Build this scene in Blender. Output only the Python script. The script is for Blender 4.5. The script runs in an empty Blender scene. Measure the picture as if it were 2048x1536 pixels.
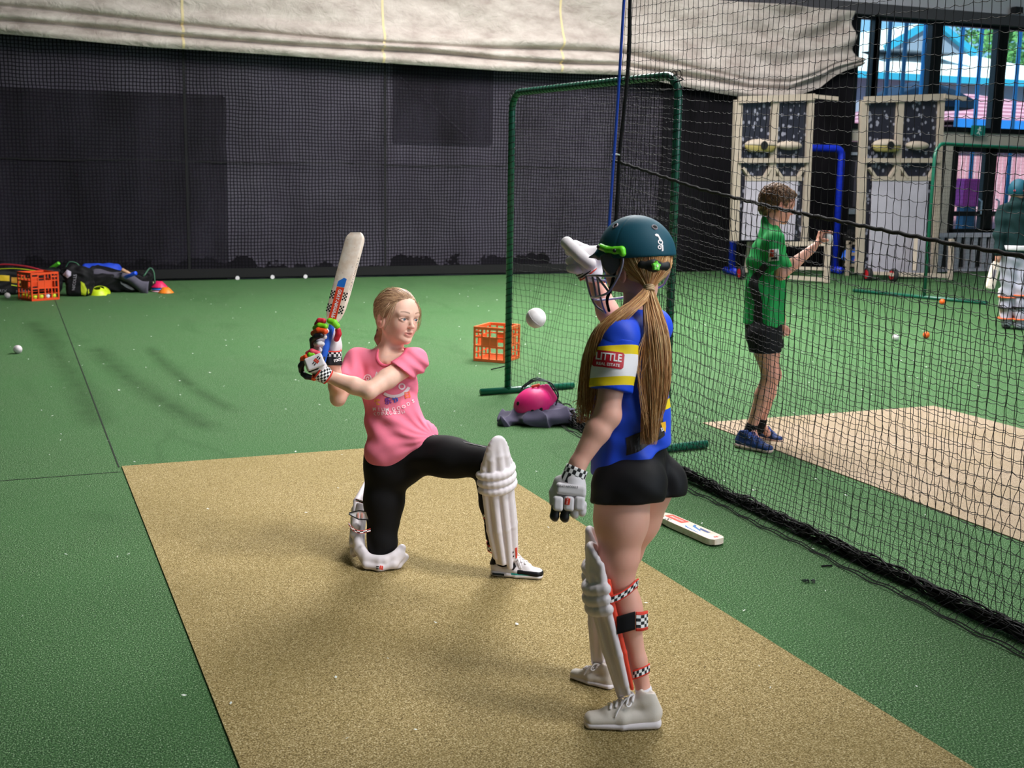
import bpy, bmesh, math, random
import numpy as np
from mathutils import Vector, Matrix
from mathutils.bvhtree import BVHTree
SC = bpy.context.scene
COL = SC.collection
PI = math.pi
random.seed(7); RNG = np.random.default_rng(7)
# ------------------------------------------------------------------ camera
F_PX, PITCH, ROLL, YAW, CAM_H = 2428.4, 0.173216, 0.016508, 0.394309, 1.62
def _cam():
    cy, sy = math.cos(YAW), math.sin(YAW)
    r = np.array([cy, -sy, 0.0])
    f = np.array([sy*math.cos(PITCH), cy*math.cos(PITCH), -math.sin(PITCH)])
    u = np.cross(r, f)
    c, s = math.cos(ROLL), math.sin(ROLL)
    return c*r+s*u, -s*r+c*u, f
CR, CU, CF = _cam()
CO = np.array([0, 0, CAM_H])
def ray(x, y): return CF + (x-1024)/F_PX*CR - (y-768)/F_PX*CU
def gp(x, y, z=0.0):            # a surveyed point at height z
    d = ray(x, y); return CO + d*((z-CAM_H)/d[2])
def yp(x, y, Y):                # ... in the plane Y
    d = ray(x, y); return CO + d*(Y/d[1])
def xp(x, y, X):
    d = ray(x, y); return CO + d*(X/d[0])
def dp(x, y, dep): return CO + ray(x, y)*dep
def depth_of(p): return float((np.asarray(p)-CO) @ CF)
cam = bpy.data.cameras.new('camera'); camo = bpy.data.objects.new('camera', cam); COL.objects.link(camo)
camo.matrix_world = Matrix(((CR[0], CU[0], -CF[0], 0), (CR[1], CU[1], -CF[1], 0), (CR[2], CU[2], -CF[2], CAM_H), (0, 0, 0, 1)))
cam.sensor_width = 36; cam.lens = F_PX/2048*36; cam.clip_end = 300; cam.clip_start = .05
cam.dof.use_dof = True; cam.dof.focus_distance = 4.6; cam.dof.aperture_fstop = 6.5
SC.camera = camo
SC.view_settings.view_transform = 'Standard'; SC.view_settings.look = 'None'; SC.view_settings.gamma = 1
SC.view_settings.use_curve_mapping = False; SC.view_settings.exposure = 0
# ------------------------------------------------------------------ colours and materials
def lin(c):
    if isinstance(c, str):
        c = [int(c[i:i+2], 16)/255 for i in (0, 2, 4)]
    return tuple(x/12.92 if x <= .04045 else ((x+.055)/1.055)**2.4 for x in c)
MATS = {}
class NB:
    def __init__(s, name):
        s.m = bpy.data.materials.new(name); s.m.use_nodes = True
        s.t = s.m.node_tree; s.n = s.t.nodes; s.l = s.t.links
        s.b = s.n['Principled BSDF']; s.out = s.n['Material Output']
    def add(s, typ, ins=None, **kw):
        n = s.n.new(typ)
        for k, v in kw.items(): setattr(n, k, v)
        if ins:
            for k, v in ins.items():
                if hasattr(v, 'links') and hasattr(v, 'is_output'): s.l.new(v, n.inputs[k])
                else: n.inputs[k].default_value = v
        return n
    def link(s, a, b): s.l.new(a, b)
    def setb(s, **kw):
        for k, v in kw.items():
            k = k.replace('_', ' ')
            if hasattr(v, 'is_output'): s.l.new(v, s.b.inputs[k])
            else: s.b.inputs[k].default_value = v
    def coord(s, which='Object', scale=None):
        o = s.add('ShaderNodeTexCoord').outputs[which]
        if scale is not None:
            mp = s.add('ShaderNodeMapping', {'Vector': o}); mp.inputs['Scale'].default_value = scale if hasattr(scale, '__len__') else (scale,)*3
            o = mp.outputs[0]
        return o
    def noise(s, vec, scale, detail=2, rough=.5, dist=0):
        return s.add('ShaderNodeTexNoise', {'Vector': vec, 'Scale': scale, 'Detail': detail, 'Roughness': rough, 'Distortion': dist})
    def ramp(s, fac, stops, interp='LINEAR'):
        n = s.add('ShaderNodeValToRGB', {'Fac': fac}); cr = n.color_ramp; cr.interpolation = interp
        while len(cr.elements) < len(stops): cr.elements.new(.5)
        for e, (p, c) in zip(cr.elements, stops):
            e.position = p; e.color = (*c, 1) if len(c) == 3 else c
        return n.outputs[0]
    def mix(s, fac, a, b, bt='MIX'):
        n = s.add('ShaderNodeMix', data_type='RGBA', blend_type=bt)
        for i, v in ((0, fac), (6, a), (7, b)):
            if hasattr(v, 'is_output'): s.l.new(v, n.inputs[i])
            else: n.inputs[i].default_value = (*v, 1) if hasattr(v, '__len__') and len(v) == 3 else v
        return n.outputs[2]
    def math(s, op, a, b=None, c=None, clamp=False):
        n = s.add('ShaderNodeMath', operation=op, use_clamp=clamp)
        for i, v in enumerate((a, b, c)):
            if v is None: continue
            if hasattr(v, 'is_output'): s.l.new(v, n.inputs[i])
            else: n.inputs[i].default_value = v
        return n.outputs[0]
    def bump(s, h, strength=.3, dist=.01):
        n = s.add('ShaderNodeBump', {'Height': h, 'Strength': strength, 'Distance': dist})
        s.l.new(n.outputs[0], s.b.inputs['Normal']); return n
def mat(name, col, rough=.5, metal=0, spec=.5, var=0, vscale=20, bump=0, bscale=200, bdist=.002, sheen=0, coat=0):
    if name in MATS: return MATS[name]
    s = NB(name); c = lin(col)
    s.setb(Roughness=rough, Metallic=metal)
    s.b.inputs['Specular IOR Level'].default_value = spec
    if sheen: s.b.inputs['Sheen Weight'].default_value = sheen
    if coat: s.b.inputs['Coat Weight'].default_value = coat; s.b.inputs['Coat Roughness'].default_value = .15
    if var:
        n = s.noise(s.coord('Object'), vscale, 4, .6)
        k = s.ramp(n.outputs[0], [(.3, tuple(x*(1-var) for x in c)), (.7, tuple(min(1, x*(1+var)) for x in c))])
        s.setb(Base_Color=k)
    else: s.b.inputs['Base Color'].default_value = (*c, 1)
    if bump:
        s.bump(s.noise(s.coord('Object'), bscale, 3, .6).outputs[0], bump, bdist)
    s.m.diffuse_color = (*c, 1)
    MATS[name] = s.m
    return s.m
# ------------------------------------------------------------------ objects
def tag(o, label=None, cat=None, group=None, kind=None):
    if label: o['label'] = label
    if cat: o['category'] = cat
    if group: o['group'] = group
    if kind: o['kind'] = kind
    return o
def thing(name, label, cat, loc=(0, 0, 0), rotz=0, group=None):
    o = bpy.data.objects.new(name, None); COL.objects.link(o)
    o.location = loc; o.rotation_euler = (0, 0, rotz); o.empty_display_size = .1
    return tag(o, label, cat, group)
def link(name, me, m=None, parent=None, smooth=False, world=True):
    """one mesh object; vertices are given in world space, kept there when parented"""
    o = bpy.data.objects.new(name, me); COL.objects.link(o)
    if m is not None:
        for x in (m if isinstance(m, (list, tuple)) else [m]): me.materials.append(x)
    if parent is not None:
        o.parent = parent
        if world:
            mw = Matrix.Identity(4); p = parent; ch = []
            while p is not None: ch.append(p.matrix_basis.copy()); p = p.parent
            for k in reversed(ch): mw = mw @ k
            o.matrix_basis = mw.inverted()
    if smooth:
        me.polygons.foreach_set('use_smooth', np.ones(len(me.polygons), bool))
    return o
def origin_to(o, c):            # move a top-level mesh object's origin to c without moving its shape
    c = Vector(c); o.data.transform(Matrix.Translation(-c)); o.location = c; return o
class MB:
    """gathers vertices and faces (with a material index) for ONE mesh"""
    def __init__(s): s.v = []; s.f = []; s.mi = []; s.uv = None
    def add(s, v, f, mi=0):
        b = len(s.v); s.v += [tuple(map(float, p)) for p in v]
        s.f += [tuple(b+i for i in q) for q in f]; s.mi += [mi]*len(f); return s
    def box(s, c, size, rot=None, mi=0):
        hx, hy, hz = [k/2 for k in size]
        P = np.array([(x, y, z) for x in (-hx, hx) for y in (-hy, hy) for z in (-hz, hz)])
        if rot is not None: P = P @ np.array(rot).T
        P = P + np.array(c)
        return s.add(P, [(0, 1, 3, 2), (4, 6, 7, 5), (0, 4, 5, 1), (2, 3, 7, 6), (0, 2, 6, 4), (1, 5, 7, 3)], mi)
    def beam(s, a, b, w, h, up=(0, 0, 1), mi=0):
        a = np.array(a, float); b = np.array(b, float); d = b-a; L = np.linalg.norm(d); d /= L
        sd = np.cross(d, up); sd = sd/np.linalg.norm(sd) if np.linalg.norm(sd) > 1e-6 else np.array([1., 0, 0])
        u = np.cross(sd, d)
        return s.box((a+b)/2, (w, L, h), np.stack([sd, d, u], 1), mi)
    def tube(s, pts, r, n=8, closed=False, cap=True, mi=0, flat=None, twist=0):
        pts = np.array(pts, float); m = len(pts)
        rr = np.full(m, r, float) if np.isscalar(r) else np.array(r, float)
        T = np.zeros_like(pts)
        if closed: T = np.roll(pts, -1, 0)-np.roll(pts, 1, 0)
        else: T[1:-1] = pts[2:]-pts[:-2]; T[0] = pts[1]-pts[0]; T[-1] = pts[-1]-pts[-2]
        T /= np.linalg.norm(T, axis=1)[:, None]+1e-12
        ref = np.array([0, 0, 1.]) if abs(T[0][2]) < .9 else np.array([1., 0, 0])
        N = np.cross(T[0], ref); N /= np.linalg.norm(N)
        V = []
        a = np.arange(n)*2*PI/n
        for i in range(m):
            N = N-T[i]*(N@T[i]); N /= np.linalg.norm(N)+1e-12
            B = np.cross(T[i], N)
            fl = (1, 1) if flat is None else flat
            V.append(pts[i]+rr[i]*(fl[0]*np.cos(a)[:, None]*N+fl[1]*np.sin(a)[:, None]*B))
        V = np.concatenate(V)
        F = []
        for i in range(m if closed else m-1):
            j = (i+1) % m
            for k in range(n):
                F.append((i*n+k, i*n+(k+1) % n, j*n+(k+1) % n, j*n+k))
        if cap and not closed:
            F.append(tuple(range(n))[::-1]); F.append(tuple((m-1)*n+k for k in range(n)))
        return s.add(V, F, mi)
    def lathe(s, prof, c=(0, 0, 0), rot=None, n=24, mi=0, caps=True):
        V = []; a = np.arange(n)*2*PI/n
        for r, z in prof: V.append(np.stack([r*np.cos(a), r*np.sin(a), np.full(n, z)], 1))
        V = np.concatenate(V)
        if rot is not None: V = V @ np.array(rot).T
        V = V+np.array(c)
        F = []
        for i in range(len(prof)-1):
            for k in range(n): F.append((i*n+k, i*n+(k+1) % n, (i+1)*n+(k+1) % n, (i+1)*n+k))
        if caps:
            if prof[0][0] > 1e-5: F.append(tuple(range(n))[::-1])
            if prof[-1][0] > 1e-5: F.append(tuple((len(prof)-1)*n+k for k in range(n)))
        return s.add(V, F, mi)
    def sphere(s, c, r, n=20, m=12, mi=0):
        pr = [(max(1e-6, math.sin(i*PI/m)), -math.cos(i*PI/m)) for i in range(m+1)]
        R = np.diag(r if hasattr(r, '__len__') else (r, r, r))
        return s.lathe(pr, c, R, n, mi, caps=False)
    def grid(s, P, mi=0, closed_u=False):       # P[i][j] points
        P = np.array(P, float); a, b = P.shape[:2]
        F = []
        for i in range(a if closed_u else a-1):
            for j in range(b-1):
                i2 = (i+1) % a
                F.append((i*b+j, i2*b+j, i2*b+j+1, i*b+j+1))
        return s.add(P.reshape(-1, 3), F, mi)
    def prism(s, poly, d0, d1, fr, mi=0):
        """2-D outline extruded: fr(u,v,w)->xyz"""
        n = len(poly)
        V = [fr(u, v, d0) for u, v in poly]+[fr(u, v, d1) for u, v in poly]
        F = [tuple(range(n))[::-1], tuple(n+i for i in range(n))]
        F += [(i, (i+1) % n, n+(i+1) % n, n+i) for i in range(n)]
        return s.add(V, F, mi)
    def mesh(s, name='mesh'):
        me = bpy.data.meshes.new(name); me.from_pydata(s.v, [], s.f)
        if any(s.mi): me.polygons.foreach_set('material_index', np.array(s.mi, np.int32))
        me.update(); return me
    def build(s, name, m=None, parent=None, smooth=False, bevel=0, seg=2, world=True, recalc=True):
        me = s.mesh(name)
        if recalc or bevel:
            bm = bmesh.new(); bm.from_mesh(me)
            bmesh.ops.recalc_face_normals(bm, faces=bm.faces)
            if bevel:
                ed = [e for e in bm.edges if len(e.link_faces) == 2 and e.calc_face_angle(0) > .5]
                bmesh.ops.bevel(bm, geom=ed, offset=bevel, segments=seg, affect='EDGES', clamp_overlap=True)
            bm.to_mesh(me); bm.free()
        o = link(name, me, m, parent, smooth, world)
        if smooth == 'auto' or (bevel and smooth):
            try: me.set_sharp_from_angle(angle=math.radians(40))
            except Exception: pass
        return o
def spline(pts, n):             # Catmull-Rom through pts
    P = np.array(pts, float); m = len(P)
    Q = np.vstack([2*P[0]-P[1], P, 2*P[-1]-P[-2]])
    t = np.linspace(0, m-1, n); i = np.minimum(t.astype(int), m-2); f = (t-i)[:, None]
    a, b, c, d = Q[i], Q[i+1], Q[i+2], Q[i+3]
    return .5*((2*b)+(c-a)*f+(2*a-5*b+4*c-d)*f**2+(3*b-a-3*c+d)*f**3)
def nrm(v): v = np.array(v, float); return v/np.linalg.norm(v)
def dup(root, loc, rotz=None, label=None, scale=None):
    c = root.copy(); COL.objects.link(c); c.location = loc
    if rotz is not None: c.rotation_euler[2] = rotz
    if label: c['label'] = label
    if scale: c.scale = (scale,)*3
    for ch in list(root.children):
        d = ch.copy(); COL.objects.link(d); d.parent = c
        for g in list(ch.children):
            e = g.copy(); COL.objects.link(e); e.parent = d
    return c
# ------------------------------------------------------------------ implicit surfaces for bodies and cloth
class SDF:
    """smooth unions and cuts of rounded shapes, polygonised as one continuous surface"""
    def __init__(s): s.ops = []; s.post = None
    def _add(s, f, lo, hi, k, mode): s.ops.append((f, np.array(lo, float), np.array(hi, float), k, mode)); return s
    def cone(s, a, b, ra, rb, k=.02, mode='u'):
        a = np.array(a, float); b = np.array(b, float); d = b-a; L2 = d@d+1e-12
        def f(P):
            t = np.clip((P-a)@d/L2, 0, 1)
            return np.linalg.norm(P-a-t[..., None]*d, axis=-1)-(ra+(rb-ra)*t)
        m = max(ra, rb); return s._add(f, np.minimum(a, b)-m, np.maximum(a, b)+m, k, mode)
    def chain(s, pts, rad, k=.02, mode='u'):
        for i in range(len(pts)-1): s.cone(pts[i], pts[i+1], rad[i], rad[i+1], k, mode)
        return s
    def ecap(s, a, b, ra, rb, side, k=.02, mode='u'):
        """tapered capsule of elliptic section: ra=(half width along side, half depth)"""
        a = np.array(a, float); b = np.array(b, float); d = b-a; L = np.linalg.norm(d); d = d/L
        sd = np.array(side, float); sd = sd-d*(sd@d); sd /= np.linalg.norm(sd); ot = np.cross(d, sd)
        A = np.array([ra[0], rb[0]]); B = np.array([ra[1], rb[1]])
        def f(P):
            q = P-a; w = q@d; t = np.clip(w/L, 0, 1); w = w-t*L
            aa = A[0]+(A[1]-A[0])*t; bb = B[0]+(B[1]-B[0])*t; cc = np.minimum(aa, bb)
            x = q@sd; y = q@ot
            k0 = np.sqrt((x/aa)**2+(y/bb)**2+(w/cc)**2)+1e-9
            k1 = np.sqrt((x/aa**2)**2+(y/bb**2)**2+(w/cc**2)**2)+1e-9
            return k0*(k0-1)/k1
        m = max(max(ra), max(rb)); return s._add(f, np.minimum(a, b)-m, np.maximum(a, b)+m, k, mode)
    def echain(s, pts, rad, side, k=.02, mode='u'):
        for i in range(len(pts)-1): s.ecap(pts[i], pts[i+1], rad[i], rad[i+1], side, k, mode)
        return s
    def ell(s, c, r, ax=None, k=.02, mode='u'):
        c = np.array(c, float); r = np.array(r, float)*np.ones(3); M = np.eye(3) if ax is None else np.array(ax, float)   # rows = axes
        def f(P):
            q = (P-c)@M.T; k0 = np.linalg.norm(q/r, axis=-1)+1e-9; k1 = np.linalg.norm(q/r**2, axis=-1)+1e-9
            return k0*(k0-1)/k1
        m = max(r); return s._add(f, c-m, c+m, k, mode)
    def box(s, c, h, ax=None, rnd=.01, k=.02, mode='u'):
        c = np.array(c, float); h = np.array(h, float); M = np.eye(3) if ax is None else np.array(ax, float)
        def f(P):
            q = np.abs((P-c)@M.T)-(h-rnd)
            return np.linalg.norm(np.maximum(q, 0), axis=-1)+np.minimum(q.max(-1), 0)-rnd
        m = np.linalg.norm(h); return s._add(f, c-m, c+m, k, mode)
    def child(s, o, lo, hi, k=.02, mode='u'):
        def f(P):
            d = np.full(P.shape[:-1], .25, np.float32)
            for g, l, h, kk, md in o.ops:
                v = g(P); 
                if md != 'u': v = -v if md == 's' else v; hh = np.clip(.5-.5*(d-v)/kk, 0, 1); d = d+(v-d)*hh+kk*hh*(1-hh)
                else: hh = np.clip(.5+.5*(d-v)/kk, 0, 1); d = d+(v-d)*hh-kk*hh*(1-hh)
            return d
        return s._add(f, lo, hi, k, mode)
    def sleeve(s, pts, rad, cut=None, n=None, k=.03, kc=.003):
        """a limb of cloth ended by its own hem plane"""
        o = SDF(); o.chain(pts, rad, .02)
        if cut is not None: o.plane(cut, n, kc)
        P = np.array(pts); m = max(rad)
        return s.child(o, P.min(0)-m, P.max(0)+m, k)
    def plane(s, p, n, k=.003):              # keep the side n points away from
        p = np.array(p, float); n = nrm(n)
        return s._add(lambda P: -((P-p)@n), [-99]*3, [99]*3, k, 's')
    def field(s, P, lo, hi, pad):
        d = np.full(P.shape[:-1], .25, np.float32)
        for f, l, h, k, mode in s.ops:
            m = pad+k*1.3
            sl = tuple(slice(int(max(0, np.floor((l[i]-m-lo[i])/s.vox))), int(max(0, np.ceil((h[i]+m-lo[i])/s.vox)+1))) for i in range(3))
            Q = P[sl]
            if Q.size == 0: continue
            v = f(Q).astype(np.float32); o = d[sl]
            if mode == 'u':
                hh = np.clip(.5+.5*(o-v)/k, 0, 1); d[sl] = o+(v-o)*hh-k*hh*(1-hh)
            elif mode == 's':
                v = -v; hh = np.clip(.5-.5*(o-v)/k, 0, 1); d[sl] = o+(v-o)*hh+k*hh*(1-hh)
            elif mode == 'i':
                hh = np.clip(.5-.5*(o-v)/k, 0, 1); o = o+(v-o)*hh+k*hh*(1-hh); d = np.full_like(d, .25); d[sl] = o
        if s.post is not None: d = s.post(P, d).astype(np.float32)
        return d
    def polys(s, vox, lo=None, hi=None, grow=0.0):
        s.vox = vox
        us = [o for o in s.ops if o[4] == 'u']
        l = np.min([o[1] for o in us], 0)-.012-grow; h = np.max([o[2] for o in us], 0)+.012+grow
        if lo is not None: l = np.maximum(l, lo)
        if hi is not None: h = np.minimum(h, hi)
        n = np.ceil((h-l)/vox).astype(int)+2
        ax = [l[i]+vox*np.arange(n[i]) for i in range(3)]
        P = np.stack(np.meshgrid(*ax, indexing='ij'), -1).astype(np.float32)
        D = s.field(P, l, h, vox*3)-grow
        return surface_nets(D, l, vox)
def surface_nets(D, lo, vox):
    S = D < 0
    c = np.zeros(np.array(D.shape)-1, np.int8)
    for i in (0, 1):
        for j in (0, 1):
            for k in (0, 1):
                c += S[i:D.shape[0]-1+i, j:D.shape[1]-1+j, k:D.shape[2]-1+k]
    act = np.argwhere((c > 0) & (c < 8))
    idx = np.full(c.shape, -1, np.int64); idx[tuple(act.T)] = np.arange(len(act))
    acc = np.zeros((len(act), 3)); cnt = np.zeros(len(act))
    E = [((i, j, k), ax) for ax in range(3) for i in (0, 1) for j in (0, 1) for k in (0, 1) if (i, j, k)[ax] == 0]
    for o, ax in E:
        o2 = list(o); o2[ax] = 1
        a = D[tuple((act+np.array(o)).T)]; b = D[tuple((act+np.array(o2)).T)]
        m = (a < 0) != (b < 0)
        t = np.where(m, a/np.where(m, a-b, 1), 0)
        p = np.tile(np.array(o, float), (len(act), 1)); p[:, ax] = t
        acc[m] += p[m]; cnt += m
    V = np.array(lo)+vox*(act+acc/np.maximum(cnt, 1)[:, None])
    F = []
    for ax in range(3):
        sh = [slice(0, D.shape[0]), slice(0, D.shape[1]), slice(0, D.shape[2])]
        a = [slice(None)]*3; b = [slice(None)]*3; a[ax] = slice(0, -1); b[ax] = slice(1, None)
        m = S[tuple(a)] != S[tuple(b)]
        e = np.argwhere(m); s0 = S[tuple(a)][tuple(e.T)]
        u, w = [(1, 2), (2, 0), (0, 1)][ax]
        ok = (e[:, u] > 0) & (e[:, w] > 0) & (e[:, u] < D.shape[u]-1) & (e[:, w] < D.shape[w]-1)
        e = e[ok]; s0 = s0[ok]
        du = np.zeros(3, int); du[u] = 1; dw = np.zeros(3, int); dw[w] = 1
        q = np.stack([idx[tuple((e-du-dw).T)], idx[tuple((e-dw).T)], idx[tuple(e.T)], idx[tuple((e-du).T)]], 1)
        q[~s0] = q[~s0][:, ::-1]
        F.append(q)
    F = np.concatenate(F) if F else np.zeros((0, 4), int)
    return V, F[(F >= 0).all(1)]
def relax(V, F, it=1, lam=.5):
    for _ in range(it):
        acc = np.zeros_like(V); cn = np.zeros(len(V))
        for k in range(4):
            np.add.at(acc, F[:, k], V[F[:, (k+1) % 4]]); np.add.at(cn, F[:, k], 1)
            np.add.at(acc, F[:, k], V[F[:, (k-1) % 4]]); np.add.at(cn, F[:, k], 1)
        V = V+lam*(acc/np.maximum(cn, 1)[:, None]-V)
    return V
def vf_mesh(name, V, F):
    me = bpy.data.meshes.new(name)
    me.vertices.add(len(V)); me.vertices.foreach_set('co', np.asarray(V, np.float32).ravel())
    n = F.shape[1]
    me.loops.add(len(F)*n); me.loops.foreach_set('vertex_index', np.asarray(F, np.int32).ravel())
    me.polygons.add(len(F)); me.polygons.foreach_set('loop_start', np.arange(0, len(F)*n, n, dtype=np.int32))
    me.polygons.foreach_set('use_smooth', np.ones(len(F), bool))
    me.update(calc_edges=True); me.validate(); return me
def fattr(me, name, vals):
    a = me.attributes.new(name, 'FLOAT', 'POINT'); a.data.foreach_set('value', np.asarray(vals, np.float32))
def cattr(me, name, cols):
    a = me.attributes.new(name, 'FLOAT_COLOR', 'POINT')
    c = np.ones((len(cols), 4), np.float32); c[:, :3] = cols; a.data.foreach_set('color', c.ravel())
def verts(me):
    v = np.empty(len(me.vertices)*3, np.float32); me.vertices.foreach_get('co', v); return v.reshape(-1, 3).astype(float)
def bvh_of(*meshes):
    V = []; F = []
    for me in meshes:
        b = len(V); V += [v.co.copy() for v in me.vertices]; F += [[b+i for i in p.vertices] for p in me.polygons]
    return BVHTree.FromPolygons(V, F)
def sdf_obj(S, name, m, parent, vox, sm=1, **kw):
    V, F = S.polys(vox, **kw); V = relax(V, F, sm) if sm else V
    return link(name, vf_mesh(name, V, F), m, parent)
# ---- marks laid on a surface: 2-D outlines or text cast along a direction
def text2d(s, size=1, font=None, align='CENTER', bold=0, xs=1):
    cu = bpy.data.curves.new('t', 'FONT'); cu.body = s; cu.size = size; cu.align_x = align; cu.align_y = 'CENTER'
    cu.resolution_u = 3; cu.offset = bold*size
    ob = bpy.data.objects.new('t', cu); COL.objects.link(ob)
    dg = bpy.context.evaluated_depsgraph_get(); me = bpy.data.meshes.new_from_object(ob.evaluated_get(dg))
    bm = bmesh.new(); bm.from_mesh(me); bmesh.ops.triangulate(bm, faces=bm.faces); lim = size*.16
    for _ in range(4):
        ed = [e for e in bm.edges if e.calc_length() > lim]
        if not ed or len(bm.faces) > 2500: break
        bmesh.ops.subdivide_edges(bm, edges=ed, cuts=1); bmesh.ops.triangulate(bm, faces=[f for f in bm.faces if len(f.verts) > 3])
    bm.verts.index_update(); V = [(v.co.x*xs, v.co.y) for v in bm.verts]; F = [tuple(v.index for v in f.verts) for f in bm.faces]; bm.free()
    bpy.data.objects.remove(ob); bpy.data.curves.remove(cu); bpy.data.meshes.remove(me)
    return V, F
def rect2d(u0, v0, u1, v1, n=6, m=6):
    V = [(u0+(u1-u0)*i/n, v0+(v1-v0)*j/m) for i in range(n+1) for j in range(m+1)]
    F = [(i*(m+1)+j, (i+1)*(m+1)+j, (i+1)*(m+1)+j+1, i*(m+1)+j+1) for i in range(n) for j in range(m)]
    return V, F
def poly2d(pts, sub=2):
    bm = bmesh.new(); vs = [bm.verts.new((x, y, 0)) for x, y in pts]; bm.faces.new(vs)
    bmesh.ops.triangulate(bm, faces=bm.faces)
    for _ in range(sub): bmesh.ops.subdivide_edges(bm, edges=bm.edges[:], cuts=1, use_grid_fill=True)
    bm.verts.index_update()
    V = [(v.co.x, v.co.y) for v in bm.verts]; F = [tuple(v.index for v in f.verts) for f in bm.faces]; bm.free(); return V, F
def ring2d(r0, r1, a0=0, a1=2*PI, n=20, c=(0, 0)):
    V = []; F = []
    for i in range(n+1):
        a = a0+(a1-a0)*i/n
        V += [(c[0]+r0*math.cos(a), c[1]+r0*math.sin(a)), (c[0]+r1*math.cos(a), c[1]+r1*math.sin(a))]
        if i: F.append((2*i-2, 2*i-1, 2*i+1, 2*i))
    return V, F
def cast(bvh, shapes, o, U, Vv, N, off=.0012, reach=.25, flat_ok=False):
    """lay (V,F,material index) outlines on a surface; o origin, U/V axes, N outward"""
    mb = MB(); N = nrm(N); U = nrm(U); Vv = nrm(Vv); o = np.array(o, float)
    for V, F, mi in shapes:
        P = []; ok = []
        for u, v in V:
            p = o+u*U+v*Vv
            h = bvh.ray_cast(Vector(p+N*reach), Vector(-N), reach*2)
            if h[0] is None: P.append(p); ok.append(flat_ok)
            else: P.append(np.array(h[0])+N*off); ok.append(True)
        F2 = [f for f in F if all(ok[i] for i in f)]
        if F2: mb.add(P, F2, mi)
    return mb
# ================================================================== SETTING
WALL_Y = 18.0
def turf_mat():
    s = NB('green_turf'); co = s.coord('Object')
    fine = s.noise(s.coord('Object', (1, 1, 1)), 170, 3, .7)
    strk = s.noise(s.coord('Object', (1, .45, 1)), 260, 2, .7)
    f = s.math('ADD', s.math('MULTIPLY', fine.outputs[0], .55), s.math('MULTIPLY', strk.outputs[0], .45))
    c = s.ramp(f, [(.37, lin('06180b')), (.46, lin('22471f')), (.54, lin('4c7844')), (.64, lin('b4cba8'))])
    big = s.noise(co, .8, 4, .6)
    c = s.mix(s.ramp(big.outputs[0], [(.4, (0, 0, 0)), (.7, (.35, .35, .35))]), c, lin('3f6f3c'))
    sp = s.add('ShaderNodeSeparateXYZ', {'Vector': co}); px_, py_ = sp.outputs[0], sp.outputs[1]
    def arc(a, b, c_, w):       # a scuffed track: part of a circle through three surveyed points
        (x1, y1), (x2, y2), (x3, y3) = [tuple(gp(*q)[:2]) for q in (a, b, c_)]
        D = 2*(x1*(y2-y3)+x2*(y3-y1)+x3*(y1-y2)); q1, q2, q3 = x1*x1+y1*y1, x2*x2+y2*y2, x3*x3+y3*y3
        ux = (q1*(y2-y3)+q2*(y3-y1)+q3*(y1-y2))/D; uy = (q1*(x3-x2)+q2*(x1-x3)+q3*(x2-x1))/D; r = math.hypot(x1-ux, y1-uy)
        d = s.math('SQRT', s.math('ADD', s.math('POWER', s.math('SUBTRACT', px_, ux), 2), s.math('POWER', s.math('SUBTRACT', py_, uy), 2)))
        m = s.math('SUBTRACT', 1, s.math('DIVIDE', s.math('ABSOLUTE', s.math('SUBTRACT', d, r)), w), clamp=True)
        lo, hi = min(y1, y3), max(y1, y3)
        g = s.math('MULTIPLY', s.math('SUBTRACT', py_, lo, clamp=True), s.math('MULTIPLY', s.math('SUBTRACT', hi, py_, clamp=True), 3), clamp=True)
        return s.math('MULTIPLY', m, g)
    tr = s.math('MAXIMUM', arc((60, 640), (150, 760), (200, 860), .16), s.math('MAXIMUM', arc((190, 690), (290, 780), (440, 868), .15), arc((300, 690), (380, 770), (480, 830), .10)))
    tr = s.math('MULTIPLY', tr, s.math('MULTIPLY', s.noise(co, 6, 3, .6).outputs[0], .95)); c = s.mix(tr, c, lin('1c3a12'))
    # worn brown-green tracks where balls and feet drag
    wv = s.noise(s.coord('Object', (.9, .28, 1)), 1.7, 2, .5, .6)
    c = s.mix(s.ramp(wv.outputs[0], [(.58, (0, 0, 0)), (.63, (.22, .22, .22)), (.68, (0, 0, 0))]), c, lin('24481f'))
    s.setb(Base_Color=c, Roughness=.85); s.b.inputs['Specular IOR Level'].default_value = .25
    s.bump(f, .9, .008)
    return s.m
def tan_mat(name='tan_turf', cols=('4a3c20', '75633a', '9c8858', 'c4b186', 'e6dabc')):
    s = NB(name); fine = s.noise(s.coord('Object'), 190, 3, .7)
    f2 = s.noise(s.coord('Object'), 90, 2, .6)
    f = s.math('ADD', s.math('MULTIPLY', fine.outputs[0], .8), s.math('MULTIPLY', f2.outputs[0], .2))
    c = s.ramp(f, [(p_, lin(q_)) for p_, q_ in zip((.36, .44, .52, .6, .68), cols)])
    big = s.noise(s.coord('Object'), 1.5, 3, .6)
    c = s.mix(s.ramp(big.outputs[0], [(.42, (0, 0, 0)), (.68, (.25, .25, .25))]), c, lin('837344'))
    s.setb(Base_Color=c, Roughness=.9); s.b.inputs['Specular IOR Level'].default_value = .2
    s.bump(f, .6, .005)
    return s.m
TURF = turf_mat(); TAN = tan_mat(); TAN2 = tan_mat('tan_turf_lit', ('766556', '94816c', 'a99681', 'baa893', 'cdbeac'))  # second tan is paler: that lane's brighter light put into its colours
fl = MB().box((8, 9, -.1), (34, 30, .2)).build('floor', TURF); tag(fl, kind='structure')
def inlay(name, x0, x1, y0, y1, label, m=None):
    o = MB().box(((x0+x1)/2, (y0+y1)/2, 0), (x1-x0, y1-y0, .012)).build(name, m or TAN)
    origin_to(o, ((x0+x1)/2, (y0+y1)/2, 0)); return tag(o, label, 'mat')
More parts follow.
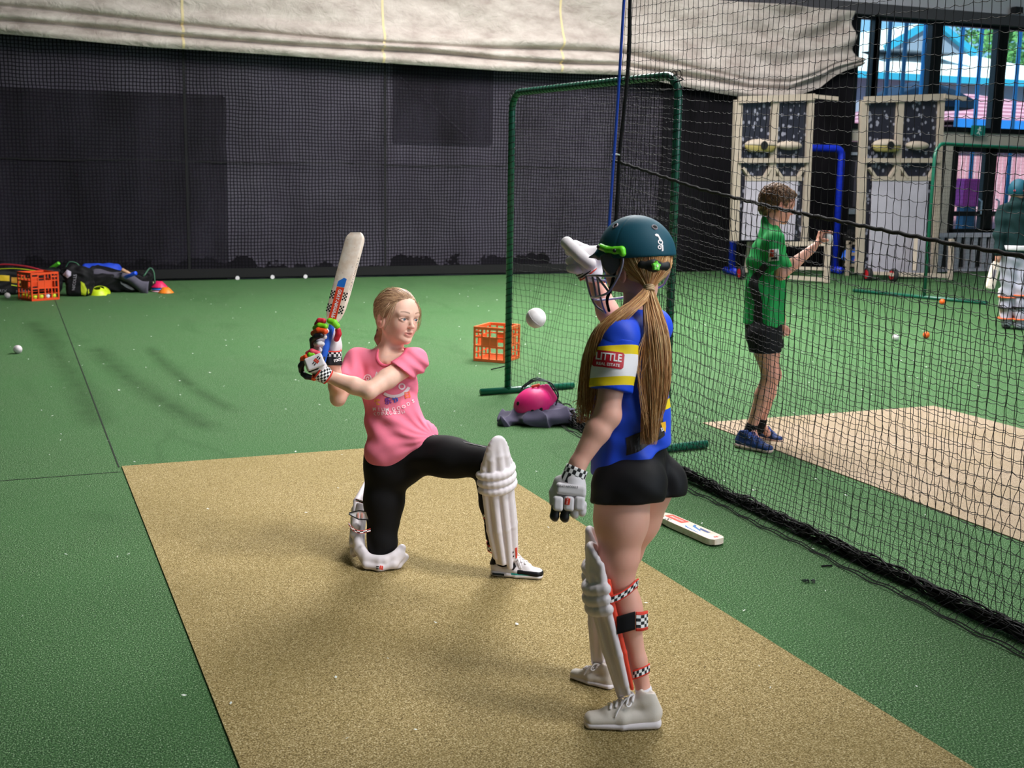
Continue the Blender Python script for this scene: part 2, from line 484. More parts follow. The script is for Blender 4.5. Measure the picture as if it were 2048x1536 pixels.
inlay('pitch_mat', .515, 2.415, -2.5, 6.75, 'tan synthetic pitch mat under the two girls in the near lane')
inlay('pitch_mat', 4.19, 6.12, -2.5, 6.78, 'tan pitch mat in the next lane, beyond the divider net', TAN2)
mb = MB()       # turf seams
mb.box((.5, 12.4, .0), (.008, 11.3, .003)); mb.box((-3.2, 6.64, .0), (7.4, .008, .003))
tag(mb.build('trim_1', mat('seam_dark', '0a160a', .9)), kind='structure')
# ---- rear wall, curtained with black netting
def wall_mat():
    s = NB('rear_wall'); co = s.coord('Object')
    n = s.noise(co, .9, 3, .6)
    s.setb(Base_Color=s.ramp(n.outputs[0], [(.35, lin('7c7584')), (.65, lin('9f98a8'))]), Roughness=.9)
    return s.m
w = MB(); w.box((3.4, WALL_Y+.12, 2.3), (21, .2, 4.6)); tag(w.build('wall_back', wall_mat()), kind='structure')
w = MB(); w.box((8, WALL_Y+.1, 5.65), (34, .3, 2.3)); tag(w.build('wall_upper', mat('upper_wall', 'c9c6cc', .9, var=.05, vscale=1)), kind='structure')
w = MB(); w.box((15, WALL_Y-.12, 4.485), (16, .26, .19)); tag(w.build('trim_2', mat('header_beam', '4a474c', .6)), kind='structure')
tag(MB().box((-7.1, 6, 3.2), (.2, 24, 6.6)).build('wall_left', mat('side_wall', '3c3c40', .9)), kind='structure')
tag(MB().box((24.6, 6, 3.2), (.2, 24, 6.6)).build('wall_right', mat('side_wall', '3c3c40', .9)), kind='structure')
tag(MB().box((-.75, -6.5, 3.2), (12.5, .2, 6.6)).build('wall_rear_baffle', mat('side_wall', '3c3c40', .9)), kind='structure')  # unseen wall part, put in to block sky fill on the left
tag(MB().box((8.7, 6, 6.6), (32, 25, .2)).build('ceiling', mat('roof_lining', 'b9b9bc', .9)), kind='structure')
dk = mat('dark_opening', '020203', .7)
def pane(name, x0, x1, z0, z1):
    o = MB().box(((x0+x1)/2, WALL_Y, (z0+z1)/2), (x1-x0, .03, z1-z0)).build(name, dk); tag(o, kind='structure')
    f = MB(); t = .05
    f.box(((x0+x1)/2, WALL_Y-.012, z0), (x1-x0, .03, t)).box(((x0+x1)/2, WALL_Y-.012, z1), (x1-x0, .03, t))
    f.box((x0, WALL_Y-.012, (z0+z1)/2), (t, .03, z1-z0)).box((x1, WALL_Y-.012, (z0+z1)/2), (t, .03, z1-z0))
    f.build('window_frame', mat('dark_frame', '17161a', .6), o); return o
pane('door_1', -1.6, 2.95, 0.03, 2.6)
p2 = pane('window_1', 5.5, 7.06, 2.05, 3.3)
rl = MB(); rl.tube([(5.55, WALL_Y-.02, 3.0), (6.7, WALL_Y-.02, 2.1)], .025, 6); rl.tube([(6.65, WALL_Y-.02, 2.1), (6.65, WALL_Y-.02, 2.75)], .02, 6)
rl.tube([(5.55, WALL_Y-.02, 2.82), (7, WALL_Y-.02, 2.8)], .02, 6)
rl.build('window_bar', mat('dim_bar', '2c2b31', .5), p2)
def netcloth_mat(name, alpha, c1, c2, grid=True):
    s = NB(name); co = s.add('ShaderNodeTexCoord').outputs['Object']
    sp = s.add('ShaderNodeSeparateXYZ', {'Vector': co})
    wob = s.noise(co, 1.3, 3, .6)
    def lines(v, per, w):
        v = s.math('ADD', v, s.math('MULTIPLY', wob.outputs[0], .07))
        t = s.math('FRACT', s.math('DIVIDE', v, per)); return s.math('LESS_THAN', t, w)
    g = s.math('MAXIMUM', lines(sp.outputs[0], .048, .3), lines(sp.outputs[2], .048, .26))
    n = s.noise(s.coord('Object', (1, 1, .35)), 1.6, 4, .6)
    base = s.ramp(n.outputs[0], [(.35, lin(c1)), (.7, lin(c2))])
    # ragged dark stains low on the cloth
    low = s.math('SUBTRACT', 1, s.math('MULTIPLY', sp.outputs[2], 1.25), clamp=True)
    st = s.noise(co, 2.1, 5, .65)
    sm = s.math('GREATER_THAN', s.math('MULTIPLY', st.outputs[0], low), .345)
    base = s.mix(s.math('MULTIPLY', sm, .8), base, lin('0a090b'))
    col = s.mix(s.math('MULTIPLY', g, .85 if grid else 0), base, lin('070709'))
    s.setb(Base_Color=col, Roughness=.95); s.b.inputs['Specular IOR Level'].default_value = .1
    if alpha < 1:
        a = s.math('MAXIMUM', s.math('MAXIMUM', g, sm), alpha)
        s.setb(Alpha=a)
    return s.m
cl = MB(); P = []
xs = np.linspace(-6.9, 10.1, 120); zs = np.linspace(.02, 4.3, 16)
for x in xs: P.append([(x, WALL_Y-.09+.012*math.sin(x*2.3)+.006*math.sin(x*9+z), z) for z in zs])
cl.grid(P)
o = cl.build('shade_netting', netcloth_mat('shade_cloth', .42, '2c272f', '484250'), smooth=True, recalc=False)
origin_to(o, (1.6, WALL_Y-.09, 0)); tag(o, 'long black shade netting hung over the rear wall behind the kneeling girl', 'netting')
sm = MB()
for px in (372, 770):
    X = yp(px, 300, WALL_Y-.1)[0]; sm.box((X, WALL_Y-.108, 2.15), (.035, .006, 4.2))
for i in range(40): sm.box((-6.7+i*.42, WALL_Y-.108, 1.69+.012*math.sin(i)), (.41, .005, .014))
sm.box((1.6, WALL_Y-.11, .1), (16.9, .006, .13))
sm.build('seam', mat('net_seam', '0b0a0c', .9), o)
for px, py in ((475, 556), (545, 554), (611, 553)):
    q = yp(px, py, WALL_Y-.12); MB().lathe([(.012, -.004), (.03, -.004), (.03, .004), (.012, .004)], q, [[1, 0, 0], [0, 0, 1], [0, -1, 0]], 12).build('eyelet', mat('eyelet', 'd9d4d8', .4), o)
cl = MB(); P = []
for x in np.linspace(10.0, 13.82, 40): P.append([(x, WALL_Y-.16+.03*math.sin(x*4+.6*z), z) for z in np.linspace(.02, 4.3, 12)])
cl.grid(P); o = cl.build('black_tarp', netcloth_mat('black_tarp', 1, '0d0c0f', '1d1b20', False), smooth=True, recalc=False)
origin_to(o, (11.9, WALL_Y-.16, 0)); tag(o, 'black cloth drop filling the rear wall right of the green framed net screen', 'netting')
# ---- rolled canvas curtain
bot = np.array([(-7, 3.45), (-1.5, 3.36), (.05, 3.27), (2.0, 3.2), (3.27, 3.19), (5.2, 3.15), (7.04, 3.12), (9.17, 3.15), (10.6, 2.98), (11.5, 2.88), (12.3, 2.9), (12.95, 3.12), (13.3, 3.3), (13.55, 3.45)])
def canvas():
    NX, NV = 460, 90
    X = np.concatenate([np.linspace(-6.9, 9, 260), np.linspace(9.02, 13.56, 200)])
    P = np.zeros((len(X), NV, 3)); v = np.linspace(0, 1, NV)
    rg = np.random.default_rng(3); ph = rg.uniform(0, 6, 12)
    for i, x in enumerate(X):
        zb = np.interp(x, bot[:, 0], bot[:, 1])
        top = 4.42
        hh = v**1.25*(top-zb)
        # horizontal rolls near the hem, fading above
        z = zb+hh
        f1 = zb+.17+.02*math.sin(x*1.3); f2 = zb+.32+.04*math.sin(x*.8+1); f3 = zb+.62+.08*math.sin(x*.6)+.1*(x < 3)*(3-x)/6
        roll = 0
        for c, w, a in ((zb+.07, .085, .10), (f1+.07, .07, .10), (f2+.09, .10, .085), (f3, .16, .03+.02*math.sin(x*.9))):
            roll = roll+a*np.exp(-((z-c)/w)**2)
        for c, w, a in ((f1, .022, .09), (f2, .022, .08)):
            roll = roll-a*np.exp(-((z-c)/w)**2)
        # long slack wrinkles
        wr = sum(.011*np.sin(x*(1.1+.5*k)+z*(2.2+1.3*k)+ph[k]) for k in range(6))
        wr += .013*np.sin(3.2*x+5*np.sin(z*2.2+x*.5)+ph[7])*np.clip(hh/.5, 0, 1)
        e = max(0, (x-10.4)/3.1)        # drags to the gathered right end
        dr = .07*e*np.sin((z-zb)*16+x*2.2)+.05*e*np.sin((z-zb)*9-x*3.1)
        tight = max(0, (x-13.0)/.56)
        y = WALL_Y-.34-roll*(1-.3*e)-wr-dr
        xx = x-0*z
        if x > 12.9:
            t = (x-12.9)/.66; zm = 3.55
            z = z*(1-.5*t*np.exp(-((z-zm)/.45)**2))+zm*.5*t*np.exp(-((z-zm)/.45)**2)
            xx = x-.16*t*np.exp(-((z-zm)/.16)**2)*-1-.1*t*np.clip((3.5-z)/.4, 0, 1)
            y = y-.12*t*np.exp(-((z-zm)/.18)**2)
        P[i, :, 0] = xx; P[i, :, 1] = y; P[i, :, 2] = z
    return P
s = NB('canvas'); n = s.noise(s.coord('Object', (1, 1, 2.2)), 2.2, 5, .65)
wv = s.noise(s.coord('Object'), 60, 2, .5)
s.setb(Base_Color=s.ramp(n.outputs[0], [(.3, lin('a0918a')), (.5, lin('bbaea7')), (.72, lin('d0c4bd'))]), Roughness=.8)
nn = s.noise(s.coord('Object', (1, 1, 1.4)), 5, 5, .6, .8)
s.bump(nn.outputs[0], .7, .06)
CANV = s.m
o = MB().grid(canvas()).build('canvas_curtain', CANV, smooth=True, recalc=False)
md = o.modifiers.new('thick', 'SOLIDIFY'); md.thickness = .012
origin_to(o, (3.3, WALL_Y-.34, 3.2)); tag(o, 'cream canvas curtain rolled up along the top of the rear wall', 'curtain')
bv = bvh_of(o.data); cvo = o
for px in (368, 771, 1131):
    X = yp(px, 60, WALL_Y-.5)[0]; V, F = rect2d(-.018, -.2, .018, 1.4, 1, 60)
    c = cast(bv, [(V, F, 0)], np.array([X, WALL_Y-.34, 3.3])-np.array(cvo.location), (1, 0, 0), (0, 0, 1), (0, -1, 0), .006, .8)
    MB().add(np.array(c.v)+np.array(cvo.location), c.f).build('sewn_seam', mat('canvas_seam', 'd9c69a', .8), cvo)
# ---- glazed front at the right
fr = mat('window_metal', '0a0a0c', .4)
s = NB('glass'); tr = s.add('ShaderNodeBsdfTransparent'); tr.inputs[0].default_value = (.86, .95, 1, 1)
gl = s.add('ShaderNodeBsdfGlossy'); gl.inputs['Roughness'].default_value = .03
mx = s.add('ShaderNodeMixShader'); mx.inputs[0].default_value = .06
s.link(tr.outputs[0], mx.inputs[1]); s.link(gl.outputs[0], mx.inputs[2]); s.link(mx.outputs[0], s.out.inputs[0]); GLASS = s.m
def glazed(name, x0, x1, z0, z1, w=.07):
    o = MB().box(((x0+x1)/2, WALL_Y, (z0+z1)/2), (x1-x0, .01, z1-z0)).build(name, GLASS); tag(o, kind='structure')
    f = MB(); f.box((x0, WALL_Y, (z0+z1)/2), (w, .14, z1-z0)).box((x1, WALL_Y, (z0+z1)/2), (w, .14, z1-z0))
    f.box(((x0+x1)/2, WALL_Y, z0), (x1-x0, .12, .08)).box(((x0+x1)/2, WALL_Y, z1), (x1-x0, .12, .08)); f.build('window_frame', fr, o); return o
glazed('window_2', 13.88, 14.27, 2.52, 4.38, .09); glazed('window_3', 14.3, 15.56, 2.52, 4.38, .13)
glazed('window_4', 15.68, 17.08, 2.52, 4.38, .13); glazed('window_5', 17.2, 19.6, 2.52, 4.38, .13)
cm = mat('cream_panel', 'b9b0a4', .7)
tag(MB().box((16.9, WALL_Y+.02, 2.36), (6.3, .1, .21)).build('trim_3', cm), kind='structure')
tag(MB().box((16.9, WALL_Y-.02, 2.5), (6.3, .12, .07)).build('trim_4', fr), kind='structure')
gr = mat('grey_low_wall', '4d4a55', .8)
o = MB().box((14.95, WALL_Y, 1.12), (2.1, .12, 2.24)).build('wall_front', mat('dark_low_wall', '1d1b22', .8)); tag(o, kind='structure')
MB().box((14.1, WALL_Y-.08, 2.03), (.7, .02, .05)).box((14.2, WALL_Y-.08, 1.02), (.7, .02, .1)).build('rail', mat('pale_rail', '9aa0ad', .5), o)
MB().box((14.15, WALL_Y-.08, 1.5), (.32, .02, .8)).build('panel', gr, o)
def door(name, x0, x1):
    d = MB(); w = .13
    d.box((x0+w/2, WALL_Y, 1.13), (w, .1, 2.24)).box((x1-w/2, WALL_Y, 1.13), (w, .1, 2.24))
    d.box(((x0+x1)/2, WALL_Y, 2.18), (x1-x0, .1, .13)).box(((x0+x1)/2, WALL_Y, .35), (x1-x0, .1, .7)).box(((x0+x1)/2, WALL_Y-.01, .98), (x1-x0, .1, .09))
    o = d.build(name, fr); tag(o, kind='structure')
    MB().box(((x0+x1)/2, WALL_Y, 1.45), (x1-x0-.2, .012, 1.5)).build('door_pane', GLASS, o)
    h = MB(); hx = x1-.2 if name == 'door_2' else x0+.2
    h.tube([(hx, WALL_Y-.05, .95), (hx, WALL_Y-.12, .98), (hx, WALL_Y-.12, 1.22), (hx, WALL_Y-.05, 1.25)], .018, 8); h.build('door_handle', mat('steel', 'a9adb5', .3, .9), o)
    return o
tag(MB().box((16.08, WALL_Y, 1.13), (.2, .12, 2.26)).build('wall_pier', cm), kind='structure')
door('door_2', 16.2, 17.1); door('door_3', 17.12, 18.3)
tag(MB().box((18.95, WALL_Y, 1.13), (1.3, .12, 2.26)).build('wall_end', cm), kind='structure')
tag(MB().box((22.1, WALL_Y, 2.2), (5, .12, 4.4)).build('wall_corner', cm), kind='structure')
q = yp(1956, 262, WALL_Y-.15)
o = MB().box(q, (.3, .06, .2)).build('exit_sign', mat('sign_green', '1b7f72', .4), bevel=.01); tag(o, 'small green exit sign above the glass doors', 'sign')
m2 = MB(); m2.lathe([(.02, -.002), (.02, .002)], q+[.01, -.034, .055], [[1, 0, 0], [0, 0, 1], [0, -1, 0]], 10)
for a, b in (((0, .03), (-.02, -.02)), ((-.02, -.02), (.02, -.07)), ((-.02, -.02), (-.055, -.05)), ((0, .03), (.04, 0)), ((0, .03), (-.045, .025))):
    m2.beam(q+[a[0], -.034, a[1]], q+[b[0], -.034, b[1]], .016, .004, (0, 1, 0))
m2.build('pictogram', mat('sign_white', 'e8f4ee', .5), o)
q = yp(2034, 21, WALL_Y-.2)
o = MB().box(q, (.18, .14, .12)).build('junction_box', mat('box_dark', '1a191d', .6), bevel=.01); tag(o, 'small dark box fixed to the pale wall above the windows', 'box')
# ---- out of doors
tag(MB().box((22, 45, -.32), (90, 53.6, .1)).build('ground_outside', mat('paving', '8f8a84', .9, var=.1, vscale=1)), kind='structure')
t = thing('blue_wall_panel', 'bright blue panel standing outside the first narrow window', 'panel', (14.1, 19.2, -.27))
MB().box((14.15, 19.2, 2.1), (.95, .08, 4.74)).build('sheet', mat('bright_blue', '1f7fd0', .5), t)
MB().box((14.15, 19.15, 1.98), (.95, .03, .05)).build('rail', mat('blue_rail', '1a5f9c', .5), t)
bp = mat('blue_post', '3f9fe0', .45)
posts = [(1768, 'd'), (1800, 'd'), (1838, ''), (1912, ''), (1950, ''), (1985, ''), (2026, '')]
for i, (px, k) in enumerate(posts):
    b = yp(px, 240, 20.2); o = MB().tube([(b[0], 20.2, -.27), (b[0], 20.2, 6)], .042, 8).build('verandah_post', mat('grey_post', '3d6f96', .5) if k else bp, smooth=True)
    origin_to(o, (b[0], 20.2, -.27)); tag(o, 'slim blue verandah post outside the windows', 'post', 'blue verandah posts outside')
def house(pts_eave, Y, depth, zr, ze, label, roofm, wallm, name, x0, x1, fas):
    t = thing(name, label, 'building', ((x0+x1)/2, Y, -.27))
    MB().box(((x0+x1)/2, Y+depth/2, ze/2-.1), (x1-x0-1, depth-.6, ze)).build('wall', wallm, t)
    r = MB(); zz = ze
    A = [(x0, Y-.4, zz), (x1, Y-.4, zz), (x1, Y+depth, zz), (x0, Y+depth, zz)]
    i0 = (x0+min(depth/2, (x1-x0)/2*.98), Y+depth/2, zr); i1 = (x1-min(depth/2, (x1-x0)/2*.98), Y+depth/2, zr)
    r.add(A+[i0, i1], [(0, 1, 5, 4), (2, 3, 4, 5), (1, 2, 5), (3, 0, 4), (3, 2, 1, 0)]); r.build('roof', roofm, t)
    MB().box(((x0+x1)/2, Y-.42, ze-.08), (x1-x0+.1, .08, .22)).build('gutter', fas, t)
    return t
e0 = yp(1735, 147, 34); e1 = yp(2048, 150, 34); pk = yp(1868, 45, 36)
t = house(None, 34, 11, yp(1900, 84, 39)[2], e0[2], 'house with a white roof and a gable, far outside the windows', mat('white_roof', 'f4f2ea', .6), mat('house_grey', '8b909e', .8), 'white_roofed_house', e0[0]-5, e1[0]+4.5, mat('teal_gutter', '2a8fa8', .5))
# gable
ga = yp(1778, 97, 35.2); gb = yp(1936, 97, 35.2); gz = yp(1866, 44, 35.2)
g = MB(); gc = ((ga[0]+gb[0])/2); g.add([(ga[0], 35.2, ga[2]), (gb[0], 35.2, ga[2]), (gc, 35.2, gz[2]), (ga[0], 39, ga[2]), (gb[0], 39, ga[2]), (gc, 39, gz[2])], [(0, 1, 2), (3, 5, 4), (0, 3, 4, 1)])
g.build('gable', mat('gable_grey', '77808c', .8), t)
g = MB(); g.beam((ga[0]-.2, 35.1, ga[2]), (gc, 35.1, gz[2]+.05), .25, .2); g.beam((gb[0]+.2, 35.1, ga[2]), (gc, 35.1, gz[2]+.05), .25, .2)
g.build('barge_board', mat('teal_gutter', '2a8fa8', .5), t)
g = MB(); g.add([(ga[0], 35.2, ga[2]), (gc, 35.2, gz[2]), (gc, 40, gz[2]), (ga[0], 40, ga[2]), (gb[0], 35.2, ga[2]), (gb[0], 40, ga[2])], [(0, 1, 2, 3), (1, 4, 5, 2)])
g.build('gable_roof', mat('white_roof', 'f4f2ea', .6), t)
s = NB('brick'); bk = s.add('ShaderNodeTexBrick', {'Vector': s.coord('Object', (1, 1, 1))}); bk.inputs['Scale'].default_value = 3.2
bk.inputs['Color1'].default_value = (*lin('c98a92'), 1); bk.inputs['Color2'].default_value = (*lin('b3707c'), 1); bk.inputs['Mortar'].default_value = (*lin('e7cdd0'), 1)
s.setb(Base_Color=bk.outputs[0], Roughness=.9); BRICK = s.m
s = NB('red_tiles'); wv = s.add('ShaderNodeTexWave', {'Vector': s.coord('Object'), 'Scale': 2.2, 'Distortion': 1.0}, bands_direction='Z')
s.setb(Base_Color=s.ramp(wv.outputs[0], [(.2, lin('a9606e')), (.8, lin('d79aa2'))]), Roughness=.8); TILE = s.m
f0 = yp(1890, 240, 25); f1 = yp(2048, 240, 25); rz = yp(1950, 184, 28.2)[2]
house(None, 25, 8, rz, f0[2], 'low red brick building with a tiled roof and blue gutter outside', TILE, BRICK, 'brick_building', f0[0], f1[0]+6, mat('blue_gutter', '1f6fb8', .5))
u = yp(1838, 168, 22.5)
t = thing('shade_umbrella', 'big dark blue shade umbrella standing outside the windows', 'umbrella', (u[0], 22.5, -.27))
c = MB(); c.lathe([(.02, .62), (.6, .5), (1.2, .2), (1.25, .0), (1.15, .03), (.6, .42), (.02, .52)], (u[0], 22.5, u[2]-.55), None, 8); c.build('canopy', mat('navy_canopy', '1c3048', .8), t)
MB().tube([(u[0], 22.5, -.27), (u[0], 22.5, u[2])], .04, 8).build('pole', mat('grey_post', '3d6f96', .5), t)
o = MB().box(yp(1935, 385, 19.3), (.42, .3, .55)).build('magenta_bin', mat('magenta', 'ff58c4', .6), bevel=.03)
q = np.array(o.data.vertices[0].co)
tag(o, 'bright magenta box outside the glass doors', 'box'); c0 = yp(1935, 385, 19.3); origin_to(o, (c0[0], c0[1], c0[2]-.275))
MB().box((c0[0], c0[1], (c0[2]-.275-.27)/2), (.3, .2, c0[2]-.275+.27)).build('stand', mat('grey_post', '3d6f96', .5), o)
def tree(px, py, Y, R, label):
    c = yp(px, py, Y); t = thing('leafy_tree', label, 'tree', (c[0], Y, -.27))
    MB().tube([(c[0], Y, -.27), (c[0]+.1, Y, c[2]-.2), (c[0], Y, c[2]+R*.4)], [.22, .15, .06], 8).build('trunk', mat('bark', '4d4136', .9), t)
    rg = np.random.default_rng(int(px)); V = []; F = []
    for i in range(2600):
        d = nrm(rg.normal(size=3)); r = R*rg.uniform(.45, 1)**.5*(1+.25*math.sin(d[0]*5+d[2]*4)); p = c+d*[r, r, r*.9]
        a = nrm(rg.normal(size=3)); b = nrm(np.cross(a, rg.normal(size=3))); s_ = .13
        k = len(V); V += [p-a*s_, p-b*s_*.5, p+a*s_, p+b*s_*.5]; F.append((k, k+1, k+2, k+3))
    MB().add(V, F).build('foliage', mat('leaf_green', '5b8f4a', .7, var=.5, vscale=3), t, recalc=False)
tree(1985, 105, 50, 2.5, 'round green tree behind the white roofed house')
tree(2075, 80, 39, 2.0, 'green tree at the right edge of the farthest window')
# ---- light
wd = bpy.data.worlds.new('world'); SC.world = wd; wd.use_nodes = True
bg = wd.node_tree.nodes['Background']; bg.inputs[0].default_value = (.38, .72, 1, 1); bg.inputs[1].default_value = .9
def area(name, loc, size, power, rot=(0, 0, 0), col=(1, .98, .965), sy=None):
    l = bpy.data.lights.new(name, 'AREA'); l.energy = power; l.shape = 'RECTANGLE'; l.size = size; l.size_y = sy or size; l.color = col
    o = bpy.data.objects.new(name, l); COL.objects.link(o); o.location = loc; o.rotation_euler = rot; return o
def spot(name, loc, tgt, power, ang, blend=1, rad=.4, col=(1, .98, .965)):
    l = bpy.data.lights.new(name, 'SPOT'); l.energy = power; l.spot_size = math.radians(ang); l.spot_blend = blend; l.shadow_soft_size = rad; l.color = col
    o = bpy.data.objects.new(name, l); COL.objects.link(o); o.location = loc
    o.rotation_euler = (Vector(tgt)-Vector(loc)).to_track_quat('-Z', 'Y').to_euler(); return o
sun = bpy.data.lights.new('sun', 'SUN'); sun.energy = 6; sun.angle = .02; sun.color = (1, .97, .9)
so = bpy.data.objects.new('sun', sun); COL.objects.link(so); so.rotation_euler = Vector((.35, 1, -.9)).to_track_quat('-Z', 'Y').to_euler(); so.location = (0, 60, 30)
area('rear_fill', (9.5, -6.2, 3.2), 7, 270, rot=(math.radians(82), 0, math.radians(22)), col=(.96, .98, 1), sy=4.5)  # added fill light behind the camera, brightens faces from the front
area('overhead_light', (4.2, 8.8, 6.3), 1.5, 380, sy=3)
area('overhead_light', (6.2, 11.8, 6.3), 2.0, 780, sy=3.5)
area('overhead_light', (10.2, 12.0, 6.3), 2.6, 260, sy=4)
area('overhead_light', (6.8, 5.2, 6.3), 2.0, 150, sy=3)
spot('overhead_light', (3.2, 1.8, 6.2), (2.0, 5.0, .4), 950, 44, 1, .6)  # added spot; its soft edge darkens the corners like a vignette
spot('overhead_light', (5.6, -.6, 5.9), (1.75, 4.3, .7), 900, 34, 1, .9)  # added spot that brightens both girls and leaves the corners dark
for x_ in (6.5, 11.5): area('wall_fill', (x_, 15.6, 6.3), 2.4, 45, rot=(math.radians(-28), 0, 0), sy=.5)  # added fill that brightens the canvas curtain and rear wall
SC.view_settings.exposure = .36
# ================================================================== NETS
NETM = mat('net_twine', '0b0a0d', .75, spec=.3)
ROPE = mat('black_rope', '121014', .9, bump=.6, bscale=90, bdist=.004)
def net_mesh(S, nu, nv, r, sub=2, knot=1.9, slack=.25):
    """S(u,v) -> surface point arrays; u columns 0..nu, v rows 0..nv; every strand a thin three sided tube, knots at crossings"""
    V = []; F = []; base = 0
    rg = np.random.default_rng(nu*100+nv)
    ju = rg.normal(size=(nu+1, nv+1))*.05; jv = rg.normal(size=(nu+1, nv+1))*.05
    U, W = np.meshgrid(np.arange(nu+1.), np.arange(nv+1.), indexing='ij')
    U = U+ju; W = W+jv
    def strand(Pts, a1, a2):
        nonlocal base
        n = len(Pts); T = np.gradient(Pts, axis=0); T /= np.linalg.norm(T, axis=1)[:, None]+1e-9
        A = np.cross(T, a1); A /= np.linalg.norm(A, axis=1)[:, None]+1e-9; B = np.cross(T, A)
        ring = [Pts+r*(math.cos(q)*A+math.sin(q)*B) for q in (0, 2*PI/3, 4*PI/3)]
        V.append(np.stack(ring, 1).reshape(-1, 3)); i = np.arange(n-1)*3+base
        for k in range(3):
            k2 = (k+1) % 3; F.append(np.stack([i+k, i+k2, i+3+k2, i+3+k], 1))
        base += 3*n
    for c in range(nu+1):
        u = np.interp(np.linspace(0, nv, nv*sub+1), np.arange(nv+1), U[c]); v = np.interp(np.linspace(0, nv, nv*sub+1), np.arange(nv+1), W[c])
        u[1::sub] += slack*rg.uniform(-.3, .3)*np.ones(len(u[1::sub])) if sub > 1 else 0
        strand(S(u, v), np.array([0, 1., 0.02]), None)
    for k in range(nv+1):
        t = np.linspace(0, nu, nu*sub+1)
        u = np.interp(t, np.arange(nu+1), U[:, k]); v = np.interp(t, np.arange(nu+1), W[:, k])
        P = S(u, v)
        if sub > 1: P[1::sub, 2] -= .006*slack*4*rg.uniform(.4, 1, len(P[1::sub]))
        strand(P, np.array([0, 0.02, 1.]), None)
    if knot:
        C = S(U.ravel(), W.ravel()); q = r*knot
        O = np.array([(1, 0, 0), (-1, 0, 0), (0, 1, 0), (0, -1, 0), (0, 0, 1), (0, 0, -1)])*q
        V.append((C[:, None, :]+O[None]).reshape(-1, 3)); i = np.arange(len(C))*6+base
        for f in ((0, 2, 4), (2, 1, 4), (1, 3, 4), (3, 0, 4), (2, 0, 5), (1, 2, 5), (3, 1, 5), (0, 3, 5)):
            F.append(np.stack([i+f[0], i+f[1], i+f[2], i+f[2]], 1))
    V = np.concatenate(V); F = np.concatenate(F)
    me = bpy.data.meshes.new('net'); me.from_pydata(V.tolist(), [], [tuple(q) if q[2] != q[3] else tuple(q[:3]) for q in F.tolist()]); me.update()
    return me
# ---- the long divider net on the right; hung in the plane X = 3.28, its rope sagging toward the camera
NX = 3.28
rk = [xp(x, y, NX) for x, y in ((1232, 322), (1400, 378), (1560, 418), (1740, 455), (1900, 487), (2048, 513))]
rkY = np.array([p[1] for p in rk][::-1]); rkZ = np.array([p[2] for p in rk][::-1])
def ropez(Y): return np.where(Y < rkY[0], rkZ[0]-.05*(rkY[0]-Y)/.5*.3, np.interp(Y, rkY, rkZ))
def edgeY(z):      # the far edge leans slightly
    return 6.3+np.clip((2.2-z)*.05, -.05, .12)
PITCHN = .045
def drift(Y, v): return .02*np.sin(Y*2.1+v)+.012*np.sin(Y*5.3-v*2)
def upper(u, v):   # v counts rows up from the rope
    Y = 6.3-u*PITCHN; z0 = ropez(Y); t = v*.048
    sag = (z0-1.66)*np.exp(-t/.55)
    z = 1.66+sag+t
    Y = Y+(edgeY(z)-6.3)*np.exp(-u/8)
    X = NX+.015*np.sin(Y*3+z*2)
    return np.stack([X+0*z, Y, z], -1)
def lower(k):
    def S(u, v):   # v rows down from the rope to the floor
        Y = 6.34-u*PITCHN; z0 = ropez(Y); t = v/28.0
        z = z0*(1-t)+.03*t
        if k == 0:
            X = NX-.03*np.sin(t*3.0)+.02*np.sin(Y*4+t*5)*t
            Y = Y+.05*np.sin(t*4+Y*2.2)*t+.10*np.clip(t-.55, 0, 1)**1.2*np.sin(Y*3.1)
        else:
            X = NX+.10*np.sin(t*2.6)**1.2*(.7+.3*np.sin(Y*2.5))+.012*np.sin(Y*7+t*9)
            Y = Y+.013+.06*np.sin(t*3.2-Y*1.7)*t+.34*np.clip(t-.6, 0, 1)*(.6+.6*np.sin(Y*2.3+1))
            z = z+.0*t
        return np.stack([X+0*z, Y, np.maximum(z, .012)], -1)
    return S
net = thing('divider_net', 'long black mesh divider net hanging between the two lanes', 'net', (NX, 4.3, 0))
link('mesh', net_mesh(upper, 92, 62, .0015), NETM, net)
link('mesh', net_mesh(lower(0), 92, 28, .0015), NETM, net)
link('mesh', net_mesh(lower(1), 92, 28, .0015), NETM, net)
Ys = np.linspace(6.42, 2.2, 120); rg = np.random.default_rng(5)
MB().tube(np.stack([np.full(120, NX), Ys, ropez(Ys)+.003*np.sin(Ys*60)], 1), .0085, 8).build('middle_rope', ROPE, net, smooth=True)
e0_ = xp(1262, -60, NX)
ep = spline([e0_+[0, 0, 1.9], e0_+[0, 0, .9], e0_, xp(1260, 0, NX), xp(1257, 120, NX), xp(1247, 230, NX), xp(1239, 310, NX), xp(1233, 420, NX), xp(1222, 560, NX), xp(1210, 700, NX), xp(1200, 800, NX)], 50)
MB().tube(ep, .011, 8).build('edge_rope', ROPE, net, smooth=True)
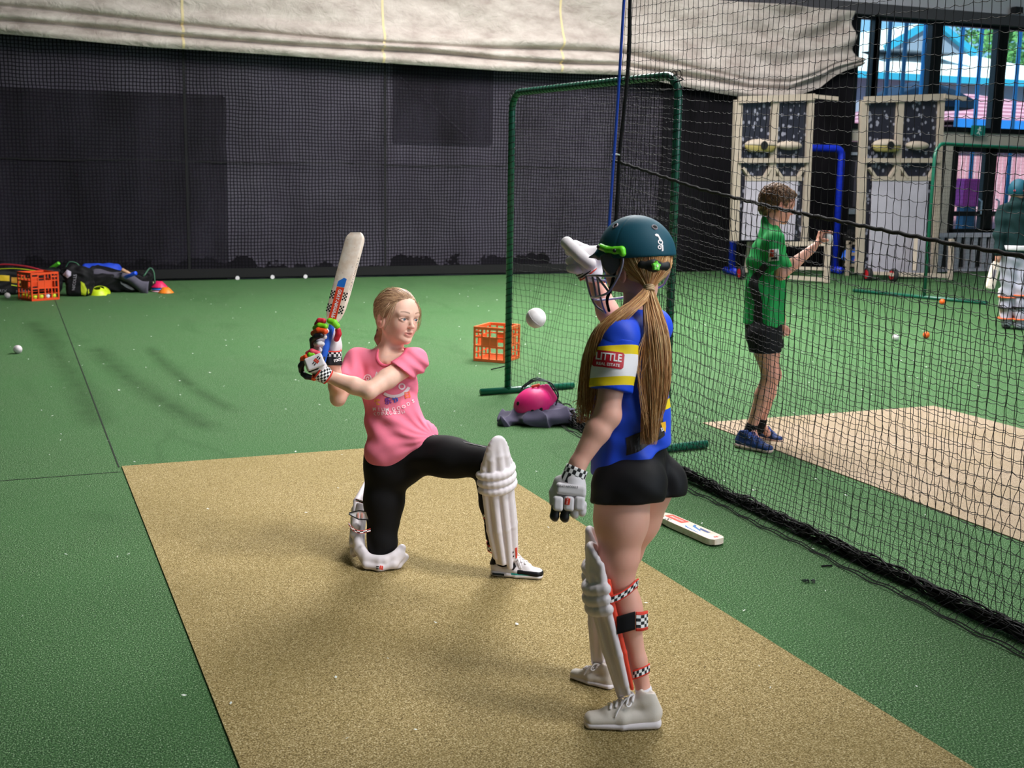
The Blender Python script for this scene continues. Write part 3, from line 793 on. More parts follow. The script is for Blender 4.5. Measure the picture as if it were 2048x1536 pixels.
# gathered skirt along the floor
sk = MB()
Yb = np.linspace(7.6, 2.2, 240)
fx = lambda Y: np.interp(Y, [2.2, 3.05, 5.08, 5.7, 6.6, 7.6], [3.19, 3.25, 3.29, 3.3, 3.32, 3.36])
for i in range(34):
    a = rg.uniform(0, 6, 6); R_ = .022*(1+1.4*np.clip(Yb-6, 0, 1.2))
    x = fx(Yb)+R_*(.75*np.sin(Yb*(6+i % 5)+a[0])+.5*np.sin(Yb*17+a[1]))+.02
    z = .03+R_*(.7*np.sin(Yb*(5+i % 7)+a[2])+.45*np.sin(Yb*19+a[3]))
    sk.tube(np.stack([x, Yb, np.maximum(z, .006)], 1), .0042 if i % 3 else .0026, 4, cap=False)
sk.build('gathered_hem', NETM, net, recalc=False)
lp = MB()
for j in range(2):
    x = fx(Yb)-.075-.02*j+.008*np.sin(Yb*9+j); lp.tube(np.stack([x, Yb, np.full(240, .008)+.004*np.sin(Yb*31)], 1), .003, 4, cap=False)
for Y in np.arange(2.3, 6.2, .046):
    d = rg.uniform(-.02, .02); f = float(fx(Y))
    lp.tube(spline([(f-.085, Y, .006), (f-.05, Y+.012+d, .02), (f-.02, Y-.01+d, .045), (f, Y, .06)], 7), .0016, 4, cap=False)
lp.build('hem_cord', ROPE, net, recalc=False)
# blue rope and its tie
r0_ = xp(1253, -70, 3.1); rv_ = (r0_-xp(1248, 0, 3.1)); rv_ = rv_/rv_[2]
br = spline([r0_+rv_*3.6, r0_+rv_*1.6, r0_, xp(1248, 0, 3.1), xp(1237, 180, 3.12), xp(1228, 310, 3.14), xp(1219, 440, 3.16), xp(1206, 640, 3.2), xp(1196, 800, 3.24)], 60)
o = MB().tube(br, .008, 8).build('blue_rope', mat('rope_blue', '1850d8', .7, bump=.5, bscale=120, bdist=.003), smooth=True); origin_to(o, br[-1])
tag(o, 'thin bright blue rope hanging beside the edge of the divider net', 'rope')
q1 = xp(1225, 309, 3.14); q2 = xp(1240, 310, NX)
o = MB().tube([q1, (q1+q2)/2+[0, 0, .004], q2], .004, 6).build('cable_tie', mat('tie_white', 'e9e6ea', .4)); origin_to(o, q1); tag(o, 'small white tie joining the blue rope to the net edge', 'tie')
# ---- net screens on tubular frames
def frame_screen(name, label, A, B, H, R, colm, legA, legB, netm_cells, tube_r=.024, lash=True, slack=.05, cat='net screen'):
    A = np.array([A[0], A[1], 0.]); B = np.array([B[0], B[1], 0.]); d = nrm(B-A); n = np.array([-d[1], d[0], 0]); L = np.linalg.norm(B-A)
    t = thing(name, label, cat, (A+B)/2)
    up = np.array([0, 0, 1.]); bz = tube_r*1.1
    path = [A+up*bz, A+up*(H-R)]+[A+d*(R-R*math.cos(a))+up*(H-R+R*math.sin(a)) for a in np.linspace(0, PI/2, 7)[1:]]
    path += [B-d*(R-R*math.cos(a))+up*(H-R+R*math.sin(a)) for a in np.linspace(PI/2, 0, 7)]+[B+up*bz]
    MB().tube(path, tube_r, 12).build('frame', colm, t, smooth=True)
    for p, (l0, l1) in ((A, legA), (B, legB)):
        mb = MB(); mb.tube([p+n*l0+up*bz, p+n*l1+up*bz], tube_r, 12); mb.build('foot', colm, t, smooth=True)
    if netm_cells:
        c = netm_cells; nu = int((L-.06)/c); nv = int((H-.1)/c)
        def S(u, v):
            f = .03+u/nu*(L-.06); z = H-.03-v/nv*(H-.1)
            s_ = slack*np.sin(u/nu*PI)*np.sin(np.clip(v/nv, 0, 1)*PI)+.012*np.sin(u*.7+v*.35)+.02*np.sin(u*.23+2)*np.sin(v*.2)
            f = f+.012*np.sin(v*.5+u*.9)
            k = np.clip((u-1)/2, 0, 1)*np.clip((nu-1-u)/2, 0, 1)
            return A+d*f[..., None]+up*z[..., None]+n*(s_*k)[..., None]
        link('mesh', net_mesh(S, nu, nv, .0012 if c < .06 else .003, sub=2), NETM, t)
    if lash:
        # the mesh is laced round the tube
        P = []; m = 0
        pp = spline(path, 40); seg = np.linalg.norm(np.diff(pp, axis=0), axis=1); cum = np.concatenate([[0], np.cumsum(seg)])
        N = int(cum[-1]/.045); tt = np.linspace(0, cum[-1], N*8)
        C = np.stack([np.interp(tt, cum, pp[:, i]) for i in range(3)], 1); T = np.gradient(C, axis=0); T /= np.linalg.norm(T, axis=1)[:, None]
        nn = np.tile(n, (len(C), 1)); bb = np.cross(T, nn); a = np.arange(len(C))*2*PI/8
        H_ = C+(tube_r+.002)*(np.cos(a)[:, None]*nn+np.sin(a)[:, None]*bb)
        MB().tube(H_, .0022, 4, cap=False).build('lacing', NETM, t, recalc=False)
    return t
GREEN = mat('green_tube', '0f5a45', .35, var=.15, vscale=9, coat=.3); BLUE = mat('blue_tube', '1430c8', .45, var=.25, vscale=25)
A = gp(1015, 787); B = gp(1329, 905)
frame_screen('net_screen', 'green tube framed net screen standing behind the batting girl in blue', A, B, 2.17, .13, GREEN, (-.22, .56), (-.42, .3), .045, slack=.07)
A2 = gp(1848, 598); B2 = gp(2190, 560)
frame_screen('net_screen', 'far green tube framed net screen by the batter in the green hoodie', A2, B2, 2.08, .2, GREEN, (-.9, 1.1), (-.8, .8), .05, slack=.12, lash=False)
A3 = np.array([10.3, 17.2, 0]); B3 = np.array([12.9, 16.6, 0])
a3 = gp(1462, 560); q = yp(1684, 300, 16.2)
q = yp(1684, 300, 17.0); A3 = np.array([*yp(1466, 480, 17.1)[:2], 0]); B3 = np.array([q[0], 17.0, 0])
frame_screen('net_screen', 'blue padded frame standing behind the tall shield at the left', A3, B3, q[2]+.02, .12, BLUE, (-.2, .2), (-.2, .2), 0, tube_r=.06, lash=False, cat='frame')
# ================================================================== BODIES, CLOTHES AND KIT: shared builders
def skin_mat():
    s = NB('skin'); at = s.add('ShaderNodeAttribute', attribute_name='Col')
    n = s.noise(s.coord('Object'), 14, 4, .6); n2 = s.noise(s.coord('Object'), 160, 2, .5)
    c = s.mix(s.ramp(n.outputs[0], [(.35, (0, 0, 0)), (.7, (.3, .3, .3))]), at.outputs['Color'], lin('e2a08c'))
    s.setb(Base_Color=c, Roughness=.48); s.b.inputs['Specular IOR Level'].default_value = .4
    s.b.inputs['Subsurface Weight'].default_value = .12; s.b.inputs['Subsurface Radius'].default_value = (.9, .35, .2); s.b.inputs['Subsurface Scale'].default_value = .008
    s.bump(n2.outputs[0], .06, .002)
    return s.m
SKIN = skin_mat()
def attr_col_mat(name, rough=.5, **k):
    s = NB(name); at = s.add('ShaderNodeAttribute', attribute_name='Col'); s.setb(Base_Color=at.outputs['Color'], Roughness=rough)
    for a, v in k.items(): s.b.inputs[a].default_value = v
    return s.m
EYEM = attr_col_mat('eye', .12)
def cloth(name, col, rough=.85, weave=420, bump=.15, sheen=.0, var=.06, vs=6):
    if name in MATS: return MATS[name]
    s = NB(name); c = lin(col); n = s.noise(s.coord('Object'), vs, 4, .6)
    s.setb(Base_Color=s.ramp(n.outputs[0], [(.3, tuple(x*(1-var) for x in c)), (.7, tuple(min(1, x*(1+var)) for x in c))]), Roughness=rough)
    s.b.inputs['Specular IOR Level'].default_value = .25; s.b.inputs['Sheen Weight'].default_value = sheen
    s.bump(s.noise(s.coord('Object'), weave, 2, .6).outputs[0], bump, .002); MATS[name] = s.m; return s.m
def band_mat(name, attr, stops, rough=.8):
    s = NB(name); at = s.add('ShaderNodeAttribute', attribute_name=attr)
    s.setb(Base_Color=s.ramp(at.outputs['Fac'], [(p, lin(c)) for p, c in stops], 'CONSTANT'), Roughness=rough)
    s.b.inputs['Specular IOR Level'].default_value = .25
    s.bump(s.noise(s.coord('Object'), 380, 2, .6).outputs[0], .12, .002); return s.m
def checker_mat(name='checker', a='f4f1f2', b='141317', edge=None):
    s = NB(name); u = s.add('ShaderNodeAttribute', attribute_name='cu').outputs['Fac']; v = s.add('ShaderNodeAttribute', attribute_name='cv').outputs['Fac']
    k = s.math('ADD', s.math('FLOOR', u), s.math('FLOOR', v)); k = s.math('ABSOLUTE', s.math('MODULO', k, 2))
    c = s.mix(s.math('GREATER_THAN', k, .5), lin(a), lin(b))
    if edge:
        e = s.add('ShaderNodeAttribute', attribute_name='ce').outputs['Fac']; c = s.mix(s.math('GREATER_THAN', e, .5), c, lin(edge))
    s.setb(Base_Color=c, Roughness=.7); return s.m
CHECK = checker_mat(); CHECKR = checker_mat('checker_red_edge', edge='e23a2a')
WHITE_L = cloth('white_leather', 'e6dfe3', .5, 120, .1, var=.04)
PADW = cloth('pad_white', 'e4dbe0', .55, 90, .08, var=.04)
BLACKF = cloth('black_fabric', '121114', .9)
RED = mat('red_print', 'd8331f', .5); BLK = mat('black_print', '121216', .5); WHT = mat('white_print', 'f3eff1', .5)
def set_cuv(o, cu, cv, ce=None):
    fattr(o.data, 'cu', cu); fattr(o.data, 'cv', cv)
    if ce is not None: fattr(o.data, 'ce', ce)
def strip(name, pts, wdir, w, n_u, n_v, m, parent, thick=.003, off=None, edge=.14):
    """a ribbon along pts, w wide along wdir; carries checker coordinates"""
    pts = spline(pts, 28); wd = np.array(wdir, float); V = []; cu = []; cv = []; ce = []
    W = [wd]*len(pts) if wd.ndim == 1 else [nrm(wd[0]*(1-t)+wd[1]*t) for t in np.linspace(0, 1, len(pts))]
    rows = (0, edge, edge+.001, .5, 1-edge-.001, 1-edge, 1)
    P = []
    for i, p in enumerate(pts):
        P.append([p+nrm(W[i])*w*(t-.5) for t in rows])
        for t in rows:
            cu.append(i/(len(pts)-1)*n_u); cv.append(t*n_v); ce.append(1. if (t <= edge or t >= 1-edge) else 0.)
    mb = MB().grid(P); o = mb.build(name, m, parent, smooth=True, recalc=False); set_cuv(o, cu, cv, ce)
    md = o.modifiers.new('thick', 'SOLIDIFY'); md.thickness = thick; md.offset = 0
    return o
class Fr:
    """a frame: local (a,b,c) along axes X,Y,Z about O"""
    def __init__(s, O, X, Y, Z, k=1.): s.O = np.array(O, float); s.M = np.stack([nrm(X), nrm(Y), nrm(Z)]); s.k = k
    def __call__(s, a, b, c): return s.O+s.k*(np.array([a, b, c]) @ s.M)
def frame_from(O, fwd, up, k=1.):       # X = forward, Y = left, Z = up
    f = nrm(fwd); l = nrm(np.cross(up, f)); u = np.cross(f, l); return Fr(O, f, l, u, k)
def head_ops(S, H, mouth_open=.5):
    k = H.k; ax = H.M
    e = lambda c, r, kk=.02, mode='u', A=None: S.ell(H(*c), np.array(r)*k, ax if A is None else A, kk*k, mode)
    e((-.014, 0, .03), (.094, .0735, .083), .01)
    e((.030, 0, -.022), (.052, .0505, .070), .035)
    e((.045, 0, .035), (.042, .055, .05), .03)
    for s in (1, -1):
        e((.047, s*.030, -.030), (.029, .024, .032), .02)
        S.cone(H(-.008, s*.048, -.038), H(.050, s*.018, -.078), .016*k, .011*k, .030*k)
    e((.066, 0, -.083), (.016, .017, .014), .022)
    S.cone(H(.081, 0, .008), H(.0965, 0, -.024), .0056*k, .0068*k, .013*k)
    e((.099, 0, -.0285), (.0088, .0088, .0072), .008)
    for s in (1, -1): e((.0915, s*.0078, -.0312), (.0078, .0048, .0048), .006)
    for s in (1, -1): S.cone(H(.082, s*.012, .0225), H(.070, s*.046, .022), .006*k, .005*k, .018*k)
    for s in (1, -1): e((.096, s*.0300, .0), (.0185, .0172, .0098), .008, 's')
    for s in (1, -1):       # lids
        arc = [H(.0805-.0075*abs(t)**2, s*.0300+t*.0165, .0067*math.cos(t*1.40)) for t in np.linspace(-1, 1, 7)]
        S.chain(arc, [.0026*k]*7, .003*k)
        arc = [H(.0795-.0075*abs(t)**2, s*.0300+t*.0160, -.0070*math.cos(t*1.45)) for t in np.linspace(-1, 1, 7)]
        S.chain(arc, [.0020*k]*7, .005*k)
    up = [H(.0812-.012*(t**2), t*.0205, -.0535+.0028*abs(t)-.0008*math.cos(t*6)-.0022*t*t) for t in np.linspace(-1, 1, 9)]
    S.chain(up, [(.0040-.0018*abs(t))*k for t in np.linspace(-1, 1, 9)], .008*k)
    lo = [H(.0795-.012*(t**2), t*.0185, -.0630+.0050*t*t) for t in np.linspace(-1, 1, 9)]
    S.chain(lo, [(.0050-.0026*abs(t))*k for t in np.linspace(-1, 1, 9)], .009*k)
    e((.091, 0, -.0578), (.022, .0155, .0012+.0020*mouth_open), .002, 's')
    for s in (1, -1):       # ears
        a = nrm(ax[0]*.25+ax[1]*s*.95); b = nrm(np.cross(ax[2], a)); A = np.stack([a, b, ax[2]])
        e((-.012, s*.0765, -.012), (.0065, .019, .031), .008, 'u', A)
        e((-.008, s*.0835, -.010), (.0065, .0115, .020), .006, 's', A)
        e((-.010, s*.079, -.020), (.005, .008, .008), .006, 'u', A)
def head_colors(V, H, base, lip='c9645f', blush='e08a80'):
    k = H.k; L = ((V-H.O) @ H.M.T)/k; C = np.tile(np.array(lin(base)), (len(V), 1))
    def blend(w, col): C[:] = C*(1-w[:, None])+np.array(lin(col))*w[:, None]
    for s in (1, -1):
        d = np.linalg.norm((L-[.070, s*.036, -.036])/[1, 1, 1.1], axis=1); blend(.45*np.exp(-(d/.024)**2), blush)
        d = np.linalg.norm((L-[-.01, s*.082, -.012])/[1, .6, 1.5], axis=1); blend(.6*np.exp(-(d/.022)**2), 'dc6f62')
        # eyebrow and lash line are hair and pigment; lower lid line drawn darker
        t = np.clip((L[:, 1]*s-.014)/.036, -.2, 1.2); zc = .0255+.0050*np.sin(np.clip(t, 0, 1)*2.4)
        w = np.exp(-((L[:, 2]-zc)/(.0030-.0012*np.clip(t, 0, 1)))**2)*((t > 0) & (t < 1) & (L[:, 0] > .03)); blend(.85*w, '7a5442')
        du = (L[:, 1]-s*.0300)/.0175; zl =   .0067*np.cos(np.clip(du, -1, 1)*1.40)
        w = np.exp(-((L[:, 2]-zl+.0012)/.0021)**2)*(np.abs(du) < 1.0)*(L[:, 0] > .05); blend(.8*w, '5b3b33')
        w = np.exp(-((L[:, 2]+zl*.9)/.003)**2)*(np.abs(du) < 1.0)*(L[:, 0] > .05); blend(.35*w, 'b8807a')
    d = np.abs(L[:, 1]); w = ((L[:, 0] > .074) & (d < .0205))*np.exp(-((L[:, 2]+.0580)/.0075)**4); blend(.7*w, lip)
    w = np.exp(-(np.linalg.norm((L-[.1, 0, -.03]), axis=1)/.012)**2); blend(.25*w, blush)
    return C
def eyes(H, parent, look, iris='6f8193'):
    k = H.k
    for s in (1, -1):
        c = H(.0692, s*.0300, 0); r = .0140*k
        mb = MB().sphere(c, r, 28, 20); me_v = np.array(mb.v); d = nrm(look); dirs = (me_v-c)/r; ang = np.arccos(np.clip(dirs @ d, -1, 1))
        C = np.tile(np.array(lin('e9e2e2')), (len(me_v), 1)); C[ang < .54] = lin('333c48'); C[ang < .47] = lin(iris); C[ang < .24] = (.004, .004, .004)
        o = mb.build('eye', EYEM, parent, smooth=True); cattr(o.data, 'Col', C)
    mb = MB()
    P = [[H(.0750-.012*(t**2), t*.0130, z) for z in (-.0615, -.0575, -.0535)] for t in np.linspace(-1, 1, 9)]
    mb.grid(P).build('teeth', mat('teeth', 'e8ddd8', .3), parent, smooth=True)
def hair_mat(name, stops):
    s = NB(name); at = s.add('ShaderNodeAttribute', attribute_name='hv')
    n = s.noise(s.coord('Object', (1, 1, 1)), 40, 3, .6)
    f = s.math('ADD', s.math('MULTIPLY', at.outputs['Fac'], .8), s.math('MULTIPLY', n.outputs[0], .2))
    s.setb(Base_Color=s.ramp(f, [(p, lin(c)) for p, c in stops]), Roughness=.42); s.b.inputs['Specular IOR Level'].default_value = .5
    return s.m
def strands(paths, radii, n=4, rg=None):
    """many tapering hairs as one mesh; returns (V,F,value per vertex)"""
    V = []; F = []; hv = []; b = 0
    for P, r in zip(paths, radii):
        P = np.asarray(P, float); m = len(P); T = np.gradient(P, axis=0); T /= np.linalg.norm(T, axis=1)[:, None]+1e-9
        ref = np.array([.3, .5, .8]); A = np.cross(T, ref); A /= np.linalg.norm(A, axis=1)[:, None]+1e-9; B = np.cross(T, A)
        rr = np.full(m, r, float) if np.isscalar(r) else np.asarray(r)
        ring = np.stack([P+rr[:, None]*(math.cos(q)*A+math.sin(q)*B) for q in np.arange(n)*2*PI/n], 1)
        V.append(ring.reshape(-1, 3)); i = np.arange(m-1)*n+b
        for k in range(n):
            k2 = (k+1) % n; F.append(np.stack([i+k, i+k2, i+n+k2, i+n+k], 1))
        hv.append(np.full(m*n, rg.uniform(0, 1))+rg.normal()*0); b += m*n
    return np.concatenate(V), np.concatenate(F), np.concatenate(hv)
def hair_obj(name, parts, m, parent):
    V = []; F = []; H_ = []; b = 0
    for v, f, h in parts: V.append(v); F.append(f+b); H_.append(h); b += len(v)
    me = vf_mesh(name, np.concatenate(V), np.concatenate(F)); fattr(me, 'hv', np.concatenate(H_)); return link(name, me, m, parent)
# ---- shoe: heel and toe points on the ground, built along them
def make_shoe(parent, heel, toe, st, up=(0, 0, 1), lace=True, vox=.0036, wk=1.0, hk=1.0):
    heel = np.array(heel, float); toe = np.array(toe, float); L = np.linalg.norm(toe-heel); f = (toe-heel)/L; up = nrm(np.array(up, float)-f*(np.array(up) @ f)); s = np.cross(up, f)
    P = lambda a, b, c: heel+f*a*L+s*b*L*wk+up*(c if c < .1 else .1+(c-.1)*hk)*L          # lengths as shares of the shoe
    def core(S, g=0, k=.05):
        S.ecap(P(.15, 0, .125), P(.50, .01, .115), (.125*L*wk+g, .110*L+g), (.150*L*wk+g, .105*L+g), s, k*L)
        S.ecap(P(.50, .01, .115), P(.86, .0, .092), (.150*L*wk+g, .102*L+g), (.125*L*wk+g, .082*L+g), s, k*L)
        S.ecap(P(.14, 0, .16), P(.22, 0, .35), (.105*L*wk+g, .125*L+g), (.088*L*wk+g, .115*L+g), s, .07*L)
        S.ecap(P(.28, 0, .29), P(.66, 0, .17), (.085*L*wk+g, .065*L+g), (.09*L*wk+g, .06*L+g), s, .07*L)
    U = SDF(); core(U); U.ell(P(.185, 0, .45), (.10*L, .072*L*wk, .10*L), np.stack([f, s, up]), .02*L, 's'); U.plane(P(0, 0, .045), -up, .004)
    sh = bpy.data.objects.new('shoe', None); COL.objects.link(sh); sh.parent = parent
    sh.matrix_basis = Matrix.Translation(Vector(heel)-parent.location)
    o = sdf_obj(U, 'upper', st['upper'], sh, vox, 1)
    G = SDF(); G.ecap(P(.10, 0, .055), P(.50, .012, .05), (.155*L*wk, .075*L), (.165*L*wk, .068*L), s, .03*L)
    G.ecap(P(.50, .012, .05), P(.885, .0, .05), (.165*L*wk, .068*L), (.125*L*wk, .060*L), s, .03*L)
    G.plane(P(0, 0, .002), -up, .003); G.plane(P(0, 0, .098), up, .004)
    so = sdf_obj(G, 'sole', st['sole'], sh, vox, 1)
    for nm, m, boxes in st.get('panels', []):
        Q = SDF(); core(Q, .0022); Q.plane(P(0, 0, .05), -up, .003)
        for (c, h, tilt) in boxes:
            A = np.stack([f*math.cos(tilt)+up*math.sin(tilt), s, -f*math.sin(tilt)+up*math.cos(tilt)])
            Q.box(P(*c), np.array(h)*L, A, .01*L, .003, 'i')
        Q.ell(P(.185, 0, .45), (.10*L, .072*L*wk, .10*L), np.stack([f, s, up]), .02*L, 's')
        V, F = Q.polys(vox)
        if len(F): link(nm, vf_mesh(nm, relax(V, F, 1), F), m, sh)
    if lace:
        bv = bvh_of(o.data); mb = MB()
        off = np.array(heel)*0
        for i in range(5):
            a = .36+.065*i; pts = []
            for t in np.linspace(-1, 1, 9):
                p = P(a+.03*abs(t), t*.075, .5); h = bv.ray_cast(Vector(p), Vector(-up)); q = np.array(h[0]) if h[0] is not None else p
                pts.append(q+up*.004)
            mb.tube(pts, .0042, 6, flat=(1, .6))
        for sg in (1, -1):
            p0 = P(.36, sg*.01, .36); mb.tube(spline([p0, P(.42, sg*.07, .37), P(.47, sg*.12, .29), P(.42, sg*.1, .27), P(.37, sg*.02, .335)], 14), .0026, 6)
            mb.tube(spline([p0, P(.46, sg*.05, .33), P(.55, sg*.11, .24), P(.6, sg*.14, .16)], 12), .0024, 6)
        mb.build('laces', st['lace'], sh, smooth=True)
    return sh
# ---- leg pad: curved shell of stitched canes with knee rolls and straps behind
def make_pad(parent, knee, ankle, front, up_len=.17, low=.02, R=.062, m=None, vox=.0034, wing=1.25, canes=5, straps=(), name='leg_pad', kr=.0165, logo=True, side_logo=1, top_taper=.45, lining=None, bend=None):
    knee = np.array(knee, float); ankle = np.array(ankle, float); u = nrm(knee-ankle); f = np.array(front, float); f = nrm(f-u*(f @ u)); s = np.cross(u, f)
    Ls = np.linalg.norm(knee-ankle)
    pd = bpy.data.objects.new(name, None); COL.objects.link(pd); pd.parent = parent; pd.matrix_basis = Matrix.Translation(Vector(knee)-parent.location)
    bend = np.zeros(3) if bend is None else np.array(bend)
    def at(ang, h, r): return knee+u*h+bend*max(h, 0)+(f*math.cos(ang)+s*math.sin(ang))*r
    S = SDF()
    angs = np.linspace(-wing, wing, canes)
    for a in angs:                              # shin canes
        r1 = R*.86; S.chain([at(a, -.035, R), at(a, -Ls*.5, R*1.0), at(a*.9, -Ls+low+.03+.05*abs(a)/wing, r1)], [kr, kr*.93, kr*.8], .005)
    for a in angs:                              # thigh canes, drawn together to a rounded top
        t = abs(a)/wing; h1 = up_len*(1-.42*t**2)-.012
        S.chain([at(a, .03, R*1.05), at(a*(1-top_taper*.35), h1*.6, R*1.10), at(a*(1-top_taper*.9), h1, R*1.09)], [kr*1.05, kr*.95, kr*.45], .0045)
    for i, h in enumerate((.034, .002, -.030)):      # knee rolls
        arc = [at(a, h-.006*math.cos(a), R*1.12+.006) for a in np.linspace(-wing*1.08, wing*1.08, 11)]
        S.chain(arc, [.0175]*11, .0035)
    for a in np.linspace(-wing, wing, 11):      # thigh panel backing
        t = abs(a)/wing; h1 = up_len*(1-.30*t**2.2)-.010
        S.chain([at(a, .0, R*.98), at(a*(1-top_taper*.3), h1*.6, R*1.05), at(a*(1-top_taper*.9), h1, R*1.10)], [.010, .010, .010], .008)
    for a in np.linspace(-wing, wing, 9):       # thin backing
        S.cone(at(a, -.03, R*.92), at(a*.9, -Ls+low+.05, R*.78), .008, .007, .006)
    body = sdf_obj(S, 'padding', m or PADW, pd, vox, 1)
    if logo:
        bv = bvh_of(body.data); h = -Ls+low+.085; a = side_logo*.55; n = f*math.cos(a)+s*math.sin(a); U = np.cross(u, n)
        sh = [(*rect2d(-.008, -.024, -.002, .024, 2, 4), 0), (*rect2d(.001, -.024, .007, .024, 2, 4), 0)]
        for du in (-.021, .011):
            for dv in (-.014, .004): sh.append((*rect2d(du, dv, du+.009, dv+.007, 1, 1), 1))
        c = cast(bv, sh, at(a, h, 0), U, nrm(u+.0*U), n, .0022)
        if c.f: c.build('logo', [RED, BLK], pd, recalc=False)
    if lining:
        S = SDF()
        for sg in (1, -1): S.chain([at(sg*(wing+.26), up_len*.30, R*.92), at(sg*(wing+.34), 0, R*.80), at(sg*(wing+.3), -Ls*.5, R*.78), at(sg*(wing+.2), -Ls+low+.06, R*.66)], [.007, .010, .009, .006], .006)
        sdf_obj(S, 'lining', lining, pd, vox, 1)
    for (h, w, mt, kind) in straps:
        r = R*1.02; pts = [at(a, h, r*(1.0 if abs(a-PI) > .8 else .98)) for a in np.linspace(wing*1.0, 2*PI-wing*1.0, 11)]
        o = strip('strap', pts, u, w, 15 if kind != 'wide' else 10, 3.0, mt, pd, .003)
    return pd
def gn_logo(bv, o, U, Vv, N, sc, parent, name='logo', off=.0015):
    sh = [(*rect2d(-.30*sc, -.5*sc, .30*sc, .5*sc, 3, 4), 0)]
    for du in (-.95, .45):
        for dv in (-.28, .12): sh.append((*rect2d(du*sc, dv*sc, (du+.5)*sc, (dv+.2)*sc, 1, 1), 1))
    sh.append((*rect2d(-.09*sc, -.42*sc, .07*sc, .42*sc, 1, 3), 2))
    c = cast(bv, sh, o, U, Vv, N, off)
    if c.f: c.build(name, [RED, BLK, mat('pale_red', 'e9a59c', .5)], parent, recalc=False)
# ---- cricket bats
WOOD = None
def wood_mat():
    s = NB('willow'); n = s.noise(s.coord('Object', (14, 14, 14)), 3, 4, .6); n2 = s.noise(s.coord('Object'), 60, 2, .6)
    c = s.ramp(n.outputs[0], [(.3, lin('e6cdb9')), (.55, lin('f2e0d2')), (.75, lin('f8ebe0'))])
    k = s.ramp(n2.outputs[0], [(.70, (0, 0, 0)), (.74, (.55, .55, .55))]); c = s.mix(k, c, lin('a07f72'))
    s.setb(Base_Color=c, Roughness=.42); return s.m
WOOD = wood_mat()
def make_bat(label, O, axis, normal, L=.42, W=.075, T=.024, hl=.2, grip='1f5fd8', stick='red', group=None, hbend=0, cat='bat'):
    O = np.array(O, float); a = nrm(axis); n = np.array(normal, float); n = nrm(n-a*(n @ a)); s = np.cross(a, n)     # s: across the face
    t = thing('cricket_bat', label, cat, O, group=group)
    B = lambda u, v, w: O+s*u+a*v+n*w           # w toward the face
    mb = MB(); rows = 26; prof = []
    for i in range(rows+1):
        v = i/rows; vv = v*L
        wd = W/2*min(1, .62+.38*min(1, (vv/.05))**.6); th = T*(.55+.45*min(1, vv/.12))
        sp = .022*math.sin(min(1, v*1.35)*PI)**1.0+.004          # spine swell on the back
        if v > .9: k = (v-.9)/.1; th *= 1-.18*k*k; sp *= 1-.5*k
        if v > .88: k = (v-.88)/.12; wd *= math.sqrt(max(.02, 1-.62*k**3))
        pts = [(-wd, -.002), (-wd+.003, .0), (wd-.003, 0), (wd, -.002), (wd, -th), (wd-.003, -th-.001), (0, -th-sp), (-wd+.003, -th-.001), (-wd, -th)]
        P = [B(u, vv-(.012*k_ if u < 0 else 0), w) for (u, w) in pts for k_ in [max(0, v-.88)/.12*abs(u)/(W/2)]]
        prof.append(P)
    V = np.array(prof); m = V.shape[1]; F = []
    for i in range(rows):
        for j in range(m): F.append((i*m+j, i*m+(j+1) % m, (i+1)*m+(j+1) % m, (i+1)*m+j))
    F.append(tuple(range(m))[::-1]); F.append(tuple(rows*m+j for j in range(m)))
    mb.add(V.reshape(-1, 3), F); bl = mb.build('blade', WOOD, t, smooth=True); 
    try: bl.data.set_sharp_from_angle(angle=math.radians(35))
    except Exception: pass
    sh = MB()                       # splice shoulders and handle
    hp = [B(0, .07, -T*.62), B(0, .03, -T*.55), B(0, .004, -T*.5), B(0, -.03, -T*.5), B(hbend*.3, -hl*.5, -T*.5), B(hbend, -hl, -T*.5)]
    sh.tube(hp, [.003, .008, .0125, .0125, .0125, .0135], 12)
    G = mat('grip_'+grip, grip, .6, bump=.5, bscale=260, bdist=.003); sh.build('grip', G, t, smooth=True)
    return t, B
def decal(name, B, shapes, mats, parent, w=.0006):
    mb = MB()
    for V, F, mi in shapes: mb.add([B(u, v, w+.0002*mi) for u, v in V], F, mi)
    return mb.build(name, mats, parent, recalc=False)
def checks(u0, v0, n, m, c):    # dark squares of a checker patch
    return [(*rect2d(u0+i*c, v0+j*c, u0+(i+1)*c, v0+(j+1)*c, 1, 1), 0) for i in range(n) for j in range(m) if (i+j) % 2 == 0]
# ================================================================== THE KNEELING GIRL
D0 = 4.95
def K(x, y, off=0.): return dp(x, y, D0+off)
TOW = -CF
HF = nrm([CF[0], CF[1], 0])         # level direction away from the camera
kg = thing('person', 'girl in a pink t-shirt down on one knee, swinging a bat over her shoulder', 'person', (*gp(850, 1140)[:2], 0))
S_ = {}
# -- landmarks
neck = K(779, 706, .03); headO = K(795, 637, .0)
shR = K(716, 722, .06); elR = K(676, 797, -.06); wrR = K(667, 722, -.13)
shL = K(828, 722, -.02); elL = K(738, 782, -.19); wrL = K(655, 752, -.17)
chest = K(776, 765, .04); waist = K(788, 848, .03); pelvis = K(797, 908, .03)
hipR = K(772, 915, .05); knR = K(764, 1088, .07); hipL = K(832, 905, .01); knL = K(972, 925, -.17); anL = K(1008, 1122, -.02)
anR = knR+HF*.36-CR*.03; anR[2] = .075; toeR = anR+HF*.05; toeR[2] = .03
hf = nrm(.68*CR+.70*TOW-.10*CU); hu = nrm(CU*.985+CR*-.03-TOW*.04)
H = frame_from(headO, hf, hu, 1.0)
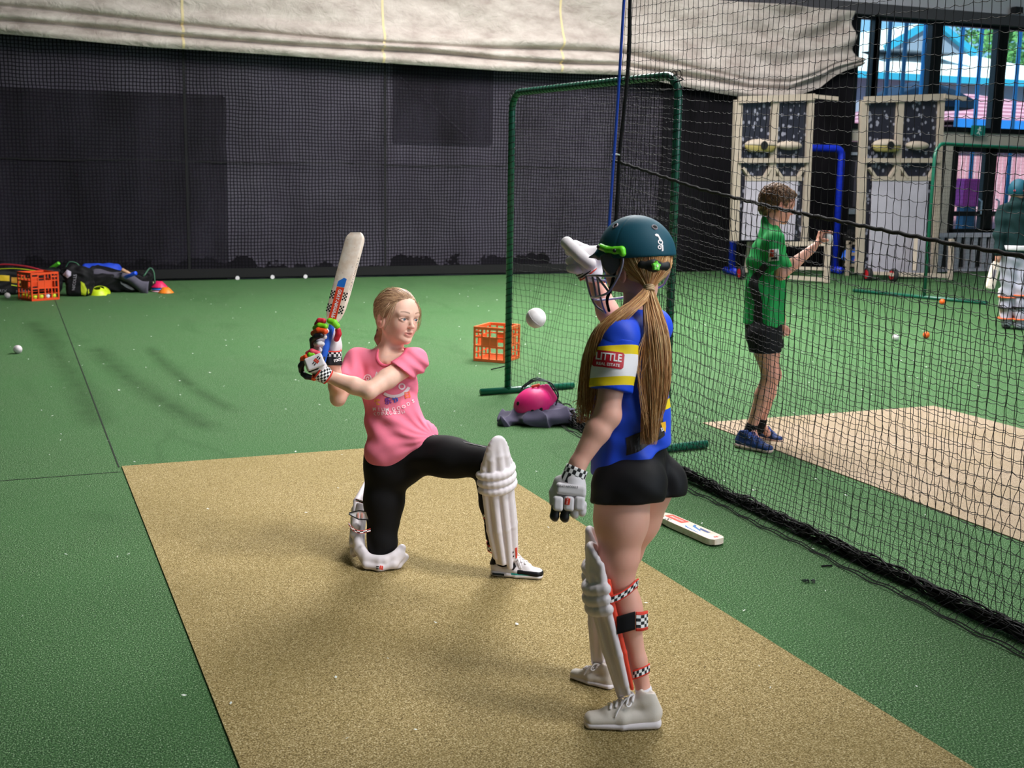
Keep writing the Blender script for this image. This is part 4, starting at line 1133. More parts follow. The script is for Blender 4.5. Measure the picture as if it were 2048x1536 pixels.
# -- body, one continuous surface
def body_ops(S):
    S.ecap(pelvis, waist, (.105, .075), (.092, .066), CR, .04); S.ecap(waist, chest, (.092, .066), (.108, .075), CR, .04)
    S.ecap(chest, K(775, 728, .045), (.108, .072), (.085, .055), CR, .04)
    S.cone(K(775, 722, .04), shR, .05, .043, .04); S.cone(K(775, 722, .03), shL, .05, .043, .04)
    S.cone(K(772, 722, .035), H(-.018, 0, -.075), .050, .040, .03)
    S.cone(H(-.02, .0, -.07), H(-.022, 0, -.02), .043, .05, .02)
    for sg in (1, -1): S.cone(H(.0, sg*.034, -.075), K(770+sg*8, 730, -.02), .012, .009, .02)     # sternomastoid
    S.cone(K(776, 725, -.035), K(800, 716, -.03), .011, .009, .02)   # collar bones
    S.chain([shR, elR*.6+shR*.4, elR], [.042, .037, .030], .02); S.chain([elR, elR*.65+wrR*.35, wrR], [.031, .032, .022], .012)
    S.chain([shL, elL*.6+shL*.4, elL], [.043, .038, .0325], .02); S.chain([elL, elL*.65+wrL*.35, wrL], [.033, .034, .0235], .012)
    S.chain([hipR, knR], [.075, .05], .03); S.chain([knR, knR*.5+anR*.5-[0, 0, .0], anR], [.048, .045, .03], .02); S.cone(anR, toeR, .03, .022)
    S.chain([hipL, knL], [.075, .052], .03); S.chain([knL, knL*.6+anL*.4, anL], [.05, .05, .034], .02); S.cone(anL, anL+nrm(K(1070, 1140)-anL)*.1, .03, .022)
    # hands inside the gloves, fingers closed on the grip
    for w, c in ((wrR, K(655, 688, -.155)), (wrL, K(626, 733, -.18))): S.cone(w, c, .022, .026, .015)
zc = neck[2]-.012
S = SDF(); body_ops(S); V1, F1 = S.polys(.0048, hi=[99, 99, zc+.005]); V1 = relax(V1, F1, 1)
S = SDF(); body_ops(S); head_ops(S, H, .35); V2, F2 = S.polys(.0021, lo=[H.O[0]-.2, H.O[1]-.2, zc], hi=[H.O[0]+.2, H.O[1]+.2, 9]); V2 = relax(V2, F2, 1, .35)
V = np.concatenate([V1, V2]); F = np.concatenate([F1, F2+len(V1)])
me = vf_mesh('body', V, F); cattr(me, 'Col', np.concatenate([np.tile(lin('f3c6b2'), (len(V1), 1)), head_colors(V2, H, 'f3c6b2')]))
body = link('body', me, SKIN, kg)
eyes(H, kg, nrm(hf+.28*CR-.1*CU))
# -- hair swept back into a low tail
HAIRM = hair_mat('hair_fair', [(0, '6d4a38'), (.35, 'a07a5e'), (.65, 'c8a17e'), (1, 'e8c9a4')])
hc = H(-.016, 0, .033); hr = np.array([.1005, .0805, .0905])
S = SDF(); S.ell(hc, hr, H.M); S.cone(H(-.085, 0, -.03), H(-.106, 0, -.055), .034, .016, .03); S.chain([H(-.106, 0, -.055), H(-.112, .004, -.09), H(-.10, .01, -.14)], [.014, .022, .008], .01)
S.plane(H(.060, 0, .064), .8*H.M[0]-.6*H.M[2], .010)
for sg in (1, -1): S.ell(H(-.004, sg*.09, -.022), (.021, .03, .027), H.M, .012, 's')
Vh, Fh = S.polys(.0032); Vh = relax(Vh, Fh, 1)
rg = np.random.default_rng(11); paths = []; rad = []
tie = H(-.104, 0, -.052)
def onhead(d, k=1.0): d = nrm(d); return hc+(d*hr*k) @ H.M
td = np.array([-.088/.1005, 0, -.085/.0905])
for i in range(900):
    a = rg.uniform(-PI, PI)         # start round the hairline
    l = math.sin(a); v = math.cos(a)
    f0 = (.070/.1005)*(.55+.45*v) if v > -.2 else .1*v
    u0 = .26+.30*v if v > -.2 else -.35+.1*v
    d0 = nrm([f0+rg.normal()*.03-.03*(1-v)+.05*abs(l), l*.98, u0+rg.normal()*.05]); m = 14; P = []
    if i % 5 == 0: d0 = nrm([.30+rg.normal()*.09, np.sign(l)*.9, rg.uniform(-.12, .35)]); v = 0
    if v < -.3: d0 = nrm([-.35, np.sign(l)*.9, -.35+rg.normal()*.12])
    lift = rg.uniform(.996, 1.018)
    for t in np.linspace(0, 1, m):
        w = math.sin(t*PI)
        d = nrm(d0*(1-t)+nrm(td)*t+np.array([0, 0, .42*w*max(0, v)])); P.append(onhead(d, lift+.012*w*rg.uniform(.5, 1)))
    P[-1] = tie+rg.normal(size=3)*.006
    paths.append(np.array(P)); rad.append(np.linspace(.0008, .0013, m))
cnt = 0
while cnt < 620:            # short hairs rooted along the hairline itself
    d0 = nrm(rg.normal(size=3)); p = onhead(d0, 1.0); pd_ = (p-H(.060, 0, .064)) @ (.8*H.M[0]-.6*H.M[2])
    if not (-.022 < pd_ < -.0005) or ((p-hc) @ H.M[2])/.0905 < -.45: continue
    cnt += 1; P = []; lift = rg.uniform(.998, 1.02)
    for t in np.linspace(0, 1, 14): P.append(onhead(nrm(d0*(1-t)+nrm(td)*t+np.array([0, 0, .30*math.sin(t*PI)*max(0, d0[2])])), lift+.012*math.sin(t*PI)))
    P[-1] = tie+rg.normal(size=3)*.006; paths.append(np.array(P)); rad.append(np.linspace(.0007, .0012, 14))
for i in range(70):
    e = H(-.10+rg.normal()*.012, .012+rg.normal()*.012, -.15-rg.uniform(0, .03)); paths.append(spline([tie, H(-.113+rg.normal()*.008, .004+rg.normal()*.011, -.092), e], 9)); rad.append(np.linspace(.0016, .0006, 9))
wis = [[(.072, .028, .075), (.084, .045, .045), (.070, .062, .0), (.058, .066, -.035)], [(.068, .036, .075), (.078, .052, .035), (.062, .066, -.01), (.05, .067, -.05)], [(.062, .05, .062), (.066, .062, .03), (.05, .072, -.02)],
       [(.05, -.06, .06), (.052, -.078, .03), (.04, -.088, -.02), (.03, -.086, -.05)], [(.055, -.055, .06), (.06, -.074, .02), (.05, -.086, -.03)], [(.03, -.07, .06), (.03, -.09, .03), (.02, -.095, -.03)]]
for w_ in wis:
    for j in range(6): paths.append(spline([H(*(np.array(p)+rg.normal(size=3)*.0028)) for p in w_], 12)); rad.append(np.linspace(.00065, .0003, 12))
for i in range(60):         # flyaway hairs
    a = rg.uniform(-1.5, 1.5); d = nrm([.3*math.cos(a)-.2, math.sin(a), .55+rg.normal()*.2]); p = onhead(d, 1.01); q = onhead(nrm(d+np.array([-.35, 0, -.1])), 1.06+rg.uniform(0, .05)); r_ = onhead(nrm(d+np.array([-.7, .1*rg.normal(), -.4])), 1.05)
    paths.append(spline([p, q, r_], 8)); rad.append(np.linspace(.0006, .0003, 8))
sv = strands(paths, rad, 4, rg)
hair_obj('hair', [(Vh, Fh, .35+.25*np.sin(Vh[:, 0]*90+Vh[:, 2]*60)*.5), sv], HAIRM, kg)
o = MB().tube([tie+H.M[1]*.017*math.cos(q)+(H.M[0]*.5+H.M[2]*.85)*.017*math.sin(q) for q in np.arange(12)*PI/6], .004, 6, closed=True).build('hair_tie', mat('tie_dark', '3a2a28', .8), kg, smooth=True)
# -- t-shirt
PINK = cloth('pink_jersey', 'f7829d', .85, 300, .12, var=.05)
def shirt_ops(S, g=0., sl=True):
    S.ecap(K(796, 893, .025), K(789, 850, .03), (.118+g, .092+g), (.112+g, .085+g), nrm(CR+.45*CU), .03)
    S.ecap(K(789, 850, .03), chest, (.111+g, .084+g), (.116+g, .086+g), CR, .03); S.ecap(chest, K(776, 733, .035), (.114+g, .083+g), (.090+g, .068+g), CR, .03)
    S.cone(K(775, 728, .035), shR, .056+g, .050+g, .03); S.cone(K(778, 728, .02), shL, .056+g, .050+g, .03)
    if sl:
        eR = shR*.42+elR*.58; S.sleeve([shR, eR, eR*2-shR*.5-eR*.5], [.050+g, .050+g, .05+g], eR, nrm(elR-shR), .03)
        eL = shL*.36+elL*.64; S.sleeve([shL+CR*.004, eL+CR*.012, eL*1.5-shL*.5], [.050+g, .054+g, .056+g], K(819, 750, -.1), nrm(-.55*CR-.80*CU+.12*TOW), .03)
    S.cone(K(772, 722, .03), H(-.025, 0, -.10), .056+g, .046+g, .03)
    S.cone(K(775, 905, .02), K(838, 885, .0), .094+g, .090+g, .03)
def shirt_fold(P, d):
    q = P-K(868, 872, -.05); x = q @ CR; y = q @ CU; r = np.sqrt(x*x+y*y)+1e-4; th = np.arctan2(y, -x)
    m = np.exp(-((r-.12)/.11)**2); f = np.sin(th*21+1.5*np.sin(r*30)+.8)*.0022*m
    q2 = P-K(838, 745, -.06); r2 = np.linalg.norm(q2, axis=-1); f2 = np.sin((q2 @ (CR*.5+CU*.85))*150+(q2 @ CR)*30)*.005*np.exp(-(r2/.085)**2)
    q3 = P-K(705, 740, -.02); r3 = np.linalg.norm(q3, axis=-1); f3 = np.sin((q3 @ (CR*.9+CU*.25))*130)*.0032*np.exp(-(r3/.075)**2)
    q4 = P-K(780, 850, -.06); f4 = np.sin((q4 @ (CU*.85+CR*.4))*62+3*np.sin((q4 @ CR)*9))*.0055*np.exp(-((q4 @ CU)/.09)**2)
    return d-f-f2-f3-f4
def shirt_cuts(S, dk=0):
    ax = nrm(CU*.73+TOW*.60-CR*.16)
    S.plane(K(803, 899, .02), -(ax+CR*-.22), .004)
NE = dict(c=K(784, 691, -.05), r=np.array([.053, .083, .09]), A=np.stack([nrm(CR*.86-CU*.5), nrm(CR*.5+CU*.86), TOW]))
S = SDF(); shirt_ops(S); S.post = None; shirt_cuts(S); S.ell(NE['c'], NE['r'], NE['A'], .004, 's'); S.cone(K(776, 712, .03), H(-.02, 0, -.02), .053, .06, .004, 's')
S.post = shirt_fold
shirt = sdf_obj(S, 't_shirt', PINK, kg, .0042, 1)
# neckband: the cloth just outside the neck opening
S = SDF(); shirt_ops(S, .0022); S.ell(NE['c'], NE['r']+.012, NE['A'], .002, 'i'); S.ell(NE['c'], NE['r'], NE['A'], .002, 's'); S.cone(K(776, 712, .03), H(-.02, 0, -.02), .053, .06, .004, 's')
Vc, Fc = S.polys(.003)
if len(Fc): link('neckband', vf_mesh('neckband', relax(Vc, Fc, 1), Fc), cloth('pink_rib', 'ee6c8a', .9, 300, .2), shirt)
# printed lettering
bv = bvh_of(shirt.data)
WP = mat('print_white', 'f3dfe6', .6); YP = mat('print_yellow', 'f0b429', .6); PP = mat('print_purple', '7a3fa8', .6); BP = mat('print_blue', '3f62c8', .6); OP = mat('print_orange', 'ef6b3c', .6)
def put(txt, x, y, size, m, rot=.0, font=None, xs=1, bold=0, name='lettering'):
    V_, F_ = text2d(txt, size, None, 'CENTER', bold, xs); u = CR*math.cos(rot)+CU*math.sin(rot); w = CU*math.cos(rot)-CR*math.sin(rot)
    c = cast(bv, [(V_, F_, 0)], K(x, y, -.1), u, w, TOW, .003)
    if c.f: c.build(name, m, shirt, recalc=False)
put('乐', 773.5, 803, .028, PP, .16, bold=.03); put('节', 788, 800, .028, BP, .16, bold=.03); put('快', 752, 805, .026, YP, .1, bold=.03); put('日', 812, 791, .028, OP, .22, bold=.04)
for ch, x, y in zip('MIUM.GOODS', (745, 755, 764, 772, 778, 785, 795, 805, 814, 823), (819, 819.5, 820, 820, 821, 819, 817, 814, 809, 803)): put(ch, x, y, .019, WP, .12 if x < 785 else .35, bold=.02)
put('くりかえしなさい', 775, 827, .0165, WP, .07, bold=.03)
for (cx, cy, r, a0, a1) in ((731, 757, .017, -2.2, 3.3), (731, 757, .008, 0, 6.28)):
    V_, F_ = ring2d(r-.004, r+.001, a0, a1, 20); c = cast(bv, [(V_, F_, 0)], K(cx, cy, -.1), CR, CU, TOW, .003); c.build('lettering', WP, shirt, recalc=False)
V_, F_ = ring2d(.060, .072, -2.2, -.45, 20); cast(bv, [(V_, F_, 0)], K(785, 760, -.1), CR, CU, TOW, .003).build('lettering', WP, shirt, recalc=False)
V_, F_ = ring2d(.008, .0135, 0, 2*PI, 16); cast(bv, [(V_, F_, 0)], K(801, 773, -.1), CR, CU, TOW, .003).build('lettering', WP, shirt, recalc=False)
put('M', 752, 749, .024, WP, -.3, bold=.05); put('U', 760, 752, .022, WP, -.3, bold=.05)
# -- black track pants
PANT = cloth('black_pants', '0c0b0e', .8, 260, .1, sheen=0.0, var=.1)
S = SDF()
S.ecap(K(795, 885, .03), K(788, 935, .03), (.100, .08), (.112, .092), CR, .03)
S.chain([hipR, hipR*.5+knR*.5, knR], [.090, .077, .060], .04); S.chain([knR, knR*.5+anR*.5, anR], [.057, .054, .045], .02)
S.chain([hipL, hipL*.5+knL*.5, knL], [.090, .074, .064], .05); S.chain([knL, knL*.6+anL*.4, anL*.97+knL*.03], [.054, .054, .043], .02)
def pant_fold(P, d):
    q = P-K(850, 925, -.05); f = np.sin((q @ (CU*.85-CR*.45))*95+2*np.sin((q @ CR)*18))*.0035*np.exp(-(np.linalg.norm(q, axis=-1)/.13)**2)
    q = P-knR; f2 = np.sin((q @ CU)*70+(q @ CR)*20)*.003*np.exp(-(np.linalg.norm(q, axis=-1)/.12)**2)
    return d-f-f2
S.post = pant_fold
pants = sdf_obj(S, 'track_pants', PANT, kg, .005, 1)
mb = MB(); pp = spline([hipL+CU*.088-CR*.0+TOW*.01, (hipL+knL)/2+CU*.075+TOW*.018, knL+CU*.062+TOW*.02], 20); mb.tube(pp, .0016, 5); mb.build('piping', mat('pipe_white', 'e8e2e6', .7), pants)
# -- pads and shoes
ORB = mat('pad_binding', 'd8442e', .6)
fr_l = nrm(.72*CR+.69*TOW)
kn_pad = K(988, 952, -.16); an_pad = K(1010, 1143, -.02)
make_pad(kg, kn_pad, an_pad, nrm(.45*CR+.88*TOW), up_len=.19, low=.012, R=.059, wing=1.2, kr=.0155, canes=5, top_taper=.45, side_logo=1,
         straps=[(-.005, .03, CHECKR, ''), (-.085, .05, BLACKF, 'wide'), (-.155, .03, CHECKR, ''), (-.235, .06, BLACKF, 'wide'), (-.30, .03, CHECKR, '')])
heelL = gp(979, 1147, .006); toeL = gp(1092, 1158, .006); dL = toeL-heelL
st1 = dict(upper=cloth('shoe_white', 'ded8dc', .6, 200, .08), sole=mat('sole_white', 'ece6ea', .5), lace=mat('lace_white', 'efe9ec', .8),
           panels=[('toe_guard', cloth('shoe_black', '121116', .5), [((.82, 0, .10), (.30, .3, .045), -.06), ]), ('heel_counter', cloth('shoe_black', '121116', .5), [((.04, 0, .23), (.12, .3, .09), .25)]), ])
sh1 = make_shoe(kg, heelL, toeL, st1, hk=1.35)
fL = nrm(dL); sL = np.cross([0, 0, 1], fL)
def shoe_mark(sh, heel, f, L, side, shapes, m, nm):
    o = next(c for c in sh.children if c.name.startswith('sole')); u = next(c for c in sh.children if c.name.startswith('upper')); bv_ = bvh_of(o.data, u.data)
    c = cast(bv_, shapes, heel+np.array([0, 0, 0]), f, (0, 0, 1), side, .0016); 
    if c.f: c.build(nm, m, sh, recalc=False)
Ls_ = np.linalg.norm(dL); sd = -sL if (-sL) @ TOW > 0 else sL
shoe_mark(sh1, heelL, fL, Ls_, sd, [(*rect2d(.09*Ls_, .035*Ls_, .30*Ls_, .075*Ls_, 6, 2), 0)], mat('air_window', '2c3336', .2), 'air_window')
shoe_mark(sh1, heelL, fL, Ls_, sd, [(*rect2d(.42*Ls_, .072*Ls_, .80*Ls_, .098*Ls_, 10, 1), 0)], mat('teal_line', '1b9c93', .5), 'teal_line')
shoe_mark(sh1, heelL, fL, Ls_, sd, [(*poly2d([(.38*Ls_, .16*Ls_), (.46*Ls_, .15*Ls_), (.50*Ls_, .21*Ls_), (.46*Ls_, .27*Ls_), (.44*Ls_, .24*Ls_)], 1), 0)], mat('tab_black', '121116', .5), 'eyestay')
st2 = dict(upper=st1['upper'], sole=st1['sole'], lace=st1['lace'])
hR = np.array([anR[0], anR[1], 0])-HF*.0; hR = gp(752, 1010); 
S = SDF()       # the other pad, folded under the right knee: knee cup, one long wing beside the shin
kb = np.array([knR[0], knR[1], 0]); lf = -CR; HFw = nrm(HF*.97-CR*.25)
def Q(a, b, c): return kb+CR*a+HF*b+np.array([0, 0, c])
cup = [Q(-.105, .10, .20), Q(-.108, .03, .13), Q(-.095, -.02, .075), Q(-.055, -.07, .03), Q(.0, -.085, .022), Q(.055, -.07, .032), Q(.085, -.04, .06)]
for k_, (dx, dz, r_) in enumerate(((0, 0, .017), (.0, .026, .017), (-.012, -.016, .016))):
    S.chain([c+np.array([0, 0, dz])+CR*dx*(1 if k_ else 1)*-1+HF*(.012*k_) for c in cup], [r_]*7, .012)
for a, z in ((-.118, .05), (-.122, .09), (-.118, .13), (-.110, .165)):
    S.chain([Q(a, .02, z), Q(a-.02, .22, z+.05), Q(a+.0, .46, z+.085)], [.018, .017, .012], .006)
S.chain([Q(-.06, -.06, .05), Q(.02, -.075, .05), Q(.07, -.05, .07)], [.014, .013, .012], .012)
S.plane(Q(0, 0, .009), -CU*0+np.array([0, 0, -1.]), .003)
pad2 = bpy.data.objects.new('leg_pad', None); COL.objects.link(pad2); pad2.parent = kg; pad2.matrix_basis = Matrix.Translation(Vector(kb)-kg.location)
pb = sdf_obj(S, 'padding', PADW, pad2, .0036, 1)
bv = bvh_of(pb.data); gn_logo(bv, K(757, 1119, -.12), nrm(CR-.12*CU), nrm(CU+.12*CR), nrm(TOW+.5*CU), .022, pad2, off=.002)
strip('strap', [K(740, 1009, .06), K(722, 1003, .05), K(711, 1000, .045)], CU, .011, 3, 2, CHECKR, pad2, .003)
strip('strap', [K(741, 1060, .0), K(722, 1064, -.02), K(708, 1060, -.02), K(697, 1047, -.03)], CU, .012, 8, 2, CHECKR, pad2, .003)
tb = MB().prism([(0, .016), (.045, .018), (.09, .004), (.092, -.002), (.05, -.018), (0, -.016)], -.002, .002, lambda u, v, w: K(739, 1032, .02)-CR*u*.92+CU*(v+.1*u)+TOW*w).build('strap', WHT, pad2)
tb2 = MB().tube([K(739, 1032, .018)-CR*u*.92+CU*(v+.1*u)+TOW*.002 for u, v in [(0, .016), (.045, .018), (.09, .004), (.092, -.002), (.05, -.018), (0, -.016)]], .0024, 5).build('strap_edge', BLK, tb)
mb = MB()
for du in (.018, .034): mb.box(K(739, 1032, .014)-CR*(du+.012)+CU*.003, (.006, .003, .022), np.stack([CR, TOW, CU], 1))
mb.build('strap_print', mat('pale_red', 'e9a59c', .5), tb)
# -- bat
bo = K(664, 640, -.165); bt = K(711, 463, -.12)
bat, B = make_bat('cricket bat with a blue grip held up over the kneeling girl\'s shoulder', bo, bt-bo, nrm(TOW*.93-CR*.32), L=np.linalg.norm(bt-bo), W=.074, T=.026, hl=.20, grip='1f62d6')
Lb = np.linalg.norm(bt-bo); ck = .0065
decal('red_sticker', B, [(*rect2d(-.017, .0, .017, .135, 1, 1), 0), (*rect2d(-.002, .002, .0005, .07, 1, 1), 1)], [mat('sticker_red', 'e2472a', .35), WHT], bat)
decal('blue_sticker', B, [(*poly2d([(-.018, .137), (.016, .137), (.017, .172), (.004, .175), (-.017, .158)], 0), 0)], [mat('sticker_blue', '2a74d2', .35)], bat)
for u0 in (-.037, .0185):
    for v0 in (.03, .085): decal('checker_sticker', B, checks(u0, v0, 3, 5, ck), [BLK], bat)
V_, F_ = text2d('GRAY-NICOLLS', .021, None, 'CENTER', .02); decal('lettering', B, [([(y, .068-x*.80) for x, y in V_], F_, 0)], [WHT], bat, .0011)
Be = lambda u, v, w: B(.037+w, v, u-.012)
Vt, Ft = text2d('GRAY-NICOLLS', .02, None, 'CENTER', -.01)
sgn = 1 if (np.cross(nrm(bt-bo), nrm(TOW*.93-CR*.32)) @ CR) > 0 else -1
mb = MB(); mb.add([B(sgn*(.0372), .2+x*1.0, -.013+y*sgn*0+y) for x, y in Vt], Ft); mb.build('lettering', mat('ink', '3a3440', .6), bat, recalc=False)
# -- batting gloves
def roll(S, pts, r): S.chain([K(*p) for p in pts], [r]*len(pts), .006)
GRNR = mat('roll_green', '7ed321', .45); ORR = mat('roll_orange', 'f0541e', .45); REDR = mat('roll_red', 'c81f35', .45); BLKR = mat('roll_black', '17161c', .45); PNKR = mat('roll_pink', 'e0485e', .45)
def glove(name, mid, pieces, base):
    g = bpy.data.objects.new(name, None); COL.objects.link(g); g.parent = kg; g.matrix_basis = Matrix.Translation(Vector(mid)-kg.location)
    S = SDF(); base(S); sdf_obj(S, 'palm', WHITE_L, g, .0028, 1)
    for nm, m, pts, r in pieces:
        S = SDF(); roll(S, pts, r); sdf_obj(S, nm, m, g, .0024, 1)
    return g
o1 = -.20
def base1(S):
    S.chain([K(667, 722, -.13), K(668, 700, -.13), K(671, 670, -.135), K(666, 650, -.145)], [.026, .026, .020, .013], .012)
    S.chain([K(668, 690, -.13), K(648, 690, -.125), K(633, 682, -.135)], [.03, .026, .02], .015)
    S.chain([K(650, 674, -.20), K(643, 671, -.19), K(634, 666, -.17)], [.009, .010, .012], .008); S.chain([K(654, 662, -.20), K(640, 653, -.18)], [.009, .012], .008); S.chain([K(645, 688, -.197), K(638, 687, -.195), K(631, 686, -.17)], [.009, .011, .012], .008)
    S.chain([K(640, 700, -.185), K(630, 697, -.16)], [.009, .012], .01)
gl1 = glove('batting_glove', K(655, 685, -.15), [
    ('finger_roll', REDR, [(634, 649, -.17), (639, 642, -.185), (647, 642, -.19)], .0115),
    ('finger_roll', GRNR, [(630, 656, -.17), (639, 651, -.195), (651, 653, -.205)], .0105),
    ('finger_roll', ORR, [(627, 667, -.17), (637, 661, -.20), (650, 663, -.21)], .012),
    ('finger_roll', BLKR, [(626, 696, -.16), (625, 680, -.175), (633, 673, -.20), (642, 671, -.208)], .0115),
    ('thumb_roll', GRNR, [(660, 642, -.195), (668, 645, -.2), (674, 652, -.195)], .0125),
    ('thumb_roll', REDR, [(676, 660, -.19), (677, 668, -.185), (673, 678, -.18)], .0115)], base1)
def cuff(g, c0, c1, r0, r1, rows, nu=22, flat=.8, sd=None):
    """knitted cuff between two points, checkered; rows=(squares along)"""
    c0 = np.array(c0); c1 = np.array(c1); d = nrm(c1-c0); s_ = nrm(np.cross(d, TOW)); w = np.cross(d, s_)
    P = []; cu = []; cv = []; ce = []
    for i in range(nu*2+1):
        a = i/(nu*2)*2*PI; row = []
        for t in (0, .12, .13, .4, .7, .87, .88, 1):
            r = r0+(r1-r0)*t+.0015*math.sin(t*PI); row.append(c0+(c1-c0)*t+r*(math.cos(a)*s_+flat*math.sin(a)*w)); cu.append(i/(nu*2)*nu); cv.append(t*rows); ce.append(float(t <= .12 or t >= .88))
        P.append(row)
    o = MB().grid(P).build('cuff', CHECKR, g, smooth=True, recalc=False); set_cuv(o, cu, cv, ce); md = o.modifiers.new('thick', 'SOLIDIFY'); md.thickness = .004; return o
cuff(gl1, K(667, 699, -.15), K(667, 716, -.14), .032, .033, 3)
S = SDF(); S.ecap(K(667, 715, -.14), K(667.5, 726, -.135), (.034, .03), (.034, .03), CR, .004); S.plane(K(667, 731, -.135), -CU, .002); S.plane(K(667, 713, -.14), CU, .002)
stp = sdf_obj(S, 'wrist_strap', BLKR, gl1, .0026, 1); bv = bvh_of(stp.data)
V_, F_ = text2d('nxt', .021, None, 'CENTER', .03); c = cast(bv, [(V_, F_, 0)], K(672, 719, -.2), nrm(CR+.25*CU), nrm(CU-.25*CR), TOW, .0016); c.build('lettering', WHT, gl1, recalc=False) if c.f else None
def base2(S):
    S.box(K(629, 727, -.205), (.036, .031, .024), np.stack([nrm(CR*.93+CU*.36), nrm(CU*.93-CR*.36), TOW]), .016, .01)
    S.chain([K(640, 738, -.19), K(652, 750, -.175)], [.028, .026], .02)
gl2 = glove('batting_glove', K(630, 735, -.19), [
    ('finger_roll', PNKR, [(616, 707, -.20), (624, 703, -.21), (636, 707, -.21)], .011),
    ('finger_roll', GRNR, [(613, 715, -.20), (620, 709, -.215), (627, 709, -.215)], .0085),
    ('finger_roll', ORR, [(605, 727, -.19), (606, 718, -.20), (612, 714, -.21)], .011),
    ('finger_roll', BLKR, [(603, 742, -.18), (602, 732, -.195), (606, 725, -.20)], .0115),
    ('finger_roll', BLKR, [(606, 748, -.19), (613, 753, -.2), (622, 755, -.2)], .011),
    ('thumb_roll', ORR, [(620, 754, -.2), (628, 757, -.2)], .010)], base2)
S = SDF(); bx = np.stack([nrm(CR*.93+CU*.36), nrm(CU*.93-CR*.36), TOW]); S.box(K(629.5, 724, -.232), (.036, .026, .008), bx, .007)
pl = sdf_obj(S, 'back_plate', WHITE_L, gl2, .0024, 1); bv = bvh_of(pl.data); gn_logo(bv, K(628, 721, -.3), nrm(CR*.61+CU*.79), nrm(CU*.61-CR*.79), TOW, .02, gl2)
S = SDF(); S.chain([K(619, 743, -.222), K(634, 737, -.228), K(646, 724, -.222), K(649, 715, -.215)], [.0045]*4, .004); sdf_obj(S, 'plate_edge', BLKR, gl2, .0022, 1)
cuff(gl2, K(634, 740, -.195), K(657, 755, -.175), .038, .031, 7, 20, .85)
Vt, Ft = text2d('GRAY-NICOLLS', .012, None, 'CENTER', .02)
# ================================================================== THE STANDING GIRL
D1 = 3.6
def Z(x, y, off=0.): return dp(x, y, D1+off)
sg_ = thing('person', 'girl in a blue and yellow jersey and helmet standing with her back half turned', 'person', (*gp(1240, 1440)[:2], 0))
UPZ = np.array([0, 0, 1.])
bf = nrm(-.93*CR+.37*HF); bf[2] = 0; bf = nrm(bf); bl = np.cross(UPZ, bf)
neckB = Z(1278, 628, .01); chestB = Z(1266, 715, .0); waistB = Z(1262, 830, .0); pelB = Z(1266, 935, .02)
shN = Z(1238, 672, -.14); elN = Z(1214, 830, -.155); wrN = Z(1156, 928, -.17)
shF = Z(1306, 655, .13); elF = Z(1228, 655, .26); wrF = Z(1186, 549, .22)
hipN = Z(1246, 975, -.065); knN = Z(1236, 1150, -.035); anN = Z(1290, 1394, .025)
hipF = Z(1290, 975, .085); knF = Z(1236, 1135, .22); anF = Z(1208, 1330, .33)
hO = Z(1268, 533, .0); hF2 = nrm(-.74*CR+.67*HF-.10*UPZ); Hd = frame_from(hO, hF2, nrm(UPZ-.05*CR), 1.0)
def body_ops2(S):
    S.ecap(pelB, waistB, (.125, .095), (.10, .075), bl, .04); S.ecap(waistB, chestB, (.10, .075), (.115, .082), bl, .04); S.ecap(chestB, Z(1274, 668, .0), (.113, .078), (.085, .055), bl, .04)
    S.cone(Z(1274, 660, 0), shN, .05, .044, .04); S.cone(Z(1274, 655, 0), shF, .05, .044, .04)
    S.cone(Z(1277, 650, 0), Hd(-.015, 0, -.06), .050, .045, .03); S.cone(Hd(-.02, 0, -.06), Hd(-.02, 0, 0), .048, .055, .02)
    S.chain([shN, shN*.5+elN*.5, elN], [.043, .039, .0335], .02); S.chain([elN, elN*.68+wrN*.32, wrN], [.034, .0355, .0235], .015)
    S.ell(elN+CR*.006+CU*.0, (.032, .032, .036), None, .02)
    S.chain([shF, elF], [.043, .034], .02); S.chain([elF, elF*.68+wrF*.32, wrF], [.034, .035, .024], .012)
    for h, k, a, fo in ((hipN, knN, anN, gp(1250, 1450)+UPZ*.035), (hipF, knF, anF, gp(1188, 1366)+UPZ*.035)):
        S.chain([h, h*.62+k*.38, h*.2+k*.8, k], [.086, .075, .054, .046], .03)
        S.chain([k, k*.70+a*.30, k*.3+a*.7, a], [.043, .040, .027, .0215], .02)
        S.ell(k*.72+a*.28-bf*.016, (.028, .028, .06), None, .03)
        S.ell(k+bf*.014, (.036, .036, .045), None, .025)
        S.cone(a, fo, .021, .017, .015)
    for w, c in ((wrN, Z(1138, 985, -.175)), (wrF, Z(1150, 512, .2))): S.cone(w, c, .023, .026, .015)
zc = Hd.O[2]-.075
S = SDF(); body_ops2(S); V1, F1 = S.polys(.0048, hi=[99, 99, zc+.005]); V1 = relax(V1, F1, 1)
S = SDF(); body_ops2(S); head_ops(S, Hd, .1); V2, F2 = S.polys(.0026, lo=[Hd.O[0]-.2, Hd.O[1]-.2, zc], hi=[Hd.O[0]+.2, Hd.O[1]+.2, 9]); V2 = relax(V2, F2, 1, .35)
V = np.concatenate([V1, V2]); me = vf_mesh('body', V, np.concatenate([F1, F2+len(V1)]))
C1 = np.tile(np.array(lin('f0b5a2')), (len(V1), 1)); w = np.exp(-(((V1-knN)@UPZ)/.1)**2)[:, None]*.25; C1 = C1*(1-w)+np.array(lin('d98c7c'))*w
cattr(me, 'Col', np.concatenate([C1, head_colors(V2, Hd, 'f0b5a2')])); link('body', me, SKIN, sg_); eyes(Hd, sg_, hF2)
